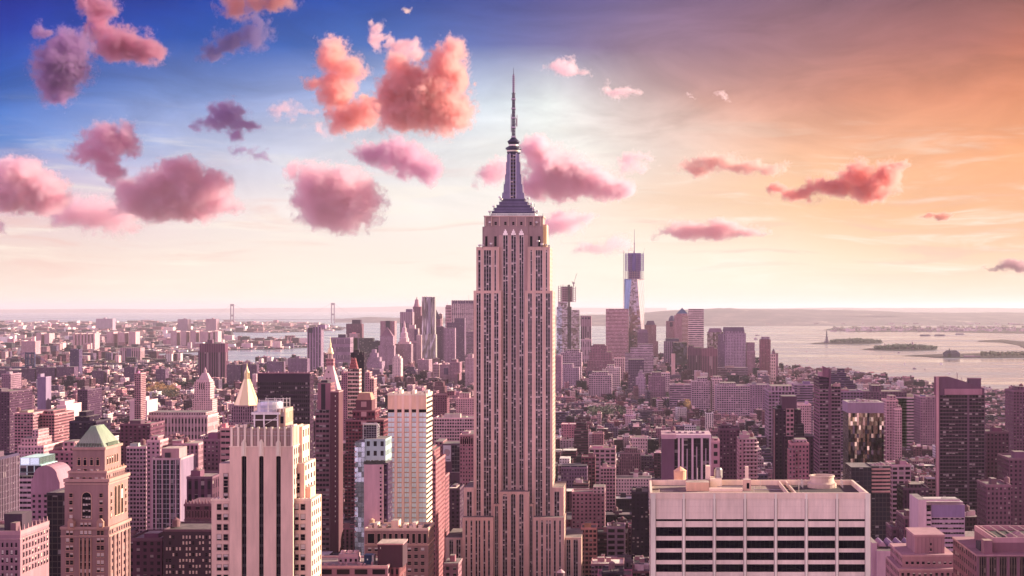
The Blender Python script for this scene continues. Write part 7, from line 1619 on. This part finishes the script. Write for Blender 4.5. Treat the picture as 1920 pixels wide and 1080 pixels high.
# everything farther or smaller: one mass of roofs
far = MB(); NS = set(NEAR)
for i, b in enumerate(bldgs):
    if i in NS: continue
    st = rs.choice(STY); rt = rs.choice(RT)
    far.prism(corners(b), 0, b['h'], st, b['t'], (rs.uniform(3, 4.4), rs.uniform(3.4, 4)), rt=rt, off=rs.randint(0, 900))
    if i in seen or b['y'] > 2400:
        lipped(far, b, tuple(min(.8, c * 1.3) for c in b['t']))
        for k in range(rs.randint(1, 3)):
            s = sub(b, rs.uniform(-.36, .36), rs.uniform(-.36, .36), rs.uniform(2.2, 6), rs.uniform(2.2, 6)); far.prism(corners(s), b['h'], b['h'] + rs.uniform(2.2, 5), 'wall', rs.choice(((.85, .75, .72), (.7, .55, .5), (.2, .12, .13), (.42, .27, .26), b['t'])), rt=rs.choice(RT))
        if b['y'] < 3400 and rs.random() < .35:
            s = sub(b, rs.uniform(-.3, .3), rs.uniform(-.3, .3), 1, 1); far.lathe(s['x'], s['y'], [(1.7, b['h'] + 1.5), (1.7, b['h'] + 5), (.1, b['h'] + 6.4)], 8, 'wall', (.28, .19, .17))
o = far.build('distant_city_blocks'); tag(o, 'packed mass of low rooftops filling the island behind the nearer buildings', 'city blocks', kind='stuff')
# pavements as raised kerbed slabs under the near blocks
pv = MB(); Y = 953
while Y < 3000:
    for a, b in zip(AV, AV[1:]):
        if -1500 < a < 900: pv.box(a + 9, b - 9, Y + 6, Y + 74, 2.0, 2.15, 'paving', top='paving')
    Y += 80
o = pv.build('pavement'); o['kind'] = 'structure'
mk = MB()
for a in (-175, 105, -325):
    Y = 900
    while Y < 2400:
        for dx in (-4.5, -1.5, 1.5, 4.5): mk.face([(a + dx - .1, Y, 2.02), (a + dx + .1, Y, 2.02), (a + dx + .1, Y + 4, 2.02), (a + dx - .1, Y + 4, 2.02)], 'wall', (.7, .65, .62))
        Y += 11
o = mk.build('road_markings'); o['kind'] = 'structure'
# the low city across the east river, far shores and their pale specks
br = MB()
def inpoly(P, x, y):
    c = False
    for i in range(len(P)):
        (x0, y0), (x1, y1) = P[i], P[(i + 1) % len(P)]
        if (y0 > y) != (y1 > y) and x < (x1 - x0) * (y - y0) / (y1 - y0) + x0: c = not c
    return c
for k in range(9000):
    py = 604 + (702 - 604) * rs.random() ** 1.15; px = rs.uniform(-60, 660)
    x, y = gp(px, py)
    if not inpoly(BRK, x, y) or not inpoly(BRK, x, y + 60) or (600 < px and 690 < py): continue
    s = y / 6500; w, d = rs.uniform(14, 46) * s, rs.uniform(14, 40) * s; h = rs.uniform(6, 14) if rs.random() < .9 else rs.uniform(18, 48)
    t, _ = pick(); t = tuple(min(.8, c * 1.15) for c in t)
    br.box(x - w / 2, x + w / 2, y, y + d, 0, h, 'facade' if y < 8000 else 'wall', t, (8, 4), rt=rs.choice(RT + [(.6, .5, .47)]))
for (a, c, t, Yb, n) in ((68, 98, 624, 8500, 2), (137, 180, 625, 8600, 7), (200, 262, 622, 8800, 3), (320, 410, 620, 9300, 5), (385, 412, 621, 9200, 3)):
    for q in range(n):
        xa = a + (c - a) * q / n; br.box(wx(xa, Yb), wx(xa + (c - a) / n * .62, Yb), Yb, Yb + 80, 0, wz(t + q % 2, Yb), 'wall', (.60, .47, .45), rt=(.5, .4, .38))
o = br.build('distant_houses'); tag(o, 'endless low pale houses spread over the far side of the east river', 'houses', kind='stuff')
sp = MB()
for k in range(900):
    px = rs.uniform(1240, 1925); py = 596 + 14 * rs.random() ** .6 if rs.random() < .6 else rs.uniform(615.5, 622) if px > 1560 else rs.uniform(602, 610)
    x, y = gp(px, max(py, 600)); s = y / 14000; w = rs.uniform(15, 60) * s; z = 4 + max(0, (608 - py)) * 9
    sp.box(x - w / 2, x + w / 2, y, y + 40, max(0.0, z - 60), z + rs.uniform(8, 26), 'wall', rs.choice(((.6, .5, .48), (.4, .3, .3), (.7, .62, .6))))
o = sp.build('distant_shore_houses'); tag(o, 'pale specks of houses and sheds along the hilly far shore of the bay', 'houses', kind='stuff')
# ------------------------------------------------------------------ bridges, islands, boats, cranes, trees
TONE = (0.9, 0.8, 0.85)
def tower_bridge_far():
    b = bpy.data.objects.new('suspension_bridge', None); Y = 24000.0; b.location = (wx(529, Y), Y, 0); COL.objects.link(b); tag(b, 'far suspension bridge of which two pale grey towers show above the bay', 'bridge')
    org = b.location; k = Y / F; T = (.36, .30, .33)
    for cx, t in ((435, 570), (624, 568)):
        m = MB(); X = wx(cx, Y)
        for s in (-1, 1): m.box(X + s * 2.6 * k - .9 * k, X + s * 2.6 * k + .9 * k, Y, Y + 20, 0, wz(t, Y), 'wall', T)
        for p, q in ((t, t + 4), (t + 20, t + 23)): m.box(X - 2.6 * k, X + 2.6 * k, Y + 4, Y + 16, wz(q, Y), wz(p, Y), 'wall', T, faces='FBTD')
        m.build('bridge_tower', b, org)
    d = MB(); d.box(wx(395, Y), wx(668, Y), Y + 4, Y + 14, wz(600, Y), wz(599.2, Y), 'wall', (.3, .25, .28), faces='FBTD'); d.build('deck', b, org)
    for off in (0, 16):
        c = MB(); P = [(395, 599)] + [(435, 570)] + [(435 + 189 * i / 12, 569 + 29 * (1 - (2 * i / 12 - 1) ** 2) - i / 6) for i in range(1, 12)] + [(624, 568), (668, 599)]
        for p, q in zip(P, P[1:]): c.tube((wx(p[0], Y), Y + off + 2, wz(p[1], Y)), (wx(q[0], Y), Y + off + 2, wz(q[1], Y)), 0.8, 4, 'wall', (.5, .43, .45))
        c.build('cable', b, org)
tower_bridge_far()
def steel_bridge():
    b = bpy.data.objects.new('steel_suspension_bridge', None); Y = 5150.0; b.location = (wx(56, Y), Y, 0); COL.objects.link(b); tag(b, 'blue grey steel suspension bridge tower with drooping cables over dark housing', 'bridge')
    org = b.location; k = Y / F; T = (.12, .11, .17); m = MB()
    for x in (47.5, 52, 59, 64):
        m.box(wx(x, Y) - .9 * k, wx(x, Y) + .9 * k, Y, Y + 8, 0, wz(660.5, Y), 'wall', T)
    for p, q in ((661, 664), (672, 674), (684, 690)): m.box(wx(46.6, Y), wx(65, Y), Y + 1, Y + 7, wz(q, Y), wz(p, Y), 'wall', T, faces='FBTD')
    for x0, x1 in ((47.5, 52), (59, 64)):
        for i in range(5): m.tube((wx(x0, Y), Y, wz(664 + i * 5, Y)), (wx(x1, Y), Y, wz(669 + i * 5, Y)), .8, 4, 'wall', T)
    m.build('bridge_tower', b, org)
    d = MB(); d.box(wx(-60, Y), wx(150, Y), Y + 1, Y + 14, wz(691, Y), wz(687.5, Y), 'wall', (.16, .12, .17), faces='FBLRTD'); d.build('deck', b, org)
    for off in (0, 9):
        for s, xe in ((1, 112), (-1, -40)):
            c = MB(); P = [(56 + s * 8 + (xe - 56 - s * 8) * i / 8, 661 + 25 * (1 - (1 - i / 8) ** 1.7)) for i in range(9)]
            for p, q in zip(P, P[1:]): c.tube((wx(p[0] - off * .6, Y), Y + off, wz(p[1], Y)), (wx(q[0] - off * .6, Y), Y + off, wz(q[1], Y)), .8, 4, 'wall', (.2, .17, .25))
            c.build('cable', b, org)
    b = bpy.data.objects.new('low_bridge', None); Y = 5600.0; b.location = (wx(260, Y), Y, 0); COL.objects.link(b); tag(b, 'long dark bridge deck crossing the east river in front of the far shore', 'bridge'); org = b.location
    d = MB(); n = 12
    for i in range(n):
        xa, xb = 150 + 224 * i / n, 150 + 224 * (i + 1) / n; f = lambda x: 683 - 3.2 * math.sin((x - 150) / 224 * math.pi)
        d.face([(wx(xa, Y), Y, wz(f(xa) + 2, Y)), (wx(xb, Y), Y, wz(f(xb) + 2, Y)), (wx(xb, Y), Y, wz(f(xb), Y)), (wx(xa, Y), Y, wz(f(xa), Y))], 'wall', (.17, .12, .15)); d.face([(wx(xa, Y), Y, wz(f(xa), Y)), (wx(xb, Y), Y, wz(f(xb), Y)), (wx(xb, Y), Y + 20, wz(f(xb), Y)), (wx(xa, Y), Y + 20, wz(f(xa), Y))], 'wall', (.22, .16, .19))
    d.build('deck', b, org)
    for x in (165, 215, 300, 352): m = MB(); m.box(wx(x, Y) - 4, wx(x, Y) + 4, Y + 4, Y + 16, 0, wz(683, Y), 'wall', (.26, .19, .22)); m.build('pier', b, org)
steel_bridge()
def statue():
    Y = 10250.0; b = bpy.data.objects.new('harbour_statue', None); X = wx(1550, Y); b.location = (X, Y, 3); COL.objects.link(b); tag(b, 'tiny green robed statue holding up a torch on a tall stone pedestal', 'statue'); org = tuple(b.location); k = Y / F
    m = MB(); m.prism(m.ring(X, Y, 9 * k / 2, 10), 3, 18, 'wall', (.22, .15, .17)); q = [(X - 8.5, Y - 8.5), (X + 8.5, Y - 8.5), (X + 8.5, Y + 8.5), (X - 8.5, Y + 8.5)]; m.prism(q, 18, 46, 'wall', (.26, .19, .21), sc=.74); m.build('pedestal', b, org)
    s = MB(); G = (.13, .11, .14); s.lathe(X, Y, [(5, 46), (4.4, 58), (3.6, 68), (3.0, 74), (3.4, 77), (1.4, 80), (1.3, 81)], 10, 'wall', G); s.lathe(X, Y, [(.8, 80), (1.7, 82), (1.7, 84.5), (.6, 86)], 8, 'wall', G); s.tube((X - 2.6, Y, 77), (X - 4.4, Y, 90), 1.1, 6, 'wall', G); s.tube((X + 2.6, Y, 76), (X + 3.2, Y - 2, 66), 1.1, 6, 'wall', G); s.build('figure', b, org)
    t = MB(); t.lathe(X - 4.5, Y, [(1.2, 90), (1.5, 92), (.3, 95)], 8, 'gilding'); t.build('torch', b, org)
statue()
def shed(name, label, cat, Y, parts):
    b = bpy.data.objects.new(name, None); xs = [p[1] for p in parts]; b.location = (wx(sum(xs) / len(xs), Y), Y, 2); COL.objects.link(b); tag(b, label, cat); org = tuple(b.location)
    for nm, a, c, t, d, tint, kind in parts:
        m = MB(); x0, x1, z = wx(a, Y), wx(c, Y), wz(t, Y); base = kind[1]
        if kind[0] == 'box': m.box(x0, x1, Y, Y + d, base, z, 'wall', tint)
        elif kind[0] == 'roof': m.prism([(x0, Y), (x1, Y), (x1, Y + d), (x0, Y + d)], base, z, 'wall', tint, sc=(.6, .1))
        else: m.prism(m.ring((x0 + x1) / 2, Y + d / 2, (x1 - x0) / 2, 8), base, z, 'wall', tint, sc=kind[2])
        m.build(nm, b, org)
E = 8800.0
shed('island_hall', 'long brick hall with turrets among the trees of the nearer island', 'building', E, [('wall', 1655, 1685, 649.5, 40, (.40, .25, .25), ('box', 2)), ('turret', 1658, 1661, 644.5, 12, (.42, .28, .28), ('tower', 2, .6)), ('turret', 1680, 1683, 644, 12, (.42, .28, .28), ('tower', 2, .6)), ('wing', 1685, 1706, 650.5, 40, (.50, .38, .38), ('box', 2)), ('turret', 1709.5, 1713.5, 641.5, 14, (.50, .38, .38), ('tower', 2, .8))])
TZ = 7400.0
shed('rail_terminal', 'dark gabled ferry terminal with a spire on the river jetty', 'building', TZ, [('wall', 1772, 1800, 663, 50, (.17, .115, .14), ('box', 2)), ('roof', 1771, 1801, 657, 52, (.15, .10, .13), ('roof', wz(663, TZ))), ('tower', 1778, 1783, 657, 14, (.16, .11, .14), ('box', 2)), ('spire', 1779, 1782, 652.5, 10, (.14, .1, .13), ('tower', wz(657.2, TZ), .1))])
shed('jetty_sheds', 'low pale shed on the jetty beside the dark gabled terminal', 'shed', 7380.0, [('wall', 1808, 1828, 666.5, 30, (.45, .34, .33), ('box', 2)), ('annex', 1828, 1838, 667.5, 30, (.36, .26, .26), ('box', 2))])
def cranes():
    first = None
    for i, (px, Y, lab) in enumerate(((524, 9950, 'red gantry crane on the container pier, leftmost of four'), (531, 9900, 'red gantry crane on the container pier, second of four'), (538, 9900, 'pink gantry crane on the container pier, third of four'), (544, 9850, 'pink gantry crane with raised boom, last of four on the pier'))):
        b = bpy.data.objects.new('gantry_crane', None); X = wx(px, Y); b.location = (X, Y, 2.5); COL.objects.link(b); tag(b, lab, 'crane', 'gantry cranes on the pier'); org = tuple(b.location); T = (.62, .24, .22) if i < 2 else (.66, .40, .40)
        k = Y / F
        for sx in (-1, 1):
            for sy in (0, 20): m = MB(); m.tube((X + sx * 2.2 * k, Y + sy, 2), (X + sx * 1.6 * k, Y + sy, wz(640, Y)), 1.5, 4, 'wall', T); m.build('leg', b, org)
        m = MB(); m.box(X - 3 * k, X + 3 * k, Y, Y + 20, wz(641, Y), wz(639.6, Y), 'wall', T, faces='FBLRTD'); m.build('beam', b, org)
        m = MB(); m.tube((X, Y + 10, wz(640, Y)), (X, Y + 10, wz(632, Y)), 1.6, 4, 'wall', T); m.tube((X, Y + 10, wz(638, Y)), (X + 4 * k, Y + 10, wz(631 - i, Y)), 1.4, 4, 'wall', T); m.tube((X, Y + 10, wz(632, Y)), (X + 4 * k, Y + 10, wz(631 - i, Y)), .7, 4, 'wall', T); m.build('boom', b, org)
cranes()
def boats():
    L = [('ferry', 'red ferry leaving a wake off the near shore', 1636, 699, 9, (.50, .16, .15), 'ferry'), ('ferry', 'white ferry with stacked decks nearest the jetty', 1765, 683, 6, (.85, .78, .75), 'ferry'), ('ferry', 'small grey ferry below the nearer wooded island', 1685.5, 662, 5, (.3, .23, .25), 'ferry'), ('sailing_boat', 'white sailing boat in mid river left of the red ferry', 1512.5, 677.5, 3, (.85, .8, .78), 'boat'), ('sailing_boat', 'white sailing boat in open water below the jetty tip', 1696, 684, 3, (.85, .8, .78), 'boat'), ('sailing_boat', 'dark masted sailing boat beyond the red ferry', 1734, 694, 2.4, (.35, .28, .3), 'boat'), ('motor_boat', 'tiny motor boat between the statue island and the city', 1513, 659.5, 3, (.45, .36, .36), 'boat'), ('motor_boat', 'low dark workboat in mid river', 1715, 692.3, 8, (.3, .24, .26), 'boat'), ('motor_boat', 'tiny motor boat with a pale wake below the nearer island', 1653, 671, 3.4, (.6, .52, .5), 'boat'), ('sailing_boat', 'white sailing boat on the east river beside the cranes', 501, 663, 3, (.9, .82, .8), 'boat'), ('motor_boat', 'small launch near the sloping topped tower', 1780, 701.5, 5, (.8, .72, .7), 'boat'), ('barge', 'long dark barge anchored in the bay, left of two', 1735, 630, 20, (.2, .15, .17), 'barge'), ('barge', 'long dark barge anchored in the bay, right of two', 1762.5, 630, 20.5, (.2, .15, .17), 'barge'), ('barge', 'paler barge anchored in the bay beyond the pair', 1800, 627.6, 17, (.32, .26, .28), 'barge'), ('cargo_ship', 'cargo ship off the chamfered tower, upper of two', 1420, 629.5, 9, (.26, .18, .2), 'ship'), ('cargo_ship', 'cargo ship off the chamfered tower, lower of two', 1417, 636.5, 8, (.4, .32, .32), 'ship')]
    for name, label, px, py, wpx, tint, cat in L:
        X, Y = gp(px, py); k = Y / F; L_ = wpx * k; h = L_ * (.16 if wpx < 9 else .09); wd = L_ * .28
        b = bpy.data.objects.new(name, None); b.location = (X, Y, 0); COL.objects.link(b); tag(b, label, cat); org = tuple(b.location)
        m = MB(); hull = [(X - L_ / 2, Y - wd / 2), (X + L_ * .3, Y - wd / 2), (X + L_ / 2, Y), (X + L_ * .3, Y + wd / 2), (X - L_ / 2, Y + wd / 2)]; m.prism(hull, -.5, h, 'wall', tint); m.build('hull', b, org)
        if name == 'sailing_boat':
            m = MB(); hh = 2.4 * wpx * k * .8; m.tube((X, Y, h), (X, Y, h + hh), .3, 4, 'wall', (.5, .45, .45)); m.build('mast', b, org)
            m = MB(); m.prism([(X, Y - .15), (X + L_ * .45, Y - .15), (X + L_ * .45, Y + .15), (X, Y + .15)], h + .5, h + hh, 'wall', tint, sc=(.05, 1), c=(X, Y)); m.build('sail', b, org)
        elif name == 'barge':
            m = MB(); m.box(X - L_ * .45, X + L_ * .4, Y - wd * .4, Y + wd * .4, h, h + 5, 'wall', tuple(c * 1.3 for c in tint)); m.build('cargo', b, org)
        else:
            m = MB(); m.box(X - L_ * .35, X + L_ * .2, Y - wd * .35, Y + wd * .35, h, h * 2.1, 'wall', tuple(min(.85, c * 1.5) for c in tint)); m.build('cabin', b, org)
            m = MB(); m.box(X - L_ * .2, X + L_ * .02, Y - wd * .25, Y + wd * .25, h * 2.1, h * 2.9, 'wall', (.7, .6, .58)); m.build('bridge_deck', b, org)
boats()
# trees: leaf clumps spread through each crown, massed in parks and on the islands
def woods(name, label, spots, leaf, n=36):
    m = MB(); r = random.Random(3)
    for (x, y, z, rad, tints) in spots:
        m.tube((x, y, z), (x, y, z + rad * 1.1), rad * .10, 5, 'wall', (.10, .07, .06))
        for q in range(n):
            a, e, rr = r.uniform(0, math.tau), math.asin(r.uniform(-.5, 1)), rad * r.uniform(.45, 1.0)
            c = Vector((x + rr * math.cos(a) * math.cos(e), y + rr * math.sin(a) * math.cos(e), z + rad * 1.5 + rr * .8 * math.sin(e)))
            u = Vector((r.gauss(0, 1), r.gauss(0, 1), r.gauss(0, 1))).normalized(); v = u.orthogonal().normalized(); s = leaf * r.uniform(.6, 1.3)
            t = r.choice(tints); j = r.uniform(.7, 1.3)
            m.face([tuple(c + u * s), tuple(c + v * s), tuple(c - u * s * .8), tuple(c - v * s)], 'leaf', tuple(k * j for k in t))
    o = m.build(name); tag(o, label, 'trees', kind='stuff')
rt_ = random.Random(21); DG, OR_, BR = [(.030, .026, .026), (.042, .034, .03)], [(.34, .16, .07), (.26, .12, .06), (.16, .09, .05)], [(.09, .052, .04), (.05, .036, .034), (.15, .08, .05)]
sp_ = []
for (xa, xb, ya, yb, n, tn) in ((-330, -120, 3080, 3230, 46, BR + DG), (-330, -190, 2050, 2200, 26, BR), (-480, -340, 2880, 3000, 26, DG)):
    for q in range(n): sp_.append((rt_.uniform(xa, xb), rt_.uniform(ya, yb), 2, rt_.uniform(5, 8), tn))
for (a, c, t, u, n, tn) in ((268, 335, 738, 752, 60, OR_), (325, 372, 718, 738, 60, DG), (285, 330, 752, 762, 30, DG + BR), (1285, 1300, 775, 788, 12, OR_), (1250, 1300, 760, 775, 36, DG), (1100, 1180, 785, 800, 36, DG), (1460, 1530, 699, 705, 26, DG), (100, 230, 682, 690, 46, BR)):
    for q in range(n):
        x, y = gp(rt_.uniform(a, c), rt_.uniform(t, u)); sp_.append((x, y, 14 if t > 700 else 3, rt_.uniform(6, 10), tn))
woods('park_trees', 'autumn and dark green park trees in clumps between the city blocks', sp_, 1.7)
isl = []
for (a, c, f) in ((1556, 1652, lambda x: 643.4), (1640, 1756, lambda x: 655.6)):
    for q in range(210):
        px = rt_.uniform(a, c); x, y = gp(px, f(px) + rt_.uniform(-1.3, 1.0)); isl.append((x, y, 3, rt_.uniform(8, 12) * (.6 + .55 * math.sin(math.pi * (px - a) / (c - a))), DG))
for q in range(60): px = rt_.uniform(1840, 1925); x, y = gp(px, rt_.uniform(666, 671)); isl.append((x, y, 3, rt_.uniform(6, 9), DG + BR))
for q in range(90): px = rt_.uniform(1560, 1925); x, y = gp(px, rt_.uniform(617, 622)); isl.append((x, y, 3, rt_.uniform(12, 22), DG + BR))
woods('island_trees', 'dark rounded trees covering the two small harbour islands', isl, 4.2, 26)
# ------------------------------------------------------------------ clouds: real vapour, high above and beyond the haze
CLOUDS = [
 # label, group-free; blobs (px, py, rx, ry), optical strength, ragged edge
 ('tall dusky purple cloud with an orange crown hanging in the deep blue sky', [(130,88,36,30),(116,122,46,38),(108,158,32,30),(114,186,16,16),(80,58,12,14)], .9, .8),
 ('coral topped cloud trailing a dark violet arm across the deep blue sky', [(182,16,32,22),(208,18,16,12),(165,4,20,12),(186,52,17,24),(230,84,46,28),(272,96,36,20)], .9, .8),
 ('dim reddish cloud cut off by the top edge of the picture', [(520,4,36,16),(440,8,26,22),(480,0,30,14)], .45, .8),
 ('ragged indigo cloud below the reddish cloud at the top edge', [(432,76,28,20),(475,66,28,26),(402,98,24,15),(492,40,12,18)], .5, 1.0),
 ('upright cloud with a glowing orange head and a leaning purple tail', [(622,104,26,30),(654,128,24,26),(624,148,22,20),(634,178,32,30),(655,220,36,26),(692,206,26,20),(588,152,24,9)], 1.0, .75),
 ('faint lilac wisp beside the leaning purple tail', [(530,204,26,14),(572,212,18,12),(600,245,20,10)], .3, 1.1),
 ('largest cloud, blazing orange on its shoulder and mauve below', [(792,172,54,44),(850,96,26,26),(836,126,36,30),(760,210,50,34),(832,208,48,38),(736,176,32,32),(850,232,24,16),(742,118,20,18),(758,142,30,24),(862,148,16,30)], 1.0, .75),
 ('chain of small rosy puffs rising above the largest cloud', [(700,56,17,14),(716,78,18,14),(756,92,28,15),(690,42,7,9),(778,104,16,10)], .6, .9),
 ('slate violet cloud with a flat base and a pointed top', [(426,214,30,20),(398,232,32,13),(456,236,28,12),(440,252,18,9)], .8, .8),
 ('little violet scrap drifting under the flat based violet cloud', [(460,280,22,10),(486,294,14,8)], .5, 1.1),
 ('violet cloud with a peach brow above the low pink bank', [(200,256,40,24),(230,262,24,28),(188,290,44,20),(206,318,28,16),(160,274,18,14)], .8, .9),
 ('bright peach heap of cloud at the edge with a mauve base', [(30,326,46,28),(76,352,42,30),(14,372,44,24),(66,384,44,16),(112,374,20,14),(0,330,30,26)], 1.1, .6),
 ('pale pink puff hanging beneath the peach heap', [(168,398,54,30),(128,400,36,24),(216,410,44,24)], .4, .8),
 ('long mauve bank of cloud with pink lobes and a level base', [(240,352,26,22),(262,368,40,30),(300,346,36,32),(340,328,40,28),(356,368,52,30),(306,380,52,26),(398,348,32,26),(400,384,46,18),(436,396,24,9),(284,394,60,16),(350,400,60,12)], .95, .6),
 ('rounded lilac pink cloud hanging alone over the flat island', [(598,348,44,34),(640,354,48,38),(596,384,42,30),(656,388,52,36),(624,406,52,22),(552,318,18,14),(688,372,26,28)], .8, .7),
 ('slanting purple cloud with a rosy end below the largest cloud', [(696,288,34,18),(744,292,40,26),(776,312,40,24),(802,322,22,20)], .9, .7),
 ('pink cloud partly hidden by the skyscraper mast', [(918,330,28,22),(944,318,22,18)], .6, .8),
 ('broad pink cloud bank stretching away from the mast', [(1012,284,34,24),(1036,320,46,38),(1010,350,36,22),(1086,334,40,32),(1132,346,38,24),(1166,352,22,16),(1064,352,60,20)], 1.0, .6),
 ('small orange curl of cloud at the end of the pink bank', [(1188,308,24,14),(1214,300,22,9),(1208,318,16,8)], .5, 1.0),
 ('flat rose brown streak of cloud in the orange sky', [(1312,314,40,13),(1358,308,46,15),(1404,312,40,12),(1450,314,26,9)], .7, .7),
 ('glowing red cloud with two raised heads in the orange sky', [(1604,328,28,24),(1624,350,42,22),(1660,328,26,28),(1566,350,42,16),(1506,360,46,12),(1458,354,18,10),(1640,362,40,14),(1684,310,18,8)], 1.1, .6),
 ('lens shaped dusty pink cloud above the unfinished tower', [(1264,440,40,7),(1306,432,52,16),(1350,430,50,16),(1392,435,36,11),(1424,439,18,5)], .9, .5),
 ('soft pink cloud beside the stone crown of the skyscraper', [(1060,418,34,26),(1092,408,24,12),(1030,424,24,20)], .5, .8),
 ('pale rose haze of cloud next to the unfinished tower', [(1120,468,40,14),(1158,458,30,16)], .28, .8),
 ('small cream cloud high in the mauve sky', [(1058,128,32,13),(1084,134,22,8)], .5, .9),
 ('cream wisp below the small cream cloud', [(1160,170,28,10),(1182,168,18,6)], .4, 1.0),
 ('tiny cream fleck high in the mauve sky', [(1354,180,12,6),(1298,177,10,3)], .4, 1.0),
 ('thin red sliver of cloud alone in the peach sky', [(1757,405,34,6)], .8, .4),
 ('mauve cloud entering at the edge above the hills', [(1908,498,32,13),(1880,504,30,5)], .9, .6),
 ('tiny white puff in the blue above the largest cloud', [(756,16,11,5)], .5, .9),
 ('pinkish speck of cloud cut by the edge of the picture', [(0,420,12,16)], .6, .7),
]
def cloud_material(i, blobs, cx, cy, strength, rag):
    # scatter colour per cloud paints in dusk glow and violet shade
    tone = {0: (.60, .42, .66), 1: (.74, .46, .60), 2: (.72, .44, .46), 3: (.40, .34, .60), 8: (.66, .52, .76), 9: (.55, .46, .68), 10: (.90, .68, .80), 4: (.96, .69, .68), 6: (.95, .68, .68), 7: (.97, .76, .80), 15: (.88, .68, .80), 19: (.92, .70, .68), 20: (.95, .60, .58), 21: (.93, .72, .76), 27: (.86, .5, .46), 28: (.62, .42, .50), 29: (.9, .75, .72)}.get(i, (.96, .78, .85))
    m = bpy.data.materials.new('cloud_vapour')
    m.use_nodes = True
    g = NT(m.node_tree)
    p = g.n('ShaderNodeTexCoord').outputs['Object']
    off = g.vm('ADD', p, (i * 37.1, i * 11.3, 0))
    big = g.noise(off, 0.022, 4.0, 0.6, out='Color')
    wv = g.vm('SCALE', g.vm('SUBTRACT', big, (0.5, 0.5, 0.5)), scale=60.0 * rag + 10)
    q = g.vm('ADD', p, wv)
    f = None
    for (bx, by, rx, ry) in blobs:
        rz = min(max(rx, ry), 1.6 * min(rx, ry))
        dv = g.vm('MULTIPLY', g.vm('SUBTRACT', q, (bx - cx, 0.0, cy - by)), (1 / rx, 1 / rz, 1 / ry))
        e = g.m('SUBTRACT', 1.24, g.vm('LENGTH', dv))
        f = e if f is None else g.m('SMOOTH_MAX', f, e, 0.3)
    fine = g.noise(off, 0.05, 7.0, 0.70)
    f = g.m('ADD', f, g.m('MULTIPLY', g.m('SUBTRACT', fine, 0.54), 3.0 * rag))
    frill = g.noise(off, 0.13, 5.0, 0.65)
    f = g.m('ADD', f, g.m('MULTIPLY', g.m('SUBTRACT', frill, 0.5), 1.5))
    dens = g.rng(f, -0.12, 0.85, 0.0, 1.0, smooth=True)
    dens = g.m('MULTIPLY', dens, 0.036 * strength)
    v = g.n('ShaderNodeVolumePrincipled')
    v.inputs['Color'].default_value = (*tone, 1)
    v.inputs['Anisotropy'].default_value = 0.6
    g.put(v.inputs['Density'], dens)
    o = g.n('ShaderNodeOutputMaterial')
    g.t.links.new(v.outputs[0], o.inputs['Volume'])
    m.cycles.volume_step_rate = 0.35
    return m
def build_clouds():
    Y = 15000.0
    s = Y / F
    for i, (label, blobs, strength, rag) in enumerate(CLOUDS):
        rag += .15
        xs = [b[0] for b in blobs]; ys = [b[1] for b in blobs]
        cx, cy = sum(xs) / len(xs), sum(ys) / len(ys)
        bm = bmesh.new()
        g = 1.32; pad = 14
        pts = []
        for (bx, by, rx, ry) in blobs:
            rz = min(max(rx, ry), 1.6 * min(rx, ry))
            for a in range(10):
                for b in range(-3, 4):
                    th, ph = a * math.tau / 10, b * math.pi / 6
                    bm.verts.new((bx - cx + (rx * g + pad) * math.cos(ph) * math.cos(th), (rz * g + pad) * math.cos(ph) * math.sin(th), cy - by + (ry * g + pad) * math.sin(ph)))
        r = bmesh.ops.convex_hull(bm, input=bm.verts)
        junk = [e for e in r['geom_interior'] + r['geom_unused'] if isinstance(e, bmesh.types.BMVert)]
        bmesh.ops.delete(bm, geom=list(set(junk)), context='VERTS')
        me = bpy.data.meshes.new('cloud')
        bm.to_mesh(me); bm.free()
        me.materials.append(cloud_material(i, blobs, cx, cy, strength / (1.7 if cy > 480 else 1.0), rag))
        o = bpy.data.objects.new('cloud', me)
        yy = Y * (1 + 0.04 * ((i * 7) % 5 - 2)) * (1.7 if cy > 480 else 1.0)     # the lowest one hangs farther out, clear of the haze
        k = yy / F
        o.location = (wx(cx, yy), yy, wz(cy, yy))
        o.scale = (k, k, k)
        o['label'] = label; o['category'] = 'cloud'; o['group'] = 'clouds in the evening sky'
        COL.objects.link(o)
build_clouds()
